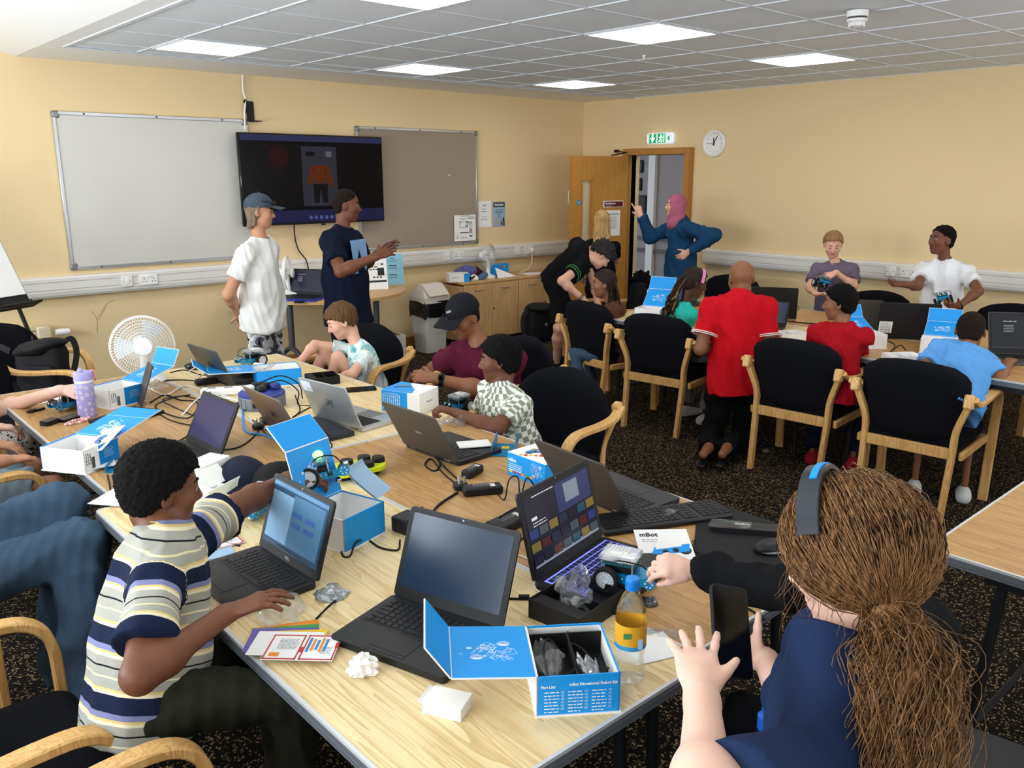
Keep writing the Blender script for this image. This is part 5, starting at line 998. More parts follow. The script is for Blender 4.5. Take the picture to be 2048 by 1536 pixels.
for k, (a_, z_) in enumerate(spots):
    n_ = np.array((math.cos(a_), math.sin(a_), 0)); tx = np.array((-math.sin(a_), math.cos(a_), 0)); sc_ = rnd.uniform(.7, 1.1)
    for q_ in range(11):
        g = q_*6.283/11; d_ = tx*math.cos(g)+UP*math.sin(g); e_ = -tx*math.sin(g)+UP*math.cos(g); o_ = n_*(FR+.0006)+UP*z_
        pts = [o_+d_*.002*sc_, o_+d_*.006*sc_+e_*.0012*sc_, o_+d_*.0095*sc_, o_+d_*.006*sc_-e_*.0012*sc_]; pts = [np.array((*(x_[:2]/np.linalg.norm(x_[:2])*(FR+.0006)), x_[2])) for x_ in pts]; mb.add(pts, [(0, 1, 2, 3)], 0)
    pts = [o_+(tx*math.cos(g)+UP*math.sin(g))*.0022*sc_+n_*.0003 for g in np.linspace(0, 6.283, 7)[:-1]]; mb.add(pts, [tuple(range(6))], 1)
ob('daisy_print', mb, ['daisy_white', 'daisy_pink'], t, smooth=False)
# pink bead bracelet, glasses case, phones
rnd = random.Random(2); p0, p1 = atz(132, 852, TZ), atz(178, 838, TZ); c_ = (p0+p1)/2; d_ = p1-p0; L = np.linalg.norm(d_); t = thing('bead_bracelet', 'pink and white bead bracelet beside the flask', 'bracelet', c_, math.atan2(d_[1], d_[0]))
for i in range(26):
    g = 6.283*i/26; q_ = (L*.5*math.cos(g), .014*math.sin(g)*(1-.5*math.cos(2*g)), .006); ob('bead', MB().ell(q_, (.0065,)*3, n=8, k=6), ['daisy_pink', 'daisy_white', mat('bead_pink', '#E58FA0', .4)][i % 3], t)
def phone(label, px, py, rz, w=.072, d=.15, th=.009, m='black_gloss', z=TZ):
    p = atz(px, py, z); t = thing('phone', label, 'phone', (p[0], p[1], z), R(rz)); ob('case', MB().prism(rrect(w, d, .010), 0, th), 'black', t, ang=30); ob('screen', MB().prism(rrect(w-.005, d-.005, .008), th, th+.0006), m, t, ang=30); return t
phone('black phone lying beside the silver laptop', 722, 780, 66); phone('black phone at the far left edge of the brown table', 72, 822, -62, .03, .085); phone('brown phone case beside the robot at the far left', 100, 848, -60, .05, .07, .02, 'lap_gun'); phone('patterned phone next to the bead bracelet', 140, 838, -62, .06, .11, .012, 'lap_bronze'); phone('phone on the half-round table beside the papers', 600, 604, -40, z=.735)
# chargers, plugs and cables
def adapter(label, px, py, rz, w=.13, d=.055, h=.03, lab=True, z=TZ):
    p = atz(px, py, z); t = thing('power_adapter', label, 'adapter', (p[0], p[1], z), R(rz)); ob('case', MB().box((0, 0, h/2), (w, d, h), bev=.006), 'lap_key', t)
    if lab: ob('rating_label', lines_text(MB(), w*.5, 3, .004, (0, .012, h+.0006), E3), 'key_print', t, smooth=False); ob('white_label', MB().box((w*.25, -.004, h+.0003), (w*.12, d*.5, .0006)), 'pvc_white', t, smooth=False)
    return t
adapter('black power adapter nearest the brown-grey laptop', 945, 950, 18, .095, .042); adapter('long black power adapter beside the upright plug', 965, 987, -28, .135, .05); adapter('large black power adapter left of the gaming laptop', 1018, 1052, 8, .145, .075, .028); adapter('black power adapter behind the blank laptop screen', 945, 1082, -40, .13, .045, .035, False)
adapter('black charger brick behind the curled booklet box', 815, 1060, 10, .075, .07, .05, False); adapter('black power adapter beside the dark grey laptop', 415, 768, -5, .12, .05, .03, False); adapter('flat black adapter on the cables by the blue reel', 545, 845, 0, .10, .05, .03, False); adapter('black adapter on the right-hand tables by the yellow plug', 1520, 655, -40, .12, .06, .03, False)
def plug(label, px, py, z=TZ, rz=0):
    p = atz(px, py, z); t = thing('mains_plug', label, 'plug', (p[0], p[1], z), R(rz)); ob('plug_body', MB().lathe([(.001, 0), (.022, 0), (.026, .008), (.026, .018), (.02, .024), (.001, .024)], 20), 'lap_key', t)
    for x, y in ((0, .011), (-.011, -.008), (.011, -.008)): ob('pin', MB().box((x, y, .034), (.004, .007, .022)), 'alu', t, smooth=False)
    return t
plug('black three-pin plug lying pins up on the brown table', 921, 978); plug('black plug beside the blue network cable', 517, 858)
def ct(pts, r, m, label, z=TZ, group=None, lift=None):
    P = [atz(x, y, z+r) for x, y in pts]
    if lift:
        for i, dz_ in lift.items(): P[i] = atz(pts[i][0], pts[i][1], z+r+dz_)
    return cable('cable', P, r, m, label, group=group)
K = 'black_soft'; WG = 'mains and data cables on the tables'
ct([(870, 905), (880, 930), (868, 942), (850, 930), (862, 918), (885, 945), (905, 962), (918, 972)], .0032, K, 'black cable looping behind the upright plug', group=WG)
ct([(845, 895), (868, 912), (895, 940), (915, 958)], .0035, K, 'black cable from the brown-grey laptop to its adapter', group=WG)
ct([(915, 985), (880, 1008), (865, 1028), (875, 1045), (915, 1053), (960, 1050), (975, 1048)], .0042, K, 'thick black cable curving to the large adapter', group=WG)
ct([(985, 975), (1008, 1000), (1018, 960), (1036, 955), (1040, 1000), (1052, 958), (1066, 968), (1075, 1000)], .0026, K, 'springy black lead standing up beside the long adapter', group=WG, lift={2: .05, 3: .06, 5: .05})
ct([(1060, 1030), (1050, 1020), (1035, 1015), (1000, 1035), (1005, 1045)], .003, K, 'black lead lying over the large adapter', group=WG, lift={1: .02, 2: .03, 3: .03})
ct([(1078, 1055), (1060, 1065), (1035, 1085), (1012, 1100), (985, 1110), (975, 1100), (1000, 1090), (985, 1085)], .0028, K, 'black lead tangle at the right of the blank laptop', group=WG)
ct([(965, 1180), (985, 1190), (1010, 1196), (1045, 1198), (1080, 1198), (1120, 1196)], .0028, K, 'black lead with a ferrite bead by the front kit box', group=WG)
p = atz(1048, 1198, TZ); ob('ferrite_bead', MB().tube([(-.014, 0, .006), (.014, 0, .006)], .0065, 10), 'lap_key', loc=p, rz=R(-42), label='black ferrite bead on the lead behind the kit box', cat='bead')
ct([(1085, 1140), (1050, 1115), (1020, 1112), (990, 1130), (986, 1135)], .0024, 'white', 'white charging cable beside the gaming laptop', group=WG); ct([(1078, 1150), (1068, 1170), (1080, 1185), (1110, 1192)], .0024, 'white', 'white cable under the gaming laptop', group=WG)
ct([(680, 1080), (685, 1110), (700, 1112), (712, 1085), (735, 1080), (760, 1095), (795, 1100), (800, 1080)], .003, K, 'black cable weaving in front of the booklet box', group=WG, lift={3: .02})
ct([(795, 1040), (830, 1030), (845, 1015), (838, 1045), (820, 1055)], .0035, K, 'black lead of the charger behind the booklet box', group=WG)
ct([(395, 1070), (420, 1082), (440, 1075), (445, 1050), (455, 1060), (440, 1080), (480, 1092)], .0026, K, 'black usb lead across the red-edged card', group=WG)
ct([(485, 810), (490, 860), (530, 870), (565, 885), (600, 890), (620, 895), (640, 905)], .005, mat('cable_blue', '#2F86C9', .45), 'blue network cable across the pale table', group=WG)
p = atz(572, 884, TZ+.008); ob('cable_tag', MB().tube([(-.022, 0, .008), (.022, 0, .008)], .009, 8), 'yellow', loc=p, rz=R(-30), label='yellow tag wrapped round the blue network cable', cat='tag')
ct([(620, 885), (605, 905), (575, 910), (570, 890), (590, 880)], .0026, K, 'thin black lead looping below the bronze laptop', group=WG); ct([(640, 875), (660, 885), (662, 895), (635, 905)], .0026, K, 'thin black lead right of the bronze laptop', group=WG)
ct([(290, 770), (330, 790), (370, 772), (420, 785), (445, 795), (500, 800), (560, 790)], .004, 'white', 'white mains cable crossing behind the fan', group=WG); ct([(365, 830), (400, 795), (440, 790), (470, 800), (510, 812), (545, 810)], .004, 'white', 'white extension lead beside the blue reel', group=WG)
ct([(320, 765), (345, 760), (400, 765), (430, 800), (445, 810), (480, 805), (510, 800)], .0035, K, 'black cable arching over the white lead', group=WG, lift={3: .03}); ct([(300, 805), (330, 790), (360, 800), (395, 805), (380, 835), (340, 830), (310, 812), (350, 795), (380, 790)], .0032, K, 'black cable bundle beside the slim tablet', group=WG, lift={4: .01, 7: .02})
ct([(305, 820), (345, 842), (390, 850), (392, 835), (350, 815), (325, 800), (365, 792), (400, 800)], .003, K, 'second black cable loop beside the slim tablet', group=WG, lift={5: .02}); ct([(350, 885), (365, 878), (385, 866), (410, 860)], .0028, K, 'black lead behind the purple-screen laptop', group=WG)
ct([(445, 900), (475, 895), (500, 880), (520, 855), (505, 840)], .0028, K, 'black lead right of the purple-screen laptop', group=WG); ct([(530, 860), (560, 850), (545, 838), (520, 848), (535, 870), (560, 872)], .0032, K, 'black lead tangle between reel and bronze laptop', group=WG, lift={1: .02})
ct([(590, 790), (600, 820), (585, 835), (620, 815), (650, 812)], .0028, K, 'black lead from the reel to the silver laptop', group=WG); ct([(375, 745), (392, 735), (415, 740), (405, 750), (390, 760), (395, 748)], .0026, 'white', 'white lead looped on the mouse', group=WG, z=TZ+.02)
ct([(340, 745), (370, 740), (405, 750), (440, 745), (470, 752)], .003, K, 'black cable beside the mouse at the far table end', group=WG); ct([(215, 950), (220, 975), (222, 1000), (210, 1010)], .0028, K, 'black lead hanging at the left table edge', group=WG); ct([(1232, 1035), (1250, 1022), (1262, 1030), (1245, 1045), (1215, 1058)], .003, K, 'black lead between the two right-hand laptops', group=WG)
ct([(1370, 1095), (1390, 1080), (1385, 1095), (1410, 1115), (1425, 1125)], .0015, K, 'thin earphone lead on the black mat', group=WG, z=TZ+.006); ct([(1475, 1210), (1490, 1215), (1505, 1222), (1530, 1240)], .003, K, 'black lead hanging over the near table corner', group=WG)
ct([(1560, 640), (1600, 645), (1640, 648)], .004, K, 'black cable across the right-hand pale table', group=WG); ct([(1575, 618), (1590, 610), (1598, 618), (1585, 622)], .003, K, 'coiled black lead on the far right tables', group=WG); ct([(1770, 680), (1790, 690), (1780, 705), (1800, 690), (1812, 700)], .003, K, 'tangled lead between the two right-hand kit boxes', group=WG)
ct([(670, 1202), (655, 1215), (640, 1230), (632, 1238)], .003, K, 'short black strap beside the front laptop', group=WG, lift={1: .02})
p = atz(1540, 640, TZ); ob('yellow_connector', MB().box((0, 0, .012), (.05, .022, .02), bev=.004), 'yellow', loc=p, rz=R(-20), label='yellow plug on the right-hand tables', cat='connector')
p = atz(388, 738, TZ); t = thing('computer_mouse', 'black computer mouse at the far end of the table', 'mouse', p, R(40)); ob('shell', MB().ell((0, 0, .016), (.032, .055, .022), n=18, k=10), 'black_gloss', t)
# white socket strip, blue cable reel
p = atz(450, 790, TZ); t = thing('socket_strip', 'white extension socket strip behind the blue reel', 'extension lead', (p[0]+.02, p[1], TZ), R(-30)); ob('case', MB().box((0, 0, .018), (.26, .06, .036), bev=.008), 'white', t)
for i in range(3): ob('socket_face', MB().lathe([(.001, .002), (.02, .002), (.022, 0)], 16, c=(-.08+i*.08, 0, .036)), 'pvc_grey', t)
mat('reel_blue', '#2A3A86', .4); mat('reel_grey', '#6F7580', .5)
p = atz(527, 818, TZ); t = thing('cable_reel', 'round blue and grey cable reel with plugs on top', 'cable reel', (p[0]+.02, p[1]+.05, TZ)); RR = .105
mb = MB().lathe([(.001, 0), (RR*.97, 0), (RR, .01), (RR, .055), (RR*.97, .06)], 40); ob('drum', mb, 'reel_grey', t)
for i in range(20): a_ = i*6.283/20; ob('drum_rib', MB().box((RR*math.cos(a_), RR*math.sin(a_), .03), (.004, .012, .048), Rm=rotz(a_)), 'alu_dark', t, smooth=False)
ob('top_plate', MB().lathe([(RR*.97, .058), (RR*1.01, .06), (RR*1.01, .068), (RR*.9, .076), (.001, .078)], 40), 'reel_blue', t)
for i, (x, y, m) in enumerate(((-.05, .02, 'white'), (-.01, -.02, 'lap_key'), (.03, .02, 'lap_key'), (.0, .05, 'lap_key'), (.06, -.02, 'reel_blue'))): ob('plug', MB().box((x, y, .09), (.045, .04, .03), bev=.008), m, t)
ob('dark_hole', MB().lathe([(.001, 0), (.014, 0)], 14, c=tuple(-FW*RR*1.004-RT*.03*0+np.array((0, 0, .03))), Rm=np.column_stack((RT, UP, -FW))), 'black', t)
cable('cable', [np.array((p[0]+.05, p[1]+.06, TZ+.1)), np.array((p[0]+.12, p[1]+.03, TZ+.11)), np.array((p[0]+.17, p[1]-.02, TZ+.06)), np.array((p[0]+.15, p[1]-.05, TZ+.004)), np.array((p[0]+.20, p[1]-.12, TZ+.004))], .003, K, 'black lead rising from the top of the reel', group=WG)
cable('cable', [np.array((p[0]+.02, p[1]+.09, TZ+.1)), np.array((p[0]+.14, p[1]+.09, TZ+.12)), np.array((p[0]+.20, p[1]+.03, TZ+.08)), np.array((p[0]+.19, p[1]-.02, TZ+.02))], .003, K, 'second black lead arching from the reel', group=WG)
# ---- robots
mat('robot_blue', '#1286B8', .35, .4); mat('tyre', '#141416', .8); mat('hub_white', '#D9DEE4', .5); mat('pcb', '#14555E', .4); mat('chrome', '#C9CCD0', .15, 1)
def holes_plate(): pass
def make_robot():
    t = thing('robot', '', 'robot'); b = ob('chassis', MB().box((0, 0, .042), (.066, .13, .003)).box((.033, 0, .032), (.003, .13, .022)).box((-.033, 0, .032), (.003, .13, .022)).prism(circ(.0165, 16), -.0015, .0015, Rm=roty(R(90)), c=(.035, .072, .034)).prism(circ(.0165, 16), -.0015, .0015, Rm=roty(R(90)), c=(-.035, .072, .034)).box((0, .066, .03), (.066, .003, .02)), 'robot_blue', t)
    mb = MB()
    for s_ in (-1, 1):
        for i in range(6): a_ = i*1.047; mb.lathe([(.001, 0), (.0026, 0)], 8, c=(s_*.0368, .072+.0095*math.cos(a_), .034+.0095*math.sin(a_)), Rm=roty(R(90*s_)))
        for i in range(6): mb.lathe([(.001, 0), (.0024, 0)], 8, c=(s_*.0347, -.045+i*.016, .034), Rm=roty(R(90*s_)))
    ob('bolt_holes', mb, 'hub_white', b, smooth=False)
    for s_ in (-1, 1):
        w = ob('wheel', MB().lathe([(.024, -.009), (.031, -.009), (.033, -.005), (.033, .005), (.031, .009), (.024, .009)], 28, c=(s_*.052, -.035, .033), Rm=roty(R(90))), 'tyre', t); ob('hub', MB().lathe([(.001, .004), (.012, .006), (.025, .005), (.026, 0), (.025, -.005), (.001, -.005)], 24, c=(s_*.052, -.035, .033), Rm=roty(R(90))), 'hub_white', w)
        mb = MB()
        for rr in (.010, .017, .022):
            for i in range(int(rr*900)): a_ = i*6.283/int(rr*900); mb.box((s_*.0582, -.035+rr*math.cos(a_), .033+rr*math.sin(a_)), (.001, .0022, .0022))
        ob('hub_holes', mb, 'grey_mid', w, smooth=False); ob('motor', MB().box((s_*.03, -.035, .03), (.022, .06, .02), bev=.003), 'yellow' if False else 'grey_dark', t)
    ob('battery', MB().box((0, -.01, .053), (.05, .075, .02), bev=.003), 'black', t); ob('circuit_board', MB().box((0, -.012, .068), (.072, .092, .0025)), 'pcb', t, smooth=False)
    mb = MB(); r = random.Random(6)
    for _ in range(16): x, y = r.uniform(-.03, .03), r.uniform(-.052, .028); mb.box((x, y, .072), (r.uniform(.004, .012), r.uniform(.004, .012), r.uniform(.004, .01)))
    ob('chips', mb, 'grey_mid', t, smooth=False, kind='stuff')
    cv = ob('cover', MB().box((0, -.012, .084), (.078, .098, .016), bev=.005), mat('robot_cover', '#DDE2E6', .15, trans=.6, alpha=.62), t); mb = MB()
    for i in range(4):
        for j in range(6): mb.lathe([(.001, .001), (.003, .001), (.003, 0)], 6, c=(-.024+i*.008, -.04+j*.009, .092))
    mb.box((.016, -.02, .0925), (.016, .03, .001)); ob('cover_relief', mb, 'white', cv, smooth=False)
    for x in (-.034, .034):
        for y in (-.052, .028): ob('standoff', MB().tube([(x, y, .043), (x, y, .078)], .0024, 6), 'alu', t)
    s = ob('distance_sensor', MB().box((0, .074, .052), (.052, .004, .026)), 'pcb', t, smooth=False)
    for x in (-.014, .014): ob('sensor_eye', MB().lathe([(.006, .012), (.0095, .014), (.0095, 0)], 16, c=(x, .076, .052), Rm=rotx(R(-90))), 'chrome', s); ob('eye_mesh', MB().lathe([(.001, .011), (.0085, .011)], 14, c=(x, .076, .052), Rm=rotx(R(-90))), 'grey_dark', s)
    ob('caster', MB().ell((0, .05, .01), (.010, .010, .010), n=12, k=8), 'chrome', t)
    ob('wire', MB().tube(spline([(.02, .07, .06), (.045, .05, .085), (.05, .01, .09), (.03, -.02, .078)], 5), .002, 6).tube(spline([(-.05, -.03, .05), (-.06, .0, .075), (-.045, .02, .085), (-.02, 0, .078)], 5), .002, 6), 'black_soft', t)
    return t
RB0 = make_robot(); _ru = [0]
def robot(label, p, ang, tilt=(0, 0)):
    o = RB0 if _ru[0] == 0 else copy_tree(RB0); _ru[0] = 1; o.location = p; o.rotation_euler = (R(tilt[0]), R(tilt[1]), R(ang-90)); tag(o, label, 'robot', 'small blue two-wheeled robots'); return o
p = atz(1262, 1178, TZ+.03); RM = robot('blue wheeled robot with a clear cover on the gaming laptop', (p[0]+.01, p[1]+.03, TZ+.026), -66); ob('pen_letter', mtext(MB(), 'M', .022, (.0362, .03, .033), np.column_stack(((0, 1, 0), (0, 0, 1), (1, 0, 0))).astype(float), bold=.0004), 'ink', RM, smooth=False)
p = atz(138, 824, TZ); robot('blue wheeled robot behind the lilac flask', (p[0]+.02, p[1]+.04, TZ), 195); p = atz(512, 733, TZ); robot('blue wheeled robot behind the blue kit box', (p[0], p[1]+.05, TZ), 185)
p = atz(520, 1030, TZ); robot('blue wheeled robot under the striped boy\'s reaching arm', (p[0], p[1], TZ), 212)
# loose robot frames
def bracket(label, p, rz, sc=1, m='robot_blue'):
    t = thing('metal_bracket', label, 'bracket', p, R(rz)); b = ob('channel', MB().box((0, 0, .003*sc), (.075*sc, .13*sc, .003)).box((.0375*sc, 0, .02*sc), (.003, .13*sc, .034*sc)).box((-.0375*sc, 0, .02*sc), (.003, .13*sc, .034*sc)).prism(circ(.019*sc, 14), -.0015, .0015, Rm=roty(R(90)), c=(.0375*sc, .072*sc, .024*sc)).prism(circ(.019*sc, 14), -.0015, .0015, Rm=roty(R(90)), c=(-.0375*sc, .072*sc, .024*sc)), m, t)
    mb = MB()
    for s_ in (-1, 1):
        for i in range(6): a_ = i*1.047; mb.lathe([(.001, 0), (.003*sc, 0)], 7, c=(s_*.0395*sc, (.072+.011*math.cos(a_))*sc, (.024+.011*math.sin(a_))*sc), Rm=roty(R(90*s_)))
        for i in range(5): mb.lathe([(.001, 0), (.003*sc, 0)], 7, c=(s_*.0395*sc, (-.05+i*.02)*sc, .024*sc), Rm=roty(R(90*s_)))
    ob('bolt_holes', mb, 'hub_white', t, smooth=False); return t
p = atz(1020, 905, TZ); t = bracket('empty blue robot frame beside the closed blue kit box', (p[0], p[1]+.03, TZ), -48, 1.15); ob('yellow_sticker', MB().box((.0, .02, .0065), (.03, .03, .001)), 'yellow', t, smooth=False)
p = atz(222, 940, TZ); bracket('small blue robot bracket at the left table edge', (p[0]+.02, p[1], TZ), -30, .7)
# yellow robot toy, tools
mat('lime', '#C9D816', .45)
p = atz(700, 955, TZ); t = thing('paddle_toy', 'lime yellow plastic frame with black discs behind the booklet box', 'toy', (p[0]+.03, p[1]+.01, TZ), R(-8))
ob('lime_frame', MB().prism([(1.0*x, y) for x, y in rrect(.22, .13, .055, 8)], .02, .035), 'lime', t, ang=30)
for i, (x, y) in enumerate(((-.02, .03), (.05, .035), (.035, -.03), (-.05, -.02), (.09, 0))): ob('black_disc', MB().lathe([(.001, .055), (.022, .053), (.024, .045), (.024, .034)], 18, c=(x, y, 0)), 'black', t)
ob('lime_wheel', MB().tube([(-.085+.028*math.cos(a_), -.01+.028*math.sin(a_), .04) for a_ in np.linspace(0, 6.283, 20, endpoint=False)], .005, 6, closed=True).tube([(-.113, -.01, .04), (-.057, -.01, .04)], .004, 6).tube([(-.085, -.038, .04), (-.085, .018, .04)], .004, 6), 'lime', t); ob('support', MB().box((0, 0, .01), (.15, .08, .02), bev=.004), 'black', t)
p = atz(645, 905, TZ); t = thing('screwdriver', 'small yellow and black screwdriver behind the green light', 'tool', (p[0], p[1], TZ), R(110)); ob('handle', MB().tube([(0, 0, .008), (.05, 0, .008)], [.007, .006], 8), 'lime', t); ob('shaft', MB().tube([(.05, 0, .008), (.10, 0, .006)], .0025, 6), 'alu', t)
# ---- navy baseball caps on the table
def cap_mesh(mb, r, brim=.085, m=0, mb2=None):
    pr = [(r*math.cos(a_), r*1.02*math.sin(a_)*.82) for a_ in np.linspace(0, math.pi/2-.01, 9)]; mb.lathe(pr, 28); return mb
def brim_mesh(mb, r, L, droop=.25, spread=1.15):
    N, K_ = 13, 5; vs = []
    for k_ in range(K_):
        f = k_/(K_-1)
        for i in range(N):
            a_ = (i/(N-1)-.5)*spread*2; x0, y0 = r*math.sin(a_), r*math.cos(a_); y1 = r*.85+L*math.cos(a_*.75)**.7*1.0; x1 = x0*1.04
            x, y = x0+(x1-x0)*f, y0+(max(y1, y0)-y0)*f; vs.append((x, y, .012-droop*(abs(x)/r)**2*r*.6*f-droop*.35*f*L))
    n = len(vs); vs += [(x, y, z-.004) for x, y, z in vs]; fs = []
    for k_ in range(K_-1):
        for i in range(N-1): q = k_*N+i; fs += [(q, q+N, q+N+1, q+1), (n+q, n+q+1, n+q+N+1, n+q+N)]
    for i in range(N-1): q = (K_-1)*N+i; fs.append((q, n+q, n+q+1, q+1))
    return mb.add(vs, fs)
mat('cap_navy', '#10162C', .85, bump=(600, .2)); mat('cap_black', '#08080C', .9)
p = atz(480, 965, TZ); t = thing('baseball_cap', 'dark navy baseball cap lying behind the black one', 'cap', (p[0]+.02, p[1]+.03, TZ), R(130)); ob('crown', soft(cap_mesh(MB(), .095), .004, 3), 'cap_navy', t, ang=180); ob('brim', brim_mesh(MB(), .093, .07), 'cap_navy', t)
p = atz(535, 970, TZ); t = thing('baseball_cap', 'black baseball cap nearest the striped boy\'s arm', 'cap', (p[0]+.03, p[1]-.02, TZ), R(170)); ob('crown', soft(cap_mesh(MB(), .09), .008, 5), 'cap_black', t, ang=180); ob('brim', brim_mesh(MB(), .088, .07), 'cap_black', t)
# ---- things on the cupboards and the half-round table
ZB = .68
def onc(px, py): return aty(px, py, 7.05)
t = thing('kit_box', 'small white and blue box at the left end of the cupboard', 'box', (5.46+.09, 7.05, ZB), R(-25)); ob('carton', MB().box((0, 0, .045), (.22, .15, .09), bev=.001), 'paper', t); ob('blue_end', MB().box((.08, -.0755, .045), (.06, .002, .09)).box((.111, 0, .045), (.002, .15, .09)), 'blue', t, smooth=False); ob('print', lines_text(MB(), .06, 1, .01, (-.04, -.0765, .05), np.column_stack(((1, 0, 0), (0, 0, 1), (0, -1, 0))).astype(float)), 'ink_light', t, smooth=False)
p = aty(1003, 548, 7.2); t = thing('kit_box', 'blue box standing behind the small fan', 'box', (6.22, 7.18, ZB), R(-5)); ob('carton', MB().box((0, 0, .065), (.26, .08, .13), bev=.001), 'blue', t)
mb = MB()
for i in range(3): mb.prism(circ(.012, 10), 0, .001, m=i, Rm=A, c=(.03+.035*i, -.0405, .10))
ob('dots', mb, ['red', 'orange', 'green'], t, smooth=False)
mat('toy_violet', '#5A5AA8', .3, var=(60, .6)); q = soft(MB().ell((0, 0, .07), (.14, .07, .075), n=22, k=14), .018, 31, 40); v = np.array(q.v); v[:, 2] = np.maximum(v[:, 2], 0); q.v = [tuple(x) for x in v]
ob('plastic_bag', q, mat('violet_bag', '#6E70B8', .2, trans=.3, alpha=.9, var=(45, .7)), loc=(5.76, 7.17, ZB), ang=20, label='crinkled violet and blue bag on the cupboard', cat='bag')
ob('maroon_pouch', soft(MB().box((0, 0, .05), (.13, .03, .10), bev=.01, Rm=roty(R(35))), .004, 3, 30), mat('pouch', '#4A1428', .7), loc=(5.95, 7.20, ZB), label='dark maroon pouch leaning behind the small fan', cat='pouch')
ob('striped_cap', soft(MB().box((0, 0, .03), (.15, .07, .045), bev=.012, Rm=roty(R(-18))), .004, 6, 30), mat('cap_stripe', '#4A6A8C', .7, var=(40, .5)), loc=(5.86, 7.02, ZB), rz=R(15), label='blue striped cloth beside the small fan', cat='cloth')
ob('tissue', soft(MB().ell((0, 0, .02), (.06, .05, .022), n=16, k=10), .012, 9, 60), 'tissue', loc=(5.72, 7.0, ZB+.004), ang=25, label='crumpled white tissue on the cupboard', cat='tissue')
t = thing('sunglasses', 'dark sunglasses standing on the cupboard', 'sunglasses', (5.68, 6.97, ZB)); ob('lens', MB().ell((-.03, 0, .03), (.028, .004, .024)), 'black_gloss', t); ob('lens', MB().ell((.03, 0, .03), (.028, .004, .024)), 'black_gloss', t); ob('bridge', MB().tube([(-.01, 0, .035), (.01, 0, .035)], .002, 6), 'black', t)
mb = MB(); mb.add([(-.02, -.02, .11), (-.05, -.10, 0), (.22, -.10, .005), (.10, .05, .03)], [(0, 1, 2), (0, 2, 3)]); mb.add([(-.02, -.02, .108), (-.05, -.10, -.002), (.22, -.10, .003), (.10, .05, .028)], [(0, 2, 1), (0, 3, 2)])
ob('folded_paper', mb, 'paper', loc=(6.07, 7.04, ZB+.004), smooth=False, label='folded white papers beside the small fan', cat='paper'); p = atz(1070, 542, ZB); ob('folded_paper', MB().box((0, 0, .003), (.26, .14, .005)).box((-.05, .02, .008), (.2, .1, .004), Rm=rotz(.2)), 'paper', loc=(6.62, 7.02, ZB), rz=R(-6), smooth=False, label='loose white papers on the right cupboard', cat='paper')
# signs standing on the half-round table
def stand_sign(label, x, y, rz, w, h, m, art):
    t = thing('table_sign', label, 'sign', (x, y, .735), R(rz)); Rm = rotx(R(-12)); ob('sheet', MB().box(Rm @ np.array((0, 0, h/2)), (w, .003, h), Rm=Rm), m, t, smooth=False); ob('back_leg', MB().box((0, .07, h*.4), (w*.4, .003, h*.84), Rm=rotx(R(14))), m, t, smooth=False)
    AA = Rm @ A; mb = MB(); art(mb, lambda x_, z_: Rm @ np.array((x_, -.003, z_)), AA, w, h); ob('print', mb, 'ink', t, smooth=False)
def a_post(mb, P, AA, w, h):
    lines_text(mb, w*.4, 2, .012, P(-w*.1, h*.7), AA); mb.at(P(w*.22, h*.55), AA).box((0, 0, 0), (w*.3, h*.24, .001)); mb.at(P(0, h*.25), AA).box((0, 0, 0), (w*.9, h*.06, .001)); mb.at()
    for i in range(3): mb.at(P(w*(-.1+.15*i), h*.38), AA).box((0, 0, 0), (w*.08, h*.05, .001))
    for i in range(2): mb.at(P(w*(.15+.15*i), h*.78), AA).box((0, 0, 0), (w*.1, h*.05, .001))
    mb.at()
def a_wifi(mb, P, AA, w, h):
    mtext(mb, 'WI-FI', h*.05, P(0, h*.86), AA, bold=.0006); mtext(mb, 'USERNAME', h*.05, P(0, h*.62), AA, bold=.0006); lines_text(mb, w*.4, 1, .009, P(0, h*.54), AA); mtext(mb, 'PASSWORD', h*.05, P(0, h*.32), AA, bold=.0006); lines_text(mb, w*.4, 1, .009, P(0, h*.24), AA, seed=3)
p = aty(755, 580, 6.72); stand_sign('white printed sign standing on the half-round table', p[0], 6.72, -20, .21, .30, 'paper', a_post); p = aty(786, 574, 6.92); stand_sign('pale blue wifi sign standing on the half-round table', p[0], 6.90, -20, .21, .30, mat('sign_sky', '#8FC4D8', .6), a_wifi)
p = atz(620, 580, .735); ob('folded_paper', soft(MB().box((0, 0, .02), (.22, .16, .03), bev=.004), .008, 5, 25), 'paper', loc=(3.30, 6.95, .735), label='pile of white papers on the half-round table', cat='paper', smooth=False)
ob('notebook', MB().box((0, 0, .006), (.30, .20, .012), bev=.002), mat('notebook_blue', '#2430A0', .5), loc=(3.47, 6.56, .735), rz=R(-55), label='blue notebook under the edge of the table laptop', cat='notebook')
# litter on the carpet
p = atz(1972, 945, 0); ob('yellow_clip', MB().box((0, 0, .008), (.05, .025, .015), bev=.004), 'yellow', loc=p, rz=R(20), label='yellow plastic clip on the carpet at the right', cat='clip')
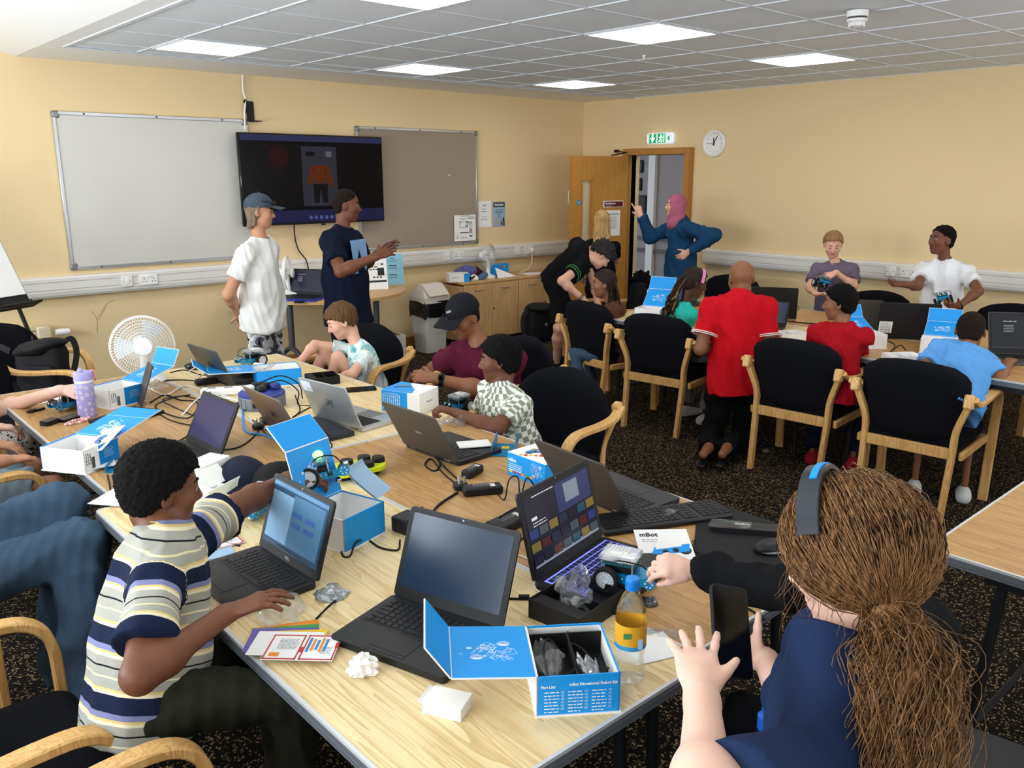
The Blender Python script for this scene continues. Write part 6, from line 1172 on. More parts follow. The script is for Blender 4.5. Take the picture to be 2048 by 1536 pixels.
# ================= people: smooth-union distance fields meshed with surface nets =================
BIG = np.float32(9)
class Sdf:
    def __init__(s): s.p = []
    def cap(s, a, b, ra, rb=None, k=.02, op='+', clip=None, flat=None):
        a = np.array(a, float); b = np.array(b, float); rb = ra if rb is None else rb; m = max(ra, rb)
        s.p.append(('c', (a, b, ra, rb, flat), np.minimum(a, b)-m, np.maximum(a, b)+m, k, op, clip)); return s
    def ell(s, c, r, Rm=None, k=.02, op='+', clip=None):
        c = np.array(c, float); m = max(r); s.p.append(('e', (c, np.array(r, float), np.eye(3) if Rm is None else Rm), c-m, c+m, k, op, clip)); return s
    def bounds(s):
        lo = np.min([p[2] for p in s.p if p[5] == '+'], 0); hi = np.max([p[3] for p in s.p if p[5] == '+'], 0); return lo, hi
    def __call__(s, P, mg=.045):
        d = np.full(len(P), BIG, np.float32)
        for t, q, lo, hi, k, op, clip in s.p:
            m = mg+k; i = np.nonzero(np.all((P > lo-m) & (P < hi+m), axis=1))[0]
            if not len(i): continue
            x = P[i]
            if t == 'c':
                a, b, ra, rb, flat = q; ab = b-a; y = x-a.astype(np.float32)
                if flat is not None:
                    n, f = flat; y = y+np.outer(y @ n, n)*(1/f-1); ab = ab+n*np.dot(ab, n)*(1/f-1)
                L = max(1e-9, ab @ ab); h = np.clip(y @ ab/L, 0, 1); e = np.sqrt(((y-np.outer(h, ab))**2).sum(1))-(ra+(rb-ra)*h)
                if flat is not None: e = e*(.5+.5*flat[1])
            else:
                c, r, Rm = q; y = (x-c.astype(np.float32)) @ Rm; k0 = np.sqrt(((y/r)**2).sum(1)); k1 = np.sqrt(((y/r**2)**2).sum(1)); e = np.where(k0 < .35, (k0-1)*r.min(), k0*(k0-1)/np.maximum(k1, 1e-6))
            e = e.astype(np.float32)
            if clip is not None:
                for n, o in clip: e = np.maximum(e, ((x-np.asarray(o)) @ np.asarray(n)).astype(np.float32))
            D = d[i]
            if op == '+':
                h = np.clip(.5+.5*(D-e)/k, 0, 1); d[i] = e*h+D*(1-h)-k*h*(1-h)
            else:
                e = -e; h = np.clip(.5-.5*(D-e)/k, 0, 1); d[i] = e*h+D*(1-h)+k*h*(1-h)
        return d
def nets(f, h, lo=None, hi=None, B=6):
    if lo is None: lo, hi = f.bounds()
    lo = lo-2*h; n = (np.ceil((hi-lo+2*h)/(h*B)).astype(int))*B+1; nb = (n-1)//B
    g = np.stack(np.meshgrid(*[np.arange(q) for q in nb], indexing='ij'), -1).reshape(-1, 3); c = (lo+(g+.5)*B*h).astype(np.float32)
    act = np.abs(f(c, mg=B*h*1.2)) < B*h*1.15; g = g[act]
    V = np.full(n, BIG, np.float32); M = np.zeros(n, bool)
    r = np.arange(B+1); off = np.stack(np.meshgrid(r, r, r, indexing='ij'), -1).reshape(-1, 3)
    idx = (g[:, None, :]*B+off[None]).reshape(-1, 3); M[idx[:, 0], idx[:, 1], idx[:, 2]] = True
    I = np.argwhere(M); V[I[:, 0], I[:, 1], I[:, 2]] = f((lo+I*h).astype(np.float32))
    s = V < 0; q = s[:-1, :-1, :-1].astype(np.int8)
    for a in range(1, 8): q = q+s[(a & 1):n[0]-1+(a & 1), (a >> 1 & 1):n[1]-1+(a >> 1 & 1), (a >> 2):n[2]-1+(a >> 2)]
    C = np.argwhere((q > 0) & (q < 8)); cv = np.stack([V[C[:, 0]+(a & 1), C[:, 1]+(a >> 1 & 1), C[:, 2]+(a >> 2)] for a in range(8)], 1)
    cv = np.clip(cv, -2*h, 2*h); pos = np.zeros((len(C), 3)); cnt = np.zeros(len(C)); co = np.array([(a & 1, a >> 1 & 1, a >> 2) for a in range(8)], float)
    for a in range(8):
        for ax in (1, 2, 4):
            if a & ax: continue
            b = a | ax; m = (cv[:, a] < 0) != (cv[:, b] < 0); t = cv[m, a]/(cv[m, a]-cv[m, b]); pos[m] += co[a]+(co[b]-co[a])*t[:, None]; cnt[m] += 1
    v = lo+(C+pos/cnt[:, None])*h; ID = np.full(n-1, -1, np.int32); ID[C[:, 0], C[:, 1], C[:, 2]] = np.arange(len(C)); F_ = []
    for ax in range(3):
        sl0 = [slice(None)]*3; sl1 = [slice(None)]*3; sl0[ax] = slice(0, -1); sl1[ax] = slice(1, None); e = np.argwhere(s[tuple(sl0)] != s[tuple(sl1)])
        u, w = (ax+1) % 3, (ax+2) % 3; e = e[(e[:, u] > 0) & (e[:, w] > 0) & (e[:, u] < n[u]-1) & (e[:, w] < n[w]-1)]; du = np.eye(3, dtype=int)[u]; dw = np.eye(3, dtype=int)[w]
        qd = np.stack([ID[tuple((e-x).T)] for x in (du+dw, dw, 0*du, du)], 1); fl = ~s[tuple(e.T)]; qd[fl] = qd[fl][:, ::-1]; F_.append(qd)
    F_ = np.vstack(F_); F_ = F_[(F_ >= 0).all(1)]; return v, F_
def vnorm(v, f):
    n = np.cross(v[f[:, 2]]-v[f[:, 0]], v[f[:, 3]]-v[f[:, 1]]); N = np.zeros_like(v)
    for j in range(4):
        for a in range(3): N[:, a] += np.bincount(f[:, j], n[:, a], len(v))
    return N/np.maximum(1e-12, np.linalg.norm(N, axis=1))[:, None]
def smooth(v, f, it=2, lam=.5):
    for _ in range(it):
        s = np.zeros_like(v); c = np.bincount(f.ravel(), minlength=len(v))*2.
        for j in range(4):
            for k in (1, 3):
                for a in range(3): s[:, a] += np.bincount(f[:, j], v[f[:, (j+k) % 4], a], len(v))
        v = v+(s/np.maximum(1, c)[:, None]-v)*lam
    return v
def folds(v, seed, amp, fr=22, aniso=(1, 1, .45)):
    r = np.random.RandomState(seed); w = v*np.array(aniso); d = np.zeros(len(v))
    w = w+.02*np.sin(v[:, [1, 2, 0]]*14+seed)
    for i in range(5):
        k = nrm(r.randn(3))*fr*(1+.55*i); d += (1-np.abs(np.sin(w @ k+r.rand()*6.3))*2)/(1+.6*i)
    return d*amp/2.2
def mk(name, f, h, m, parent, P0, sm=2, wr=None, attr=None, post=None):
    v, q = nets(f, h); v = smooth(v, q, sm)
    if wr: v = v+vnorm(v, q)*folds(v, *wr)[:, None]
    if post: v = post(v, q)
    me = bpy.data.meshes.new(name); nv = len(v); me.vertices.add(nv); me.vertices.foreach_set('co', (v-P0).astype(np.float32).ravel())
    me.loops.add(q.size); me.loops.foreach_set('vertex_index', q.astype(np.int32).ravel()); me.polygons.add(len(q)); me.polygons.foreach_set('loop_start', np.arange(0, q.size, 4, dtype=np.int32)); me.polygons.foreach_set('loop_total', np.full(len(q), 4, np.int32))
    me.update(calc_edges=True); me.validate(); me.shade_smooth()
    for nm, fn in (attr or {}).items():
        a = fn(v); at = me.attributes.new(nm, 'FLOAT_VECTOR' if a.ndim == 2 else 'FLOAT', 'POINT'); at.data.foreach_set('vector' if a.ndim == 2 else 'value', a.astype(np.float32).ravel())
    me.materials.append(MATS[m] if isinstance(m, str) else m); return link(name, me, parent)
# ---- skin, hair and cloth materials
def skin(name, col, lip):
    m = mat(name, col, .5, spec=.35, sss=.12, bump=(220, .05), var=(9, .06)); nt = m.node_tree; b = nt.nodes['Principled BSDF']
    at = node(nt, 'ShaderNodeAttribute', attribute_name='lip'); mx = node(nt, 'ShaderNodeMix', data_type='RGBA'); mx.inputs[7].default_value = lin(lip); src = b.inputs['Base Color'].links[0].from_socket
    nt.links.new(src, mx.inputs[6]); nt.links.new(at.outputs['Fac'], mx.inputs[0]); nt.links.new(mx.outputs[2], b.inputs['Base Color']); b.inputs['Subsurface Radius'].default_value = (1, .35, .2)
skin('skin_fair', '#DDAA92', '#B9655E'); skin('skin_pale', '#E3B9A6', '#C0746C'); skin('skin_tan', '#C08A6C', '#94524A'); skin('skin_brown', '#6B4330', '#5E2F2A'); skin('skin_dark', '#4A2E21', '#452320'); skin('skin_mid', '#85583E', '#6E3A34')
def hairm(name, col, var=.5, rough=.55, sc=(220, 220, 30)):
    m = bpy.data.materials.new(name); m.use_nodes = True; nt = m.node_tree; b = nt.nodes['Principled BSDF']; b.inputs['Roughness'].default_value = rough; b.inputs['Specular IOR Level'].default_value = .15; c = lin(col)
    tc = node(nt, 'ShaderNodeTexCoord'); mp = node(nt, 'ShaderNodeMapping'); mp.inputs['Scale'].default_value = sc; n = node(nt, 'ShaderNodeTexNoise'); n.inputs['Scale'].default_value = 1; n.inputs['Detail'].default_value = 3; nt.links.new(tc.outputs['Object'], mp.inputs[0]); nt.links.new(mp.outputs[0], n.inputs['Vector'])
    r = ramp(nt, [(.3, tuple(x*(1-var) for x in c[:3])+(1,)), (.7, tuple(min(1, x*(1+var)) for x in c[:3])+(1,))]); nt.links.new(n.outputs[0], r.inputs[0]); nt.links.new(r.outputs[0], b.inputs['Base Color'])
    bp = node(nt, 'ShaderNodeBump'); bp.inputs['Strength'].default_value = .8; bp.inputs['Distance'].default_value = .004; nt.links.new(n.outputs[0], bp.inputs['Height']); nt.links.new(bp.outputs[0], b.inputs['Normal']); MATS[name] = m
hairm('hair_black', '#0B0908', .5, .85, (420, 420, 420)); hairm('hair_brown', '#5A4128', .4); hairm('hair_sand', '#8A6B45', .4); hairm('hair_grey', '#7C6A58', .4); hairm('hair_blond', '#B08E5C', .45, .5, (160, 160, 12)); hairm('hair_salt', '#2E2C2C', .8, .6, (200, 200, 200)); hairm('hair_auburn', '#7E5C3C', .6, .5, (150, 150, 20)); hairm('hair_braid', '#2A1D17', .6)
hairm('hair_buzz', '#1D130E', .4, .8, (500, 500, 500))
def cloth(name, col, var=.12, bump=.35, rough=.9, sheen=0): return mat(name, col, rough, spec=.15, bump=(520, bump), var=(30, var), sheen=sheen)
cloth('tee_white', '#E9E8E4', .04); cloth('tee_navy', '#10172A', .2); cloth('polo_maroon', '#5A1830', .15); cloth('polo_red', '#C4101F', .08); cloth('hood_red', '#A3101F', .1); cloth('tee_purple', '#6E6274', .1); cloth('polo_white', '#E4E6EA', .04); cloth('tee_blue', '#5C9AD8', .07); cloth('hood_brown', '#5A3A2C', .1); cloth('hood_teal', '#2FB5A5', .08)
cloth('black_cloth', '#0E0F12', .25); cloth('coat_blue', '#1D4468', .1); cloth('hijab_pink', '#B0627C', .08, .2); cloth('denim', '#44596F', .15, .5); cloth('denim_light', '#8FA3AE', .12, .5); cloth('olive_dark', '#24251C', .2); cloth('tee_front', '#1C2A48', .08, .2); cloth('grey_jersey', '#8D9096', .1); cloth('navy_trousers', '#141A2B', .15); cloth('shoe_white', '#D6D6D4', .05); cloth('shoe_red', '#9A1F2C', .2); cloth('cap_slate', '#454F5B', .08); cloth('cap_char', '#1A1B20', .1)
def ramp_cloth(name, kind, stops, scale):
    m = bpy.data.materials.new(name); m.use_nodes = True; nt = m.node_tree; b = nt.nodes['Principled BSDF']; b.inputs['Roughness'].default_value = .9; b.inputs['Specular IOR Level'].default_value = .15
    at = node(nt, 'ShaderNodeAttribute', attribute_name='pc'); tc = node(nt, 'ShaderNodeTexCoord')
    if kind == 'stripe':
        sp = node(nt, 'ShaderNodeSeparateXYZ'); nt.links.new(at.outputs['Vector'], sp.inputs[0]); mu = node(nt, 'ShaderNodeMath', operation='DIVIDE'); mu.inputs[1].default_value = scale; fr = node(nt, 'ShaderNodeMath', operation='FRACT'); nt.links.new(sp.outputs[1], mu.inputs[0]); nt.links.new(mu.outputs[0], fr.inputs[0]); r = ramp(nt, stops, 'CONSTANT'); nt.links.new(fr.outputs[0], r.inputs[0]); out = r.outputs[0]
    elif kind == 'check':
        ck = node(nt, 'ShaderNodeTexChecker'); ck.inputs['Scale'].default_value = 1/scale; ck.inputs[1].default_value = lin(stops[0]); ck.inputs[2].default_value = lin(stops[1]); nt.links.new(at.outputs['Vector'], ck.inputs['Vector']); out = ck.outputs[0]
    else:
        n = node(nt, 'ShaderNodeTexNoise'); n.inputs['Scale'].default_value = scale; n.inputs['Detail'].default_value = 2; n.inputs['Distortion'].default_value = .8 if kind == 'dye' else .3; nt.links.new(tc.outputs['Object'], n.inputs['Vector']); r = ramp(nt, stops, 'LINEAR' if kind == 'dye' else 'CONSTANT'); nt.links.new(n.outputs[0], r.inputs[0]); out = r.outputs[0]
    nt.links.new(out, b.inputs['Base Color']); n = node(nt, 'ShaderNodeTexNoise'); n.inputs['Scale'].default_value = 500; bp = node(nt, 'ShaderNodeBump'); bp.inputs['Strength'].default_value = .3; bp.inputs['Distance'].default_value = .005; nt.links.new(tc.outputs['Object'], n.inputs['Vector']); nt.links.new(n.outputs[0], bp.inputs['Height']); nt.links.new(bp.outputs[0], b.inputs['Normal']); MATS[name] = m
ramp_cloth('stripes', 'stripe', [(0, '#161F38'), (.26, '#E6DDBC'), (.31, '#D8C07C'), (.35, '#A2A197'), (.50, '#E0D7A8'), (.53, '#A2A197'), (.66, '#1A1C22'), (.685, '#A2A197'), (.82, '#E6DDBC'), (.87, '#D8C07C'), (.91, '#7C80A6')], .135)
ramp_cloth('checks', 'check', ('#E9ECE2', '#8B9180'), .026); ramp_cloth('camo', 'camo', [(0, '#15161A'), (.42, '#4C4E54'), (.5, '#A9ABAE'), (.57, '#D9DADA'), (.63, '#1A1B20')], 9); ramp_cloth('tiedye', 'dye', [(.3, '#3F97A4'), (.42, '#9CCBCB'), (.5, '#E6EFEC'), (.62, '#DCE8E4'), (.75, '#58A3A8')], 13); ramp_cloth('speckle', 'camo', [(0, '#2A2A30'), (.40, '#C9C4BC'), (.6, '#8A8480'), (.63, '#D4CFC8')], 60)
mat('eye_white', '#9C958C', .3); mat('eye_dark', '#1A110C', .15)
# ---- head
def head_sdf(f, hc, Rh, hh, nose=1, jaw=1):
    def P(x, y, z): return hc+Rh @ (np.array((x, y, z), float)*hh)
    def E(c, r, k, op='+', Rm=None): f.ell(P(*c), tuple(q*hh for q in r), Rh if Rm is None else Rh @ Rm, k*hh, op)
    def C(a, b, ra, rb, k, op='+'): f.cap(P(*a), P(*b), ra*hh, rb*hh, k*hh, op)
    E((0, -.06, .12), (.325, .395, .37), .05); E((0, .09, -.13), (.255*jaw, .265, .36), .10); E((0, .235, -.40), (.10, .085, .085), .08)
    E((0, .09, -.28), (.22*jaw, .20, .13), .10); C((-.15, .30, .075), (.15, .30, .075), .05, .05, .06)
    for s in (-1, 1):
        E((s*.17, .22, -.09), (.10, .12, .11), .08); E((s*.135, .375, .015), (.075, .05, .045), .03, '-'); E((s*.13, .285, .012), (.062, .055, .05), .015)
        E((s*.335, -.02, -.03), (.035, .085, .125), .02, Rm=rotz(R(-s*-22))); E((s*.36, .0, -.02), (.02, .045, .07), .015, '-', Rm=rotz(R(s*22))); C((s*.035, .375, -.145), (s*.045, .36, -.15), .032*nose, .03*nose, .02)
    C((0, .34, .05), (0, .415, -.115), .028, .046*nose, .03); C((-.075, .315, -.245), (.075, .315, -.245), .03, .03, .025); C((-.06, .31, -.285), (.06, .31, -.285), .034, .034, .025); C((-.085, .345, -.265), (.085, .345, -.265), .008, .008, .012, '-')
    return P
def hand_sdf(f, w, x, n, right, s, curl=25, spread=6, thumb=(.55, .75, -.3), curls=None, tc=20, k=.007):
    """w wrist, x finger direction, n back-of-hand normal"""
    x = nrm(x); n = nrm(n-x*np.dot(n, x)); y = np.cross(n, x) if right else np.cross(x, n); Rm = np.column_stack((x, y, n))
    def P(a): return w+Rm @ (np.array(a, float)*s)
    f.cap(P((-.02, 0, 0)), P((.03, 0, 0)), .027*s, .026*s, .02*s, flat=(n, .72)); f.ell(P((.05, .0, 0)), (.05*s, .040*s, .0155*s), Rm, .012*s); f.cap(P((.075, .028, 0)), P((.075, -.026, 0)), .0125*s, .0115*s, .012*s)
    for i, (yy, L) in enumerate(((.030, .076), (.0105, .084), (-.009, .078), (-.027, .062))):
        a = R(spread*(1.5-i)); d = np.array((math.cos(a), math.sin(a), 0.)); p = np.array((.085-.006*abs(i-1), yy, .001)); cu = (curls[i] if curls else curl*(1+.12*i)); b = 0
        for q, fr in enumerate((.46, .30, .24)):
            b += R(cu*(.8, 1.0, .75)[q]); e = p+(d*math.cos(b)+np.array((0, 0, -1.))*math.sin(b))*L*fr; r0 = (.0092, .0082, .0075)[q]; f.cap(P(p), P(e), r0*s, (r0-.0007)*s, k*s*.8); p = e
    t = nrm(thumb); p = np.array((.022, .026, -.006)); e = p+t*.042; f.cap(P(p), P(e), .0135*s, .0105*s, .012*s); t2 = nrm(t+np.array((.5, -.25, -.25))*math.tan(R(tc))); f.cap(P(e), P(e+t2*.032), .0102*s, .0082*s, .006*s)
    return P
HAIRLINE = [(-.6, -.28), (-.22, -.26), (-.08, -.12), (.02, .10), (.14, .16), (.26, .27), (.34, .33), (.5, .5)]
def hair_sdf(hc, Rh, hh, t=.05, line=HAIRLINE, top=0, extra=None):
    f = Sdf(); f.ell(hc+Rh @ (np.array((0, -.06, .12))*hh), ((.325+t)*hh, (.395+t)*hh, (.37+t+top)*hh), Rh, .02*hh); f.ell(hc+Rh @ (np.array((0, -.19, -.10))*hh), ((.255+t)*hh, (.20+t)*hh, (.24)*hh), Rh, .06*hh)
    if extra: extra(f, lambda x, y, z: hc+Rh @ (np.array((x, y, z), float)*hh), hh)
    ys, zs = zip(*line); base = f.__call__
    class G(Sdf):
        def __call__(s, P, mg=.045):
            d = base(P, mg); q = ((P-hc) @ Rh)/hh; c = (np.interp(q[:, 1], ys, zs)+.022*np.sin(q[:, 0]*38+q[:, 1]*17)+.015*np.sin(q[:, 0]*71-q[:, 1]*53)-q[:, 2])*hh*.75; keep = np.zeros(len(P), bool)
            return np.maximum(d, c.astype(np.float32)) if not s.free else d
    g = G(); g.p = f.p; g.free = False; return g
def curls(seed, amp, fr):
    def fn(v, q):
        r = np.random.RandomState(seed); d = np.zeros(len(v))
        for i in range(4):
            Q = np.linalg.qr(r.randn(3, 3))[0]; w = v @ Q*fr*(.7+.45*i)+.8*np.sin(v[:, [2, 0, 1]]*fr*.4); d += np.sin(w[:, 0])*np.sin(w[:, 1])*np.sin(w[:, 2])/(1+.3*i)
        return v+vnorm(v, q)*(d*amp*1.3)[:, None]
    return fn
def ik(p, spec, L):
    if isinstance(spec, (list, np.ndarray)): return np.array(spec, float)
    d = ray(spec[0], spec[1])
    if not isinstance(spec[2], str): return CAM+d*spec[2]
    o = CAM-p; A_ = d @ d; Bq = 2*(o @ d); Cq = o @ o-L*L; D = Bq*Bq-4*A_*Cq
    t = -Bq/(2*A_) if D < 0 else (-Bq+(-1 if spec[2] == 'n' else 1)*math.sqrt(D))/(2*A_); return CAM+d*t
def lk(yaw, pitch=0, roll=0): return rotz(R(yaw-90)) @ rotx(R(pitch)) @ roty(R(roll))
def person(label, S, nk, pel, face, look, arms, legs='stand', head=None, hh=None, bulk=1, sk='skin_fair', hair=None, top=None, bottom=None, shoe='black_cloth', h=.0065, hc_=.0095, extra=None, seat=.45, brow='hair_black', hand=1, nose=1, legspec=None, sh=1.0, feet=None, P0z=0):
    s = S/1.75; hh = hh or (.232*s if S > 1.6 else (.215+.02*(S-1.2))*.98); u = nrm(nk-pel); T = np.linalg.norm(nk-pel); f0 = np.array((math.cos(R(face)), math.sin(R(face)), 0)); f = nrm(f0-u*np.dot(f0, u)); l = np.cross(u, f)
    P0 = np.array((pel[0], pel[1], 0)); root = thing('person', label, 'person', P0); Rb = np.column_stack((l, f, u)); kid = S < 1.5; b_ = bulk
    Rh = look if isinstance(look, np.ndarray) else lk(*look); nb = nk+f*.012*s
    hc = ik(nk, head, .125*S) if head is not None else nk+u*.02+(Rh @ np.array((0, .25, .0)))*hh*.35+np.array((0, 0, .78*hh))
    SH = {}; EL = {}; WR = {}; HD = {}
    for sd, sg in (('L', 1), ('R', -1)):
        a = arms[sd]; SH[sd] = nk+l*sg*.099*S*sh-u*.046*S+(np.array(a.get('off', (0, 0, 0))) @ np.array((f, l*sg, u))); EL[sd] = ik(SH[sd], a['e'], .172*S); WR[sd] = ik(EL[sd], a['w'], .145*S)
    HP = {'L': pel+l*.052*S, 'R': pel-l*.052*S}; KN = {}; AN = {}; FT = {}
    for sd, sg in (('L', 1), ('R', -1)):
        q = (legspec or {}).get(sd)
        if q: KN[sd] = ik(HP[sd], q[0], .245*S); AN[sd] = ik(KN[sd], q[1], .24*S); FT[sd] = nrm(q[2]) if len(q) > 2 else f0
        elif legs == 'stand':
            AN[sd] = np.array((HP[sd][0], HP[sd][1], .075*s))+l*sg*.02; KN[sd] = (HP[sd]+AN[sd])/2+f0*.015; FT[sd] = nrm(f0+np.array((l[0], l[1], 0))*sg*.2)
        else:
            KN[sd] = HP[sd]+nrm(f0+np.array((l[0], l[1], 0))*sg*.18-UP*.06)*.235*S; KN[sd][2] = max(KN[sd][2], .3*S*.8); AN[sd] = np.array((KN[sd][0], KN[sd][1], .075*s))+f0*(-.06 if kid else .02); FT[sd] = f0
    # -- body
    B = Sdf(); HPf = head_sdf(B, hc, Rh, hh, nose); B.cap(nk-u*.03*s+f*.012*s, hc-Rh @ np.array((0, .13, .30))*hh, .047*s*(.9 if kid else 1), .21*hh, .025*s)
    cov = top is not None; rr = .8 if cov else 1
    B.ell(pel+u*.68*T, (.150*s*b_*rr, .105*s*b_*rr, .19*s), Rb, .05*s); B.ell(pel+u*.33*T, (.135*s*b_*rr, .10*s*b_*rr, .17*s), Rb, .05*s); B.ell(pel+u*.03*T, (.155*s*b_*rr, .11*s*b_*rr, .12*s), Rb, .05*s)
    for sd in 'LR':
        B.cap(nk-u*.035*s+f*.01*s, SH[sd], .038*s, .046*s, .04*s); B.cap(SH[sd], EL[sd], .049*s*b_, .039*s*b_, .03*s); B.cap(EL[sd], WR[sd], .040*s*b_, .027*s, .02*s); m_ = EL[sd]+(WR[sd]-EL[sd])*.28; B.ell(m_, (.043*s*b_,)*3, None, .03*s)
        a = arms[sd]; fd = nrm(WR[sd]-EL[sd]); hd = a.get('h', {}); x = np.array(hd.get('x', fd), float); n = np.array(hd.get('n', (0, 0, 1)), float)
        if abs(np.dot(nrm(x), nrm(n))) > .95: n = f
        kw = {k_: hd[k_] for k_ in ('curl', 'spread', 'thumb', 'curls', 'tc') if k_ in hd}; HD[sd] = hand_sdf(B, WR[sd]+nrm(x)*.012*s, x, n, sd == 'R', .108*S/.189*hand*hd.get('s', 1), **kw)
        lr = .62 if (bottom and bottom.get('len', 1) >= 1) else 1
        B.cap(HP[sd], KN[sd], .078*s*b_*lr, .052*s*lr, .04*s); B.cap(KN[sd], AN[sd], .05*s*lr, .035*s*lr, .02*s); c_ = KN[sd]+(AN[sd]-KN[sd])*.3; B.cap(c_-f0*.012*s*abs(nrm(KN[sd]-AN[sd])[2]), c_+(AN[sd]-KN[sd])*.15, .05*s*lr, .044*s*lr, .03*s)
        hl = AN[sd]-FT[sd]*.035*s; tp = AN[sd]+FT[sd]*.15*s; dn = np.array((0, 0, -.04*s)) if feet is None else np.array(feet)*.04*s; B.cap(hl+dn, tp+dn*1.2, .03*s, .026*s, .03*s)
    lips = HPf(0, .335, -.265)
    mk('body', B, h, sk, root, P0, 1, attr={'lip': lambda v: np.clip(1.5-np.sqrt((((v-lips) @ Rh/hh/np.array((.10, .06, .055)))**2).sum(1))*1.2, 0, 1)})
    # -- face details
    for sg in (-1, 1):
        e = HPf(sg*.13, .303, .008); ey = ob('eye', MB().ell((0, 0, 0), (.052*hh, .052*hh, .046*hh), n=14, k=10), 'eye_white', root, loc=e-P0, Rm=Rh); ob('iris', MB().ell((0, .036*hh, -.004*hh), (.026*hh, .02*hh, .026*hh), n=12, k=8), 'eye_dark', ey)
        ob('eyebrow', MB().tube([(HPf(sg*x, y, z)-P0) for x, y, z in ((.055, .352, .105), (.12, .343, .128), (.20, .29, .105))], [.016*hh, .02*hh, .01*hh], 6), brow, root)
    # -- hair
    if hair:
        H_ = hair_sdf(hc, Rh, hh, hair.get('t', .05), hair.get('line', HAIRLINE), hair.get('top', 0), hair.get('extra')); H_.free = hair.get('free', False)
        mk('hair', H_, hair.get('h', h), hair['m'], root, P0, hair.get('sm', 1), post=(lambda v, q: v+vnorm(v, q)*folds(v, 3, .006, 70, (1, 1, .12))[:, None]) if hair['m'] in ('hair_blond', 'hair_brown', 'hair_sand', 'hair_grey', 'hair_auburn', 'hair_braid') else curls(hair.get('seed', 3), hair.get('amp', .003), hair.get('fr', 90)))
    # -- top
    def pcf(org):
        def fn(v):
            d = v-pel; th = np.arctan2(d @ l, d @ f); out = np.stack((th*.15*s, d @ u, np.zeros(len(v))), 1)
            for sd in 'LR':
                ax = nrm(EL[sd]-SH[sd]); w = v-SH[sd]; a = w @ ax; rad = w-np.outer(a, ax); r_ = np.linalg.norm(rad, axis=1); m_ = (r_ < .10*s*b_) & (a > .02*s); e1 = nrm(np.cross(ax, f)); e2 = np.cross(ax, e1)
                out[m_, 0] = np.arctan2(rad[m_] @ e1, rad[m_] @ e2)*.06*s; out[m_, 1] = .40*s-a[m_]
            return out
        return {'pc': fn}
    if top:
        t = top.get('t', .014)*s; D = Sdf(); up0 = None; lo = top.get('loose', 1.0); hem = pel+u*(top.get('hem', -.06)*s); cl = [(-u, hem)]
        D.ell(pel+u*.68*T, (.152*s*b_+t, .108*s*b_+t, .195*s), Rb, .05*s); D.ell(pel+u*.36*T, ((.140*s*b_+t)*lo, (.106*s*b_+t)*lo, .19*s), Rb, .06*s, clip=cl); D.cap(pel+u*.25*T, hem-u*.10*s, (.155*s*b_+t)*lo, (.172*s*b_+t)*lo, .06*s, clip=cl, flat=(f, .84))
        for sd in 'LR':
            D.cap(nk-u*.03*s, SH[sd], .046*s+t*.6, .052*s+t, .05*s); sl = top.get('sleeve', .62)
            if sl < 1.01:
                e = SH[sd]+(EL[sd]-SH[sd])*sl; ax = nrm(EL[sd]-SH[sd]); D.cap(SH[sd], e+ax*.06*s, .047*s*b_+t*.9, .052*s*b_+t*1.5, .04*s, clip=[(ax, e)])
            else:
                ax = nrm(WR[sd]-EL[sd]); D.cap(SH[sd], EL[sd], .052*s*b_+t, .046*s*b_+t, .04*s); D.cap(EL[sd], WR[sd]+ax*.05, .045*s*b_+t, .034*s+t*.7, .03*s, clip=[(ax, WR[sd])])
        if top.get('hood'):
            for a_ in np.linspace(-1, 1, 7): D.ell(nk+l*a_*.085*s-f*(.055-.045*abs(a_))*s+u*(.012-.02*(1-abs(a_)))*s, (.043*s, .043*s, .036*s), Rb, .02*s)
            D.ell(nk-f*.085*s-u*.065*s, (.115*s, .05*s, .085*s), Rb, .02*s)
        nd = nrm(hc-nk); D.cap(nk-u*.03*s+f*.008*s, nk+nd*.022*s+f*.012*s, .068*s, (.066 if not kid else .062)*s+.004, .02*s, clip=[(nd, nk+nd*.03*s)])
        if 1: D.cap(nk-nd*.01+f*.012*s, nk+nd*.2, (.046 if not kid else .044)*s+.004, .06*s, .012*s, '-')
        if top.get('extra'): top['extra'](D, dict(nk=nk, pel=pel, u=u, f=f, l=l, s=s, T=T, SH=SH, EL=EL, WR=WR, Rb=Rb, hc=hc, Rh=Rh, hh=hh))
        mk(top.get('name', 't_shirt'), D, top.get('h', hc_), top['m'], root, P0, 2, wr=(top.get('seed', 4), top.get('wr', .007)*2.1, top.get('fr', 20)), attr=pcf(0))
        if top.get('trim'):
            mb = MB()
            for sd in 'LR':
                ax = nrm(EL[sd]-SH[sd]); e = SH[sd]+(EL[sd]-SH[sd])*top.get('sleeve', .62); e1 = nrm(np.cross(ax, f)); e2 = np.cross(ax, e1)
                for o_ in top.get('trim_at', (.006, .016)): mb.tube([e-ax*o_-P0+(e1*math.cos(a_)+e2*math.sin(a_))*(.053*s*b_+t*1.5) for a_ in np.linspace(0, 6.283, 28, endpoint=False)], .0032, 5, closed=True)
            ob('sleeve_trim', mb, top['trim'], root)
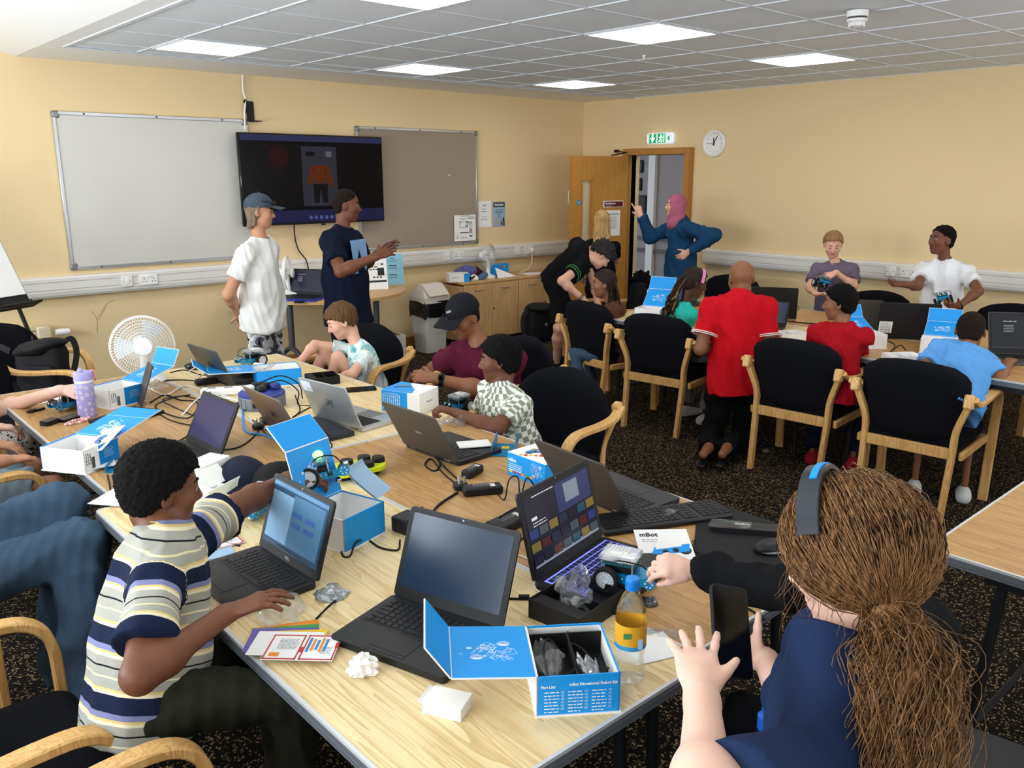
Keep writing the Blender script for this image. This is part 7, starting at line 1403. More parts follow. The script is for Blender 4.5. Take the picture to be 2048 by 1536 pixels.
    if bottom:
        cz = {q: [(u, pel+u*((top or {}).get('hem', 0)+.05)*s)] if np.dot(nrm(HP[q]-KN[q]), u) > .85 else [] for q in 'LR'}
        t = bottom.get('t', .014)*s; D = Sdf(); ln = bottom.get('len', 1.0); wst = cz['L'][0][1] if cz['L'] else pel+u*.05*s; D.ell(pel-u*.01*s, (.150*s*b_+t*.4, .112*s*b_+t*.4, .125*s), Rb, .05*s, clip=[(u, wst)])
        for sd in 'LR':
            if ln <= 1: e = HP[sd]+(KN[sd]-HP[sd])*ln*.98; ax = nrm(KN[sd]-HP[sd]); D.cap(HP[sd], e+ax*.08, .084*s*b_+t, .07*s+t, .05*s, clip=[(ax, e)]+cz[sd])
            else:
                e = KN[sd]+(AN[sd]-KN[sd])*(ln-1); ax = nrm(AN[sd]-KN[sd]); D.cap(HP[sd], KN[sd], .084*s*b_+t, .058*s+t, .05*s, clip=cz[sd]); D.cap(KN[sd], e+ax*.05, .058*s+t, .050*s+t, .03*s, clip=[(ax, e)])
        if bottom.get('skirt'): D.cap(pel-u*.05, pel-UP*bottom['skirt'], .19*s, .25*s, .06*s, clip=[((0, 0, -1), pel-UP*bottom['skirt'])], flat=(f, .8))
        mk(bottom.get('name', 'trousers'), D, hc_*1.1, bottom['m'], root, P0, 2, wr=(9, .017, 24), attr=None)
    if shoe:
        for sd in 'LR':
            D = Sdf(); a = AN[sd]; ft = FT[sd]; z0 = a[2]-.075*s; lat = np.cross(UP, ft); hl = a-ft*.045*s; tp = a+ft*.16*s
            cl = [((0, 0, -1), np.array((0, 0, z0)))] if feet is None else None; dn = np.array((0, 0, -.045*s)) if feet is None else np.array(feet)*.045*s
            D.cap(hl+dn, tp+dn*1.15, .040*s, .036*s, .03*s, clip=cl); D.cap(a+dn*.6-ft*.02*s, a+dn*.2, .042*s, .042*s, .03*s, clip=cl); D.cap(hl+dn, a+ft*.08*s+dn, .042*s, .046*s, .03*s, clip=cl); mk('shoe', D, hc_, shoe, root, P0, 1)
    if extra: extra(root, dict(P0=P0, nk=nk, pel=pel, u=u, f=f, l=l, s=s, hc=hc, Rh=Rh, hh=hh, HPf=HPf, SH=SH, EL=EL, WR=WR, HD=HD, S=S, T=T, KN=KN, AN=AN))
    return root
def worn_cap(m, yaw=0, brim=.062, back=False):
    def fn(root, q):
        hc, Rh, hh, P0 = q['hc'], q['Rh'], q['hh'], q['P0']; D = Sdf(); c = hc+Rh @ (np.array((0, -.055, .13))*hh); n = Rh @ np.array((0, -.10, 1.)); o = hc+Rh @ (np.array((0, 0, .13))*hh)
        D.ell(c, (.385*hh, .46*hh, .44*hh), Rh, .01, clip=[(-nrm(n), o)]); c_ = mk('cap', D, .007, m, root, P0, 2)
        mb = MB(); brim_mesh(mb, .375*hh, .38*hh, .3); v = np.array(mb.v); v[:, 1] += .05*hh; v[:, 2] += .16*hh; mb.v = [tuple(x) for x in v @ Rh.T+(hc-P0)]; ob('brim', mb, m, c_)
        ob('cap_button', MB().ell(hc-P0+Rh @ (np.array((0, -.05, .575))*hh), (.03*hh,)*3, n=8, k=6), m, c_)
    return fn
def arm(e, w, **h): return {'e': e, 'w': w, 'h': h}
def down(px, py, t, L): return atd(px, py, t)
# ================= the people in the room =================
def tor(nk, S, face, lean=8, T=.30):
    a = R(lean); d = np.array((math.cos(R(face)), math.sin(R(face)), 0)); return nk-T*S*(UP*math.cos(a)+d*math.sin(a))
SHORT = dict(t=.045, m='hair_black', amp=.004, fr=120, h=.005)
def kidhair(m='hair_black', t=.06, amp=.004, fr=110, **k): return dict(dict(t=t, m=m, amp=amp, fr=fr, h=.005), **k)
# --- man in the white T-shirt, hands behind his back
nk = atd(519, 480, 5.75); S = 1.66; face = -50; pel = tor(nk, S, face, 2)
def ex(root, q):
    worn_cap('cap_slate')(root, q); hc, Rh, hh, P0 = q['hc'], q['Rh'], q['hh'], q['P0']
    gl = ob('glasses', MB().tube([hc-P0+Rh @ (np.array(p)*hh) for p in ((.33, .1, .33), (.25, .36, .31), (0, .43, .31), (-.25, .36, .31), (-.33, .1, .33))], .0025, 6), 'black', root)
    for sg in (-1, 1): ob('lens', MB().ell(hc-P0+Rh @ (np.array((sg*.14, .415, .27))*hh), (.1*hh, .02*hh, .06*hh), Rm=Rh), 'black_gloss', gl)
def bob(f, P, hh):
    for x in (-.24, -.12, 0, .12, .24): f.cap(P(x, -.28+.25*abs(x), 0), P(x*1.05, -.33+.25*abs(x), -.46), .12*hh, .09*hh, .06*hh)
    for sg in (-1, 1): f.cap(P(sg*.31, -.10, .05), P(sg*.29, -.12, -.40), .07*hh, .06*hh, .05*hh)
person('man in a white T-shirt and blue cap with hands behind his back', S, nk, pel, face, (-36, -4), dict(L=arm((530, 575, 'f'), (497, 625, 'f'), curl=40), R=dict(e=(457, 590, 'f'), w=(478, 628, 'f'), off=(-.02, 0, 0), h=dict(curl=50))), sk='skin_tan', hair=dict(t=.05, m='hair_grey', free=False, line=[(-.9, -.62), (-.12, -.62), (-.02, -.45), (.04, .1), (.2, .25), (.4, .4)], extra=bob, amp=.004, fr=60), top=dict(m='tee_white', hem=-.13, loose=1.06, t=.02, wr=.009), bottom=dict(m='camo', name='shorts', len=.95), extra=ex, bulk=1.02)
# --- man in the navy T-shirt, gesturing
nk = atd(683, 458, 5.95); S = 1.72; face = -62; pel = tor(nk, S, face, -2)
def ex(root, q):
    c = q['pel']+q['u']*.66*q['T']+q['f']*.135*q['s']-q['P0']; Rm = np.column_stack((-q['l'], q['u'], q['f'])); mb = MB().at(c, Rm @ rotx(R(-6)))
    mb.prism([(-.10, .10), (.10, .10), (.11, -.13), (.07, -.13), (.05, -.04), (.01, .04), (-.04, -.12), (-.09, -.06)], 0, .006); ob('chest_print', mb, mat('print_blue', '#7FA8D8', .8), root)
    ob('chest_lettering', mtext(MB(), 'kidsan', .055, q['pel']+q['u']*.30*q['T']+q['f']*.132*q['s']-q['P0'], Rm, bold=.0012), 'paper', root, smooth=False)
person('man in a navy T-shirt talking with his palms together', S, nk, pel, face, (-40, -4), dict(R=arm((682, 543, 'n'), (752, 513, 'f'), x=tuple(atd(808, 488, 5.9)-atd(752, 513, 5.8)), n=tuple(-FW*.8+UP*.3), curl=12, spread=8), L=arm((728, 530, 'f'), (758, 505, 'n'), x=tuple(atd(800, 480, 6)-atd(758, 505, 5.95)), n=tuple(FW*.6+UP*.6), curl=14, spread=8)), head=(694, 411, 5.92), sk='skin_brown', hair=dict(t=.012, m='hair_buzz', amp=.0008), top=dict(m='tee_navy', hem=-.16, t=.016, loose=1.04, sleeve=.68), bottom=dict(m='navy_trousers', len=1.95), extra=ex, bulk=1.08)
# --- boy in tie-dye, knee drawn up
nk = atd(716, 690, 5.05); S = 1.30; face = 158; pel = tor(nk, S, face, 14)
person('boy in a pale blue tie-dye T-shirt looking down', S, nk, pel, face, (160, -24), dict(L=arm((703, 752, 'n'), (668, 756, 'f'), curl=30), R=arm((630, 690, 'f'), (600, 722, 'n'), curl=25)), 'sit', head=(682, 642, 5.02), sk='skin_fair', brow='hair_sand', hair=kidhair('hair_brown', .07, .005, 70, line=[(-.6, -.3), (-.2, -.24), (-.05, -.04), (.06, .02), (.13, .15), (.25, .20), (.45, .27)]), top=dict(m='tiedye', hem=-.05, t=.018), bottom=dict(m='denim', name='shorts', len=.6), legspec=dict(R=((648, 708, 'n'), [2.30, 4.55, .35]), L=((676, 715, 'n'), [2.36, 4.42, .30])), shoe='shoe_white')
# --- man in the maroon polo and black cap
nk = atd(966, 690, 4.72); S = 1.78; face = 206; pel = tor(nk, S, face, 20)
def ex(root, q):
    worn_cap('cap_char')(root, q); P0 = q['P0']; c = q['hc']-P0+q['Rh'] @ (np.array((.0, .335, .36))*q['hh']); ob('cap_badge', MB().box(c, (.035, .004, .012), Rm=q['Rh'] @ rotx(R(35)) @ roty(R(20))), 'grey_mid', root)
    w = q['WR']['L']-P0; ax = nrm(q['WR']['L']-q['EL']['L']); e1 = nrm(np.cross(ax, UP)); e2 = np.cross(ax, e1); wt = ob('watch_strap', MB().tube([w-ax*.03+(e1*math.cos(a)+e2*math.sin(a))*.034 for a in np.linspace(0, 6.283, 20, endpoint=False)], 1, flat=(.005, .022, tuple(ax)), closed=True), 'black', root); ob('watch_face', MB().box(w-ax*.03-FW*.03+UP*.02, (.03, .012, .036), bev=.005, Rm=rotz(CA-math.pi/2)), 'black_gloss', wt)
    g = q['pel']+q['u']*.72*q['T']+q['f']*.15*q['s']-P0; gl = ob('hanging_glasses', MB().tube([g+q['u']*.0, g+q['u']*.05, g+q['u']*.0+q['f']*.01], .002, 5), 'black', root)
    for k in (-.02, -.075): ob('lens', MB().ell(g+q['u']*k+q['f']*.012, (.004, .026, .026), Rm=np.column_stack((q['f'], q['l'], q['u']))), 'black_gloss', gl)
person('man in a maroon polo shirt and black cap working with his hands', S, nk, pel, face, (186, -26), dict(L=arm((972, 782, 'n'), (872, 757, 'n'), x=tuple(atd(838, 752, 4.5)-atd(872, 757, 4.5)), n=tuple(-FW*.5+UP*.5), curl=42), R=arm((876, 738, 'f'), (850, 742, 'f'), x=tuple(-RT*.9-FW*.3-UP*.25), n=(0, 0, 1), curl=38)), 'sit', head=(926, 634, 4.68), sk='skin_mid', hair=dict(t=.02, m='hair_buzz', amp=.001), top=dict(m='polo_maroon', hem=-.1, t=.018, sleeve=.66, name='polo_shirt'), bottom=dict(m='navy_trousers', len=1.9), bulk=1.15, extra=ex)
# --- boy in the chequered shirt
nk = atd(1004, 772, 3.88); S = 1.42; face = 168; pel = tor(nk, S, face, 10)
person('boy in a green and white chequered shirt seen from behind', S, nk, pel, face, (140, -4), dict(L=arm((990, 858, 'n'), (912, 826, 'f'), curl=55, x=tuple(-RT+UP*.3)), R=arm((955, 845, 'f'), (930, 830, 'n'), curl=50)), 'sit', head=(997, 720, 3.90), sk='skin_brown', hair=kidhair('hair_black', .075, .003, 200, line=[(-.6, -.3), (-.2, -.28), (-.06, -.1), (.03, .05), (.14, .12), (.3, .25), (.45, .4)]), top=dict(m='checks', hem=-.12, t=.02, name='shirt', sleeve=.72), bottom=dict(m='navy_trousers', len=1.8), bulk=1.12)
# --- person in black bending over
nk = atd(1172, 497, 7.55); S = 1.70; face = -35; pel = atd(1112, 562, 7.75)
def ex(root, q):
    P0 = q['P0']; w = q['WR']['R']-P0; ax = nrm(q['WR']['R']-q['EL']['R']); e1 = nrm(np.cross(ax, UP)); e2 = np.cross(ax, e1)
    for o_ in (.02, .035): ob('bracelet', MB().tube([w-ax*o_+(e1*math.cos(a)+e2*math.sin(a))*.032 for a in np.linspace(0, 6.283, 18, endpoint=False)], .004, 5, closed=True), 'slate', root)
    c = q['pel']+q['u']*.6*q['T']+q['f']*.14*q['s']-P0; ob('chest_print', MB().at(c, np.column_stack((-q['l'], q['u'], q['f']))).box((0, .02, 0), (.2, .05, .01)).box((0, -.06, 0), (.16, .08, .01)).box((0, -.14, 0), (.1, .05, .01)), mat('print_green', '#1F6A42', .8), root)
person('person in black with green sleeve stripes bending over a child', S, nk, pel, face, (-38, -50), dict(R=arm((1124, 562, 'n'), (1166, 598, 'f'), curl=25), L=arm((1190, 570, 'f'), (1195, 610, 'n'), curl=25)), head=(1203, 512, 7.5), sk='skin_fair', hair=kidhair('hair_salt', .13, .012, 80, line=[(-.6, -.1), (-.2, -.05), (.02, .1), (.2, .2), (.5, .2)]), top=dict(m='black_cloth', hem=-.06, t=.015, trim='green', trim_at=(.02, .045), sleeve=.6), bottom=dict(m='black_cloth', name='shorts', len=.98), legspec=dict(R=((1118, 655, 'n'), [5.40, 5.40, .08]), L=((1135, 650, 'f'), [5.68, 5.55, .08])), extra=ex, seat=0)
# --- fair-haired woman by the door, from behind
nk = atd(1203, 480, 8.6); S = 1.46; face = 40; pel = tor(nk, S, face, 4)
def longh(f, P, hh):
    for x in np.linspace(-.3, .3, 6): f.cap(P(x*.9, -.34+.35*abs(x), .1), P(x*1.15, -.42+.3*abs(x), -.95), .11*hh, .085*hh, .06*hh)
person('woman with straight fair hair standing by the open door', S, nk, pel, face, (45, -6), dict(L=arm([*(nk+np.array((-.02, .26, -.42)))], [*(nk+np.array((.18, .25, -.5)))]), R=arm((1232, 520, 'f'), (1215, 545, 'f'))), sk='skin_fair', hair=dict(t=.06, m='hair_blond', amp=.006, fr=60, line=[(-.9, -1.4), (-.02, -1.4), (.05, .0), (.2, .2), (.45, .3)], extra=longh), top=dict(m='black_cloth', hem=-.1, t=.016), bottom=dict(m='black_cloth', len=1.9))
# --- woman in the pink headscarf pointing
nk = atd(1362, 440, 8.35); S = 1.66; face = 140; pel = tor(nk, S, face, 2)
def ex(root, q):
    hc, Rh, hh, P0, u, f, l, s, nk = (q[k] for k in ('hc', 'Rh', 'hh', 'P0', 'u', 'f', 'l', 's', 'nk')); D = Sdf()
    D.ell(hc+Rh @ (np.array((0, -.07, .11))*hh), (.385*hh, .47*hh, .44*hh), Rh, .03); D.ell(hc+Rh @ (np.array((0, -.0, -.28))*hh), (.33*hh, .36*hh, .34*hh), Rh, .05); D.cap(hc+Rh @ (np.array((0, -.08, -.3))*hh), nk+f*.03-u*.03, .35*hh, .10*s, .05); D.ell(nk+f*.05*s-u*.03*s, (.12*s, .10*s, .07*s), q['Rb'] if 'Rb' in q else np.column_stack((l, f, u)), .04)
    D.ell(hc+Rh @ (np.array((0, .42, -.09))*hh), (.235*hh, .24*hh, .385*hh), Rh, .03, '-'); mk('headscarf', D, .0085, 'hijab_pink', root, P0, 2, wr=(5, .006, 34))
    c = q['pel']+q['u']*.72*q['T']+f*.14*s-P0; ob('buttons', MB().ell(c, (.008,)*3).ell(c-u*.12, (.008,)*3).ell(c-u*.26, (.008,)*3), 'paper', root)
def robe(D, q):
    D.cap(q['pel']+q['u']*.1, np.array((q['pel'][0], q['pel'][1], .12)), .175*q['s'], .22*q['s'], .06, clip=[((0, 0, -1), np.array((0, 0, .12)))], flat=(q['f'], .85))
person('woman in a pink headscarf and blue dress pointing with one finger', S, nk, pel, face, (140, 4), dict(L=arm((1430, 470, 'n'), (1378, 503, 'n'), curl=35, x=tuple(-RT*.7-UP*.5), n=tuple(-FW)), R=arm((1302, 474, 'n'), (1282, 432, 'n'), x=tuple(atd(1268, 398, 8.2)-atd(1282, 432, 8.2)), n=tuple(-FW*.8-RT*.3), curls=(4, 70, 75, 75), tc=40)), head=(1350, 412, 8.32), sk='skin_fair', top=dict(m='coat_blue', hem=-.5, t=.03, sleeve=2, extra=robe, name='dress', wr=.007), bottom=dict(m='navy_trousers', len=1.95), extra=ex)
# --- girl in the brown hoodie with braids
nk = atd(1224, 608, 6.45); S = 1.27; face = 110; pel = tor(nk, S, face, 6)
def ex(root, q):
    P0, hc, Rh, hh = q['P0'], q['hc'], q['Rh'], q['hh']; rnd = random.Random(3)
    for i in range(16):
        x = rnd.uniform(-.34, .34); y = rnd.uniform(-.4, -.05); a = hc+Rh @ (np.array((x, y, .1))*hh); b = hc+Rh @ (np.array((x*1.25, y*1.15-.05, -.35))*hh); c = b+np.array((rnd.uniform(-.02, .02), rnd.uniform(-.02, .02), -.14*rnd.uniform(.6, 1.3))); pts = spline([a-P0, b-P0, c-P0], 8)
        ob('braid', MB().tube(pts, [.0075*(1+.25*math.sin(k*2.4)) for k in range(len(pts))], 6), 'hair_braid', root)
person('girl in a brown hoodie with dark braids turned to the left', S, nk, pel, face, (134, -4), dict(L=arm((1250, 668, 'f'), (1222, 680, 'f'), curl=30), R=arm((1192, 660, 'f'), (1182, 650, 'f'), curl=30)), 'sit', head=(1207, 568, 6.42), sk='skin_mid', hair=kidhair('hair_braid', .05, .004, 90, line=[(-.6, -.35), (-.2, -.3), (-.03, -.05), (.1, .15), (.3, .3), (.45, .4)]), top=dict(m='hood_brown', hem=-.08, t=.026, sleeve=2, hood=True, name='hoodie', wr=.009), bottom=dict(m='denim', len=1.9), shoe='shoe_white', extra=ex)
# --- child with curly hair, head down
nk = atd(1292, 600, 8.2); S = 1.2; face = 215; pel = tor(nk, S, face, 28)
person('child with dark curly hair bent low over the far table', S, nk, pel, face, (215, -42), dict(L=arm([*(nk+np.array((-.05, -.15, -.22)))], [*(nk+np.array((-.25, -.1, -.25)))]), R=arm([*(nk+np.array((-.2, .1, -.22)))], [*(nk+np.array((-.3, -.05, -.25)))])), 'sit', head=(1282, 573, 8.1), sk='skin_mid', hair=kidhair('hair_black', .14, .02, 70, line=[(-.6, -.25), (-.2, -.15), (.05, .05), (.25, .2), (.5, .25)]), top=dict(m='black_cloth', hem=-.05, sleeve=2), bottom=dict(m='black_cloth', len=1.9))
# --- girl in turquoise
nk = atd(1368, 610, 6.05); S = 1.30; face = -20; pel = tor(nk, S, face, 14)
def ex(root, q):
    P0, hc, Rh, hh = q['P0'], q['hc'], q['Rh'], q['hh']; rnd = random.Random(8)
    for i in range(46):
        th = rnd.uniform(-2.4, -.75); x, y = .36*math.cos(th)*rnd.uniform(.6, 1), .44*math.sin(th)*rnd.uniform(.75, 1); a = hc+Rh @ (np.array((x*.6, y*.5+.15, .50))*hh); a2 = hc+Rh @ (np.array((x, y, .20))*hh); b = hc+Rh @ (np.array((x*1.05, y*1.15-.12, -.38))*hh)-RT*.01; L = rnd.uniform(.10, .26)
        c = b-UP*L*.55-RT*rnd.uniform(.01, .06)+FW*rnd.uniform(-.05, .02); d = c-UP*L*.45+np.array((rnd.uniform(-.03, .03), rnd.uniform(-.03, .03), 0)); pts = spline([a-P0, a2-P0, b-P0, c-P0, d-P0], 7); pts = [p+np.array((math.sin(k*1.3+i), math.cos(k*1.3+i), 0))*.009*max(0, k-14)/10 for k, p in enumerate(pts)]
        ob('braid', MB().tube(pts, [.0068*(1+.25*math.sin(k*2.2)) for k in range(len(pts))], 5), 'hair_braid' if i % 4 else 'hair_sand', root)
    ob('headband', MB().tube([hc-P0+Rh @ (np.array((.345*math.cos(a), .12, .12+.40*math.sin(a)))*hh) for a in np.linspace(-.1, math.pi+.1, 18)], 1, flat=(.004, .022, tuple(Rh[:, 1]))), mat('band_pink', '#D884B4', .6), root)
person('girl in a turquoise hoodie with long braids and a pink headband', S, nk, pel, face, (-36, -16), dict(R=arm((1342, 690, 'n'), (1385, 700, 'f'), curl=30), L=arm((1400, 670, 'f'), (1425, 660, 'f'), curl=30)), 'sit', head=(1390, 566, 6.03), sk='skin_dark', hair=kidhair('hair_braid', .05, .006, 60, line=[(-.6, -.4), (-.2, -.35), (-.05, -.1), (.08, .1), (.25, .27), (.45, .4)]), top=dict(m='hood_teal', hem=-.08, t=.024, sleeve=2, hood=True, name='hoodie', wr=.009), bottom=dict(m='grey_jersey', len=1.9), shoe='shoe_white', extra=ex)
# --- bald man in the red polo shirt, kneeling
nk = atd(1478, 592, 5.45); S = 1.80; face = 50; pel = tor(nk, S, face, 4)
def ex(root, q):
    nk, u, f, l, s, P0 = (q[k] for k in ('nk', 'u', 'f', 'l', 's', 'P0'))
    for dz in (.026, .017): ob('collar_stripe', MB().tube([nk-P0+nrm(q['hc']-nk)*dz*s+f*.008*s+(l*math.cos(a)*.0675+f*math.sin(a)*.0675)*s for a in np.linspace(math.pi/2+.4, math.pi/2+2*math.pi-.4, 20)], .0028, 5), 'tee_white', root)
    for sd in 'LR':
        a = q['AN'][sd]-P0; bk = np.array((-.93, -.35, 0)); ob('sandal', MB().box(a+bk*.05+np.array((0, 0, -.055)), (.05, .26, .02), bev=.008, Rm=rotz(math.atan2(bk[1], bk[0])-math.pi/2)), 'black', root)
kx = np.array((math.cos(R(50)), math.sin(R(50)), 0)); kl = np.array((-kx[1], kx[0], 0)); kp = np.array((pel[0], pel[1], 0))
person('bald man in a red polo shirt kneeling with his back turned', S, nk, pel, face, (56, -14), dict(L=arm((1401, 698, 5.45), (1420, 690, 5.7), curl=30), R=arm((1540, 704, 5.45), (1522, 694, 5.7), curl=30)), head=(1482, 558, 5.52), sk='skin_mid', top=dict(m='polo_red', hem=-.10, t=.02, loose=1.0, trim='tee_white', trim_at=(.004, .015), sleeve=.66, name='polo_shirt', wr=.008), bottom=dict(m='black_cloth', len=1.95), legspec=dict(L=([*(kp+kl*.11+kx*.06+UP*.075)], [*(kp+kl*.05+np.array((-.36, -.12, .09)))], (-.93, -.35, -.1)), R=([*(kp-kl*.11+kx*.06+UP*.075)], [*(kp-kl*.07+np.array((-.36, -.12, .09)))], (-.93, -.35, -.1))), shoe=None, feet=(.93, .35, .3), bulk=1.0, extra=ex)
# --- boy in purple holding a robot
nk = atd(1671, 524, 7.2); S = 1.38; face = 215; pel = tor(nk, S, face, 2)
def ex(root, q): robot('blue wheeled robot held by the boy in purple', atd(1643, 566, 6.98)-UP*.03, 228, (20, -15))
person('boy in a purple T-shirt pressing a robot with one finger', S, nk, pel, face, (212, -22), dict(R=arm((1618, 575, 'n'), (1632, 588, 'n'), curl=25, n=(0, 0, -1), x=tuple(RT*.9-FW*.1)), L=arm((1708, 572, 'n'), (1672, 545, 'n'), x=tuple(-RT*.8-UP*.4-FW*.2), n=tuple(UP*.7-FW*.5), curls=(20, 30, 55, 60))), head=(1666, 489, 7.12), sk='skin_fair', brow='hair_sand', hair=kidhair('hair_sand', .06, .005, 70, line=[(-.6, -.3), (-.2, -.2), (-.05, -.02), (.06, .08), (.14, .18), (.26, .28), (.36, .31), (.45, .34)]), top=dict(m='tee_purple', hem=-.12, t=.018, sleeve=.7), bottom=dict(m='black_cloth', len=1.95), extra=ex)
# --- boy in the white polo shirt
nk = atd(1892, 522, 6.2); S = 1.45; face = 190; pel = tor(nk, S, face, 0)
def ex(root, q):
    robot('blue wheeled robot held by the boy in the white polo shirt', atd(1890, 600, 5.98)-UP*.03, 205, (25, 20)); w = q['WR']['L']-q['P0']; ax = nrm(q['WR']['L']-q['EL']['L']); e1 = nrm(np.cross(ax, UP)); e2 = np.cross(ax, e1); ob('wristband', MB().tube([w+ax*.002+(e1*math.cos(a)+e2*math.sin(a))*.028 for a in np.linspace(0, 6.283, 18, endpoint=False)], .006, 6, closed=True), 'black', root)
    c = q['pel']+q['u']*.86*q['T']+q['f']*.105*q['s']-q['P0']; ob('placket', MB().box(c, (.025, .008, .09), Rm=np.column_stack((q['l'], q['f'], q['u']))), 'polo_white', root)
person('boy in a white polo shirt talking with a robot in his hand', S, nk, pel, face, (150, 4), dict(R=arm((1836, 572, 'n'), (1808, 569, 'n'), x=tuple(-RT-UP*.05), n=(0, 0, -1), curl=45), L=arm((1957, 582, 'n'), (1918, 612, 'n'), x=tuple(-RT*.9+UP*.1-FW*.3), n=tuple(-UP*.6+RT*.3-FW*.3), curl=28, spread=10)), head=(1883, 480, 6.15), sk='skin_brown', hair=dict(t=.025, m='hair_black', amp=.002, fr=150, h=.006), top=dict(m='polo_white', hem=-.12, t=.02, sleeve=.66, name='polo_shirt'), bottom=dict(m='navy_trousers', len=1.95), extra=ex)
# --- boy in the red hoodie
nk = atd(1682, 652, 4.95); S = 1.30; face = 118; face = 20; pel = tor(nk, S, face, 10)
person('boy in a red hoodie looking away to the left', S, nk, pel, face, (112, -4), dict(L=arm((1620, 720, 'f'), (1610, 705, 'f'), curl=30), R=arm((1712, 705, 'f'), (1700, 690, 'f'), curl=30)), 'sit', head=(1678, 606, 4.97), sk='skin_mid', hair=kidhair('hair_black', .06, .003, 160, line=[(-.6, -.32), (-.2, -.3), (-.05, -.12), (.05, .08), (.16, .14), (.3, .28), (.45, .4)]), top=dict(m='hood_red', hem=-.1, t=.03, sleeve=2, hood=True, name='hoodie', wr=.01), bottom=dict(m='navy_trousers', len=1.9), shoe='shoe_red')
# --- boy in the light blue T-shirt leaning over the table
nk = atd(1932, 700, 4.62); S = 1.38; face = 22; pel = atd(1905, 800, 4.42)
person('boy in a light blue T-shirt leaning over the laptop', S, nk, pel, face, (14, -14), dict(L=arm((1838, 744, 4.5), (1888, 746, 4.6), curl=30), R=arm((1998, 756, 4.5), (2018, 726, 4.72), curl=20)), 'sit', head=(1941, 662, 4.68), sk='skin_mid', hair=dict(t=.018, m='hair_buzz', amp=.001), top=dict(m='tee_blue', hem=-.12, t=.02, sleeve=.7, wr=.009), bottom=dict(m='navy_trousers', len=1.0, name='shorts'), shoe='shoe_white', bulk=1.1)
# --- boy in the striped shirt
nk = atd(335, 1062, 1.96); S = 1.42; face = -22; pel = atd(290, 1385, 1.93)
wr_ = atd(455, 1226, 1.86)
person('boy in a striped T-shirt reaching for a glowing robot', S, nk, pel, face, (-9, -10), dict(R=dict(e=(279, 1352, 'n'), w=(452, 1228, 'f'), off=(.0, 0, -.01), h=dict(x=tuple(atd(548, 1190, 1.93)-atd(452, 1228, 1.9)), n=(0, 0, 1), curl=16, spread=7)), L=dict(e=(480, 1010, 'f'), w=(578, 958, 'f'), off=(.03, 0, .01), h=dict(x=tuple(RT*.8+FW*.3+UP*.0), n=tuple(UP*.8-FW*.5), curl=36, s=1))), 'sit', head=(326, 974, 1.98), hh=.205, sk='skin_brown', hair=kidhair('hair_black', .075, .0022, 330, h=.004, sm=1, line=[(-.6, -.33), (-.2, -.32), (-.06, -.12), (.02, .04), (.13, .10), (.24, .24), (.34, .30), (.5, .4)]), top=dict(m='stripes', hem=-.10, t=.022, sleeve=.74, h=.007, wr=.006, fr=18), bottom=dict(m='olive_dark', len=1.9, t=.022), h=.0048, nose=.95, bulk=1.08, shoe='black_cloth')
# glowing robot in his far hand
p = atd(645, 962, 2.55); RG = robot('blue robot with a glowing green light in the striped boy\'s hand', p-UP*.02, -30, (10, -20)); mat('led_green', '#7CFF6A', .3, emit=('#5CFF4A', 6)); ob('green_light', MB().ell((0, -.012, .10), (.034, .036, .02)), 'led_green', RG)
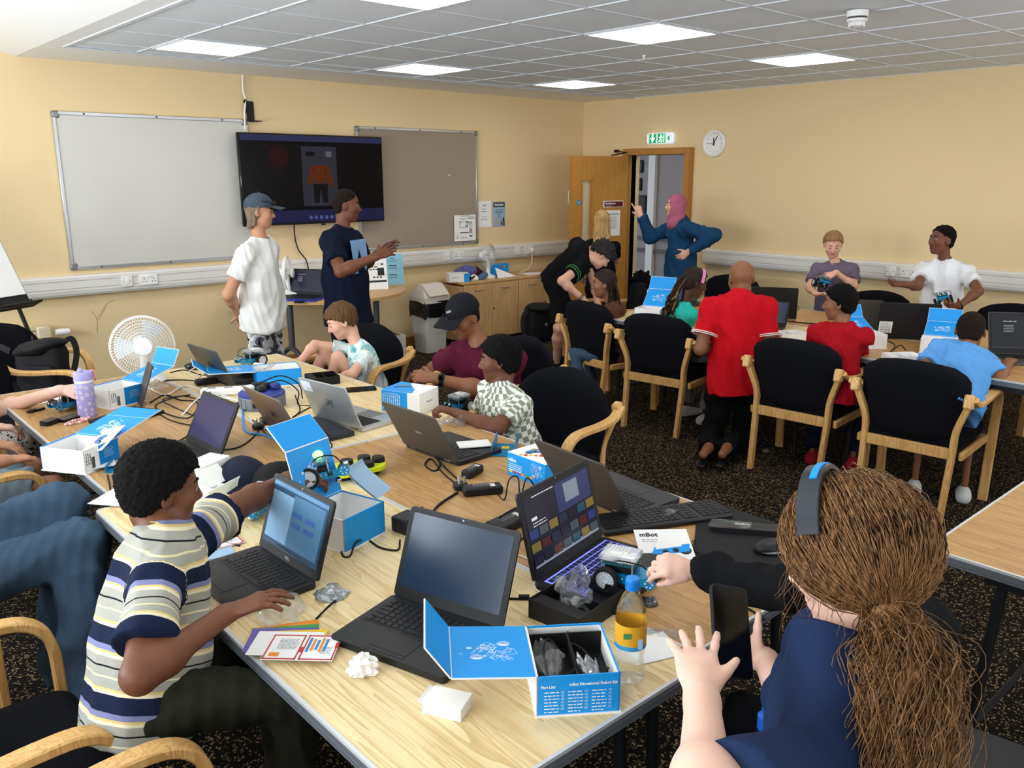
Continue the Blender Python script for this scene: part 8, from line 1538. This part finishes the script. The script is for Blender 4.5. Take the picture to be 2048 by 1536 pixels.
# --- long-haired girl in front with a phone
nk = atd(1672, 1292, 1.30); S = 1.58; face = 118; pel = np.array((nk[0]+.06, nk[1]-.09, .55)); hd_ = atd(1705, 1120, 1.34)
ph = atd(1462, 1262, 1.50)
def girl_hair(root, q):
    P0, hc, Rh, hh = q['P0'], q['hc'], q['Rh'], q['hh']; rnd = np.random.RandomState(5)
    tie = atd(1772, 1222, 1.27); end = atd(1800, 1600, 1.10); VS = []; FS = []; n0 = 0
    def strand(pts, r0, r1, m):
        nonlocal n0
        P = np.array(pts); k = len(P); Tn = np.gradient(P, axis=0); Tn /= np.linalg.norm(Tn, axis=1)[:, None]+1e-9; a = np.cross(Tn, np.array((.3, .5, .8))); a /= np.linalg.norm(a, axis=1)[:, None]+1e-9; b = np.cross(Tn, a); rr = np.linspace(r0, r1, k)[:, None]
        ring = np.stack((P+a*rr, P-a*rr*.5+b*rr*.87, P-a*rr*.5-b*rr*.87), 1).reshape(-1, 3); VS.append(ring); i = np.arange(k-1)[:, None]*3
        for j in range(3): FS.append(np.concatenate((i+j, i+(j+1) % 3, i+3+(j+1) % 3, i+3+j), 1)+n0)
        n0 += 3*k
    for i in range(2400):     # scalp strands combed back into the tie, a few falling loose by the face
        th = rnd.uniform(-math.pi, math.pi); phi = math.acos(rnd.uniform(-.55, 1)); d = np.array((math.sin(phi)*math.cos(th), math.sin(phi)*math.sin(th), math.cos(phi)))
        if d[1] > .5 and d[2] < .5 or d[1] > .2 and d[2] < -.1: continue
        sc = np.array((.405, .475, .45))*(1+rnd.uniform(0, .10)); a = np.array((0, -.06, .12))+d*sc; e = (Rh.T @ (tie-hc))/hh+rnd.randn(3)*.035; pts = []
        for t in np.linspace(0, 1, 9):
            p = a*(1-t)+e*t; q_ = (p-np.array((0, -.06, .12)))/np.array((.41, .48, .455)); L = np.linalg.norm(q_)
            if L < 1+.05*math.sin(t*3.14): p = np.array((0, -.06, .12))+q_/max(L, .05)*(1+.10*rnd.rand()*math.sin(t*3.14)+.02)*np.array((.41, .48, .455))
            pts.append(hc+Rh @ ((p+rnd.randn(3)*.008)*hh))
        strand(spline(pts, 2), .0011, .0008, 0)
    for i in range(1900):     # ponytail
        o = rnd.randn(3)*np.array((.012, .012, .01)); w = rnd.randn(3)*np.array((.028, .028, .02)); ph_ = rnd.rand()*6.3; fr = rnd.uniform(8, 16); L = rnd.uniform(.7, 1.12); pts = []
        for t in np.linspace(0, 1, 16):
            c = tie+(end-tie)*t*L+np.array((.012, -.012, .01))*math.sin(min(1, t)*3.14); pts.append(c+o+w*math.sin(min(1, t*1.6)*1.57)*(1.15-.35*t)+np.array((math.sin(t*fr+ph_), math.cos(t*fr+ph_), .3*math.sin(t*fr*1.3)))*.009*min(1, t*3))
        strand(pts, .0011, .0006, 0)
    for i in range(150):      # flyaways by the cheek and neck
        a = hc+Rh @ (np.array((rnd.uniform(.2, .36)*rnd.choice((1, 1, -1)), rnd.uniform(-.1, .32), rnd.uniform(-.05, .35)))*hh); L = rnd.uniform(.05, .16); dr = nrm(np.array((rnd.uniform(-.4, .4), rnd.uniform(-.4, .4), -1))); ph_ = rnd.rand()*6.3
        strand([a+dr*L*t+np.array((math.sin(t*5+ph_), math.cos(t*5+ph_), 0))*.012*t for t in np.linspace(0, 1, 9)], .0006, .0003, 0)
    v = np.vstack(VS)-P0; f = np.vstack(FS); me = bpy.data.meshes.new('hair_strands'); me.from_pydata(v.tolist(), [], f.tolist()); me.shade_smooth(); me.materials.append(MATS['hair_auburn']); tag(link('hair_strands', me, root), kind='stuff')
    D = Sdf(); D.cap(tie, tie+(end-tie)*.45+np.array((.012, -.012, .01)), .022, .034, .03); D.cap(tie+(end-tie)*.45+np.array((.012, -.012, .01)), end, .034, .012, .03); mk('ponytail', D, .007, 'hair_auburn', root, P0, 2, post=curls(4, .008, 60))
    ob('hair_tie', MB().tube([tie-P0+(Rh @ np.array((math.cos(a), 0, math.sin(a))))*.028 for a in np.linspace(0, 6.283, 18, endpoint=False)], .007, 6, closed=True), 'black_cloth', root)
    hb = ob('headset_band', MB().tube([hc-P0+Rh @ (np.array((.455*math.cos(a), .12, .12+.525*math.sin(a)))*hh) for a in np.linspace(.35, math.pi-.35, 18)], 1, flat=(.010, .034, tuple(Rh[:, 1]))), mat('band_grey', '#3A3E44', .25, .3), root); ob('band_stripe', MB().tube([hc-P0+Rh @ (np.array((.47*math.cos(a), .10, .12+.545*math.sin(a)))*hh) for a in np.linspace(1.2, 2.0, 8)], 1, flat=(.006, .012, tuple(Rh[:, 1]))), 'blue', hb)
person('girl with a long brown ponytail and navy T-shirt holding a phone', S, nk, pel, face, (104, -16, 4), dict(L=dict(e=(1415, 1640, 'n'), w=(1404, 1400, 'f'), off=(.03, .01, -.02), h=dict(s=.92, x=tuple(atd(1380, 1262, 1.50)-atd(1400, 1395, 1.38)), n=tuple(UP*.9-FW*.3), curl=7, spread=11, thumb=(.75, .62, .05), tc=-5)), R=dict(e=(1590, 1450, 'f'), w=(1530, 1320, 'f'), off=(.02, 0, -.02), h=dict(x=tuple(-RT*.85+UP*.35+FW*.1), n=tuple(FW*.8-UP*.35), curl=45, spread=5, thumb=(.25, .95, .1), tc=0))), 'sit', head=[*hd_], hh=.235, sk='skin_pale', brow='hair_brown', hair=dict(t=.075, m='hair_auburn', amp=.004, fr=120, h=.005, line=[(-.6, -.40), (-.2, -.40), (-.05, -.36), (.05, -.30), (.13, -.10), (.22, .12), (.32, .28), (.45, .4)]), top=dict(m='tee_front', hem=-.12, t=.024, sleeve=.78, loose=1.12, h=.006, wr=.0025, fr=15), bottom=dict(m='grey_jersey', len=1.9), h=.0042, bulk=1.12, extra=girl_hair)
t = thing('phone', 'black phone in the hand of the long-haired girl', 'phone', ph); Rp = np.column_stack((nrm(RT*.92-UP*.30+FW*.25), nrm(UP*.80+RT*-.28+FW*.55), (0, 0, 0))); Rp[:, 2] = np.cross(Rp[:, 0], Rp[:, 1]); Rp[:, 1] = np.cross(Rp[:, 2], Rp[:, 0]); Rp = np.column_stack([nrm(Rp[:, i]) for i in range(3)])
t.rotation_euler = Matrix(Rp.tolist()).to_euler(); ob('case', MB().prism(rrect(.076, .162, .011), -.005, .004), 'black', t, ang=30); ob('screen', MB().prism(rrect(.071, .156, .009), .004, .0048), 'black_gloss', t, ang=30)
# blue sports cap bottle between the two girls
p = atd(1545, 1290, 1.62); t = thing('drink_bottle', 'bottle with a blue sports cap beside the phone', 'bottle', (p[0], p[1], .52)); ob('bottle_body', MB().lathe([(.001, 0), (.03, 0), (.032, .05), (.031, .16), (.012, .20)], 20), 'bottle_clear', t); ob('cap', MB().lathe([(.016, .195), (.017, .198), (.017, .225), (.010, .23), (.010, .248), (.001, .25)], 20), mat('cap_royal', '#1558B0', .4), t)
# --- child in the black hoodie, mostly hidden
nk = atd(1752, 1140, 1.78); S = 1.35; face = 128; pel = np.array((nk[0]+.05, nk[1]-.06, .52))
person('child in a black hoodie reaching a hand to the robot', S, nk, pel, face, (140, -26), dict(L=dict(e=[*(atd(1850, 1260, 1.80))], w=[*(atd(1780, 1250, 1.98))], h={}), R=dict(e=(1572, 1178, 1.86), w=(1392, 1142, 2.02), off=(.06, 0, .0), h=dict(x=tuple(-RT*.95+UP*.22), n=tuple(-FW*.5+UP*.7), curl=46, spread=5, thumb=(.85, .35, -.35), s=1.1))), 'sit', head=[*(atd(1738, 1062, 1.80))], sk='skin_pale', hair=kidhair('hair_brown', .06), top=dict(m='black_cloth', hem=-.1, t=.03, sleeve=2, name='hoodie', h=.007, wr=.008), bottom=dict(m='black_cloth', len=1.9), h=.0048)
# --- people cut by the left picture edge
nk = np.array((.52, 4.50, 1.03)); S = 1.6; pel = np.array((.44, 4.55, .56)); fl = np.array(FL)
person('person reaching for the lilac flask from the left edge', S, nk, pel, -40, (-50, -10), dict(L=arm((-12, 822, 'n'), [*(fl-RT*.115+UP*.115+FW*.01)], x=tuple(RT*.93+FW*.25+UP*.05), n=tuple(UP*.55-RT*.35-FW*.25), curl=26, spread=4, thumb=(.72, .62, -.2), tc=10), R=arm([.45, 4.22, .76], [.66, 4.20, .70])), 'sit', sk='skin_pale', hair=kidhair('hair_brown', .06), top=dict(m='speckle', hem=-.1, sleeve=.5), bottom=dict(m='speckle', len=1.6, name='skirt', t=.04))
nk = np.array((.36, 3.85, 1.02)); S = 1.6; pel = np.array((.40, 3.85, .55))
person('person in light denim shorts at the left edge', S, nk, pel, 0, (0, -15), dict(R=arm([.34, 3.55, .74], [.60, 3.63, .70], curl=15), L=arm([.40, 4.15, .74], [.62, 4.0, .68], curl=15)), 'sit', sk='skin_tan', hair=kidhair('hair_brown', .05), top=dict(m='tee_white', hem=-.05), bottom=dict(m='denim_light', len=.86, name='shorts', t=.024))
nk = np.array((-.02, 2.93, 1.05)); S = 1.74; pel = np.array((.04, 2.92, .57))
person('person in blue jeans with hands on the lap at the left edge', S, nk, pel, -2, (0, -15), dict(R=arm([.0, 2.58, .78], [.20, 2.66, .69], curl=30), L=arm([.02, 3.12, .78], [.24, 3.0, .69], curl=30)), 'sit', sk='skin_brown', hair=kidhair('hair_black', .03), top=dict(m='black_cloth', hem=-.05), bottom=dict(m='denim', len=1.95, t=.028), shoe='shoe_white', legspec=dict(R=((158, 1088, 'n'), [.53, 2.52, .09]), L=((120, 1020, 'f'), [.55, 2.85, .09])))
# robot on the lap of the man in maroon
robot('blue wheeled robot on the lap of the man in the cap', atd(915, 815, 4.35)-UP*.02, 190)
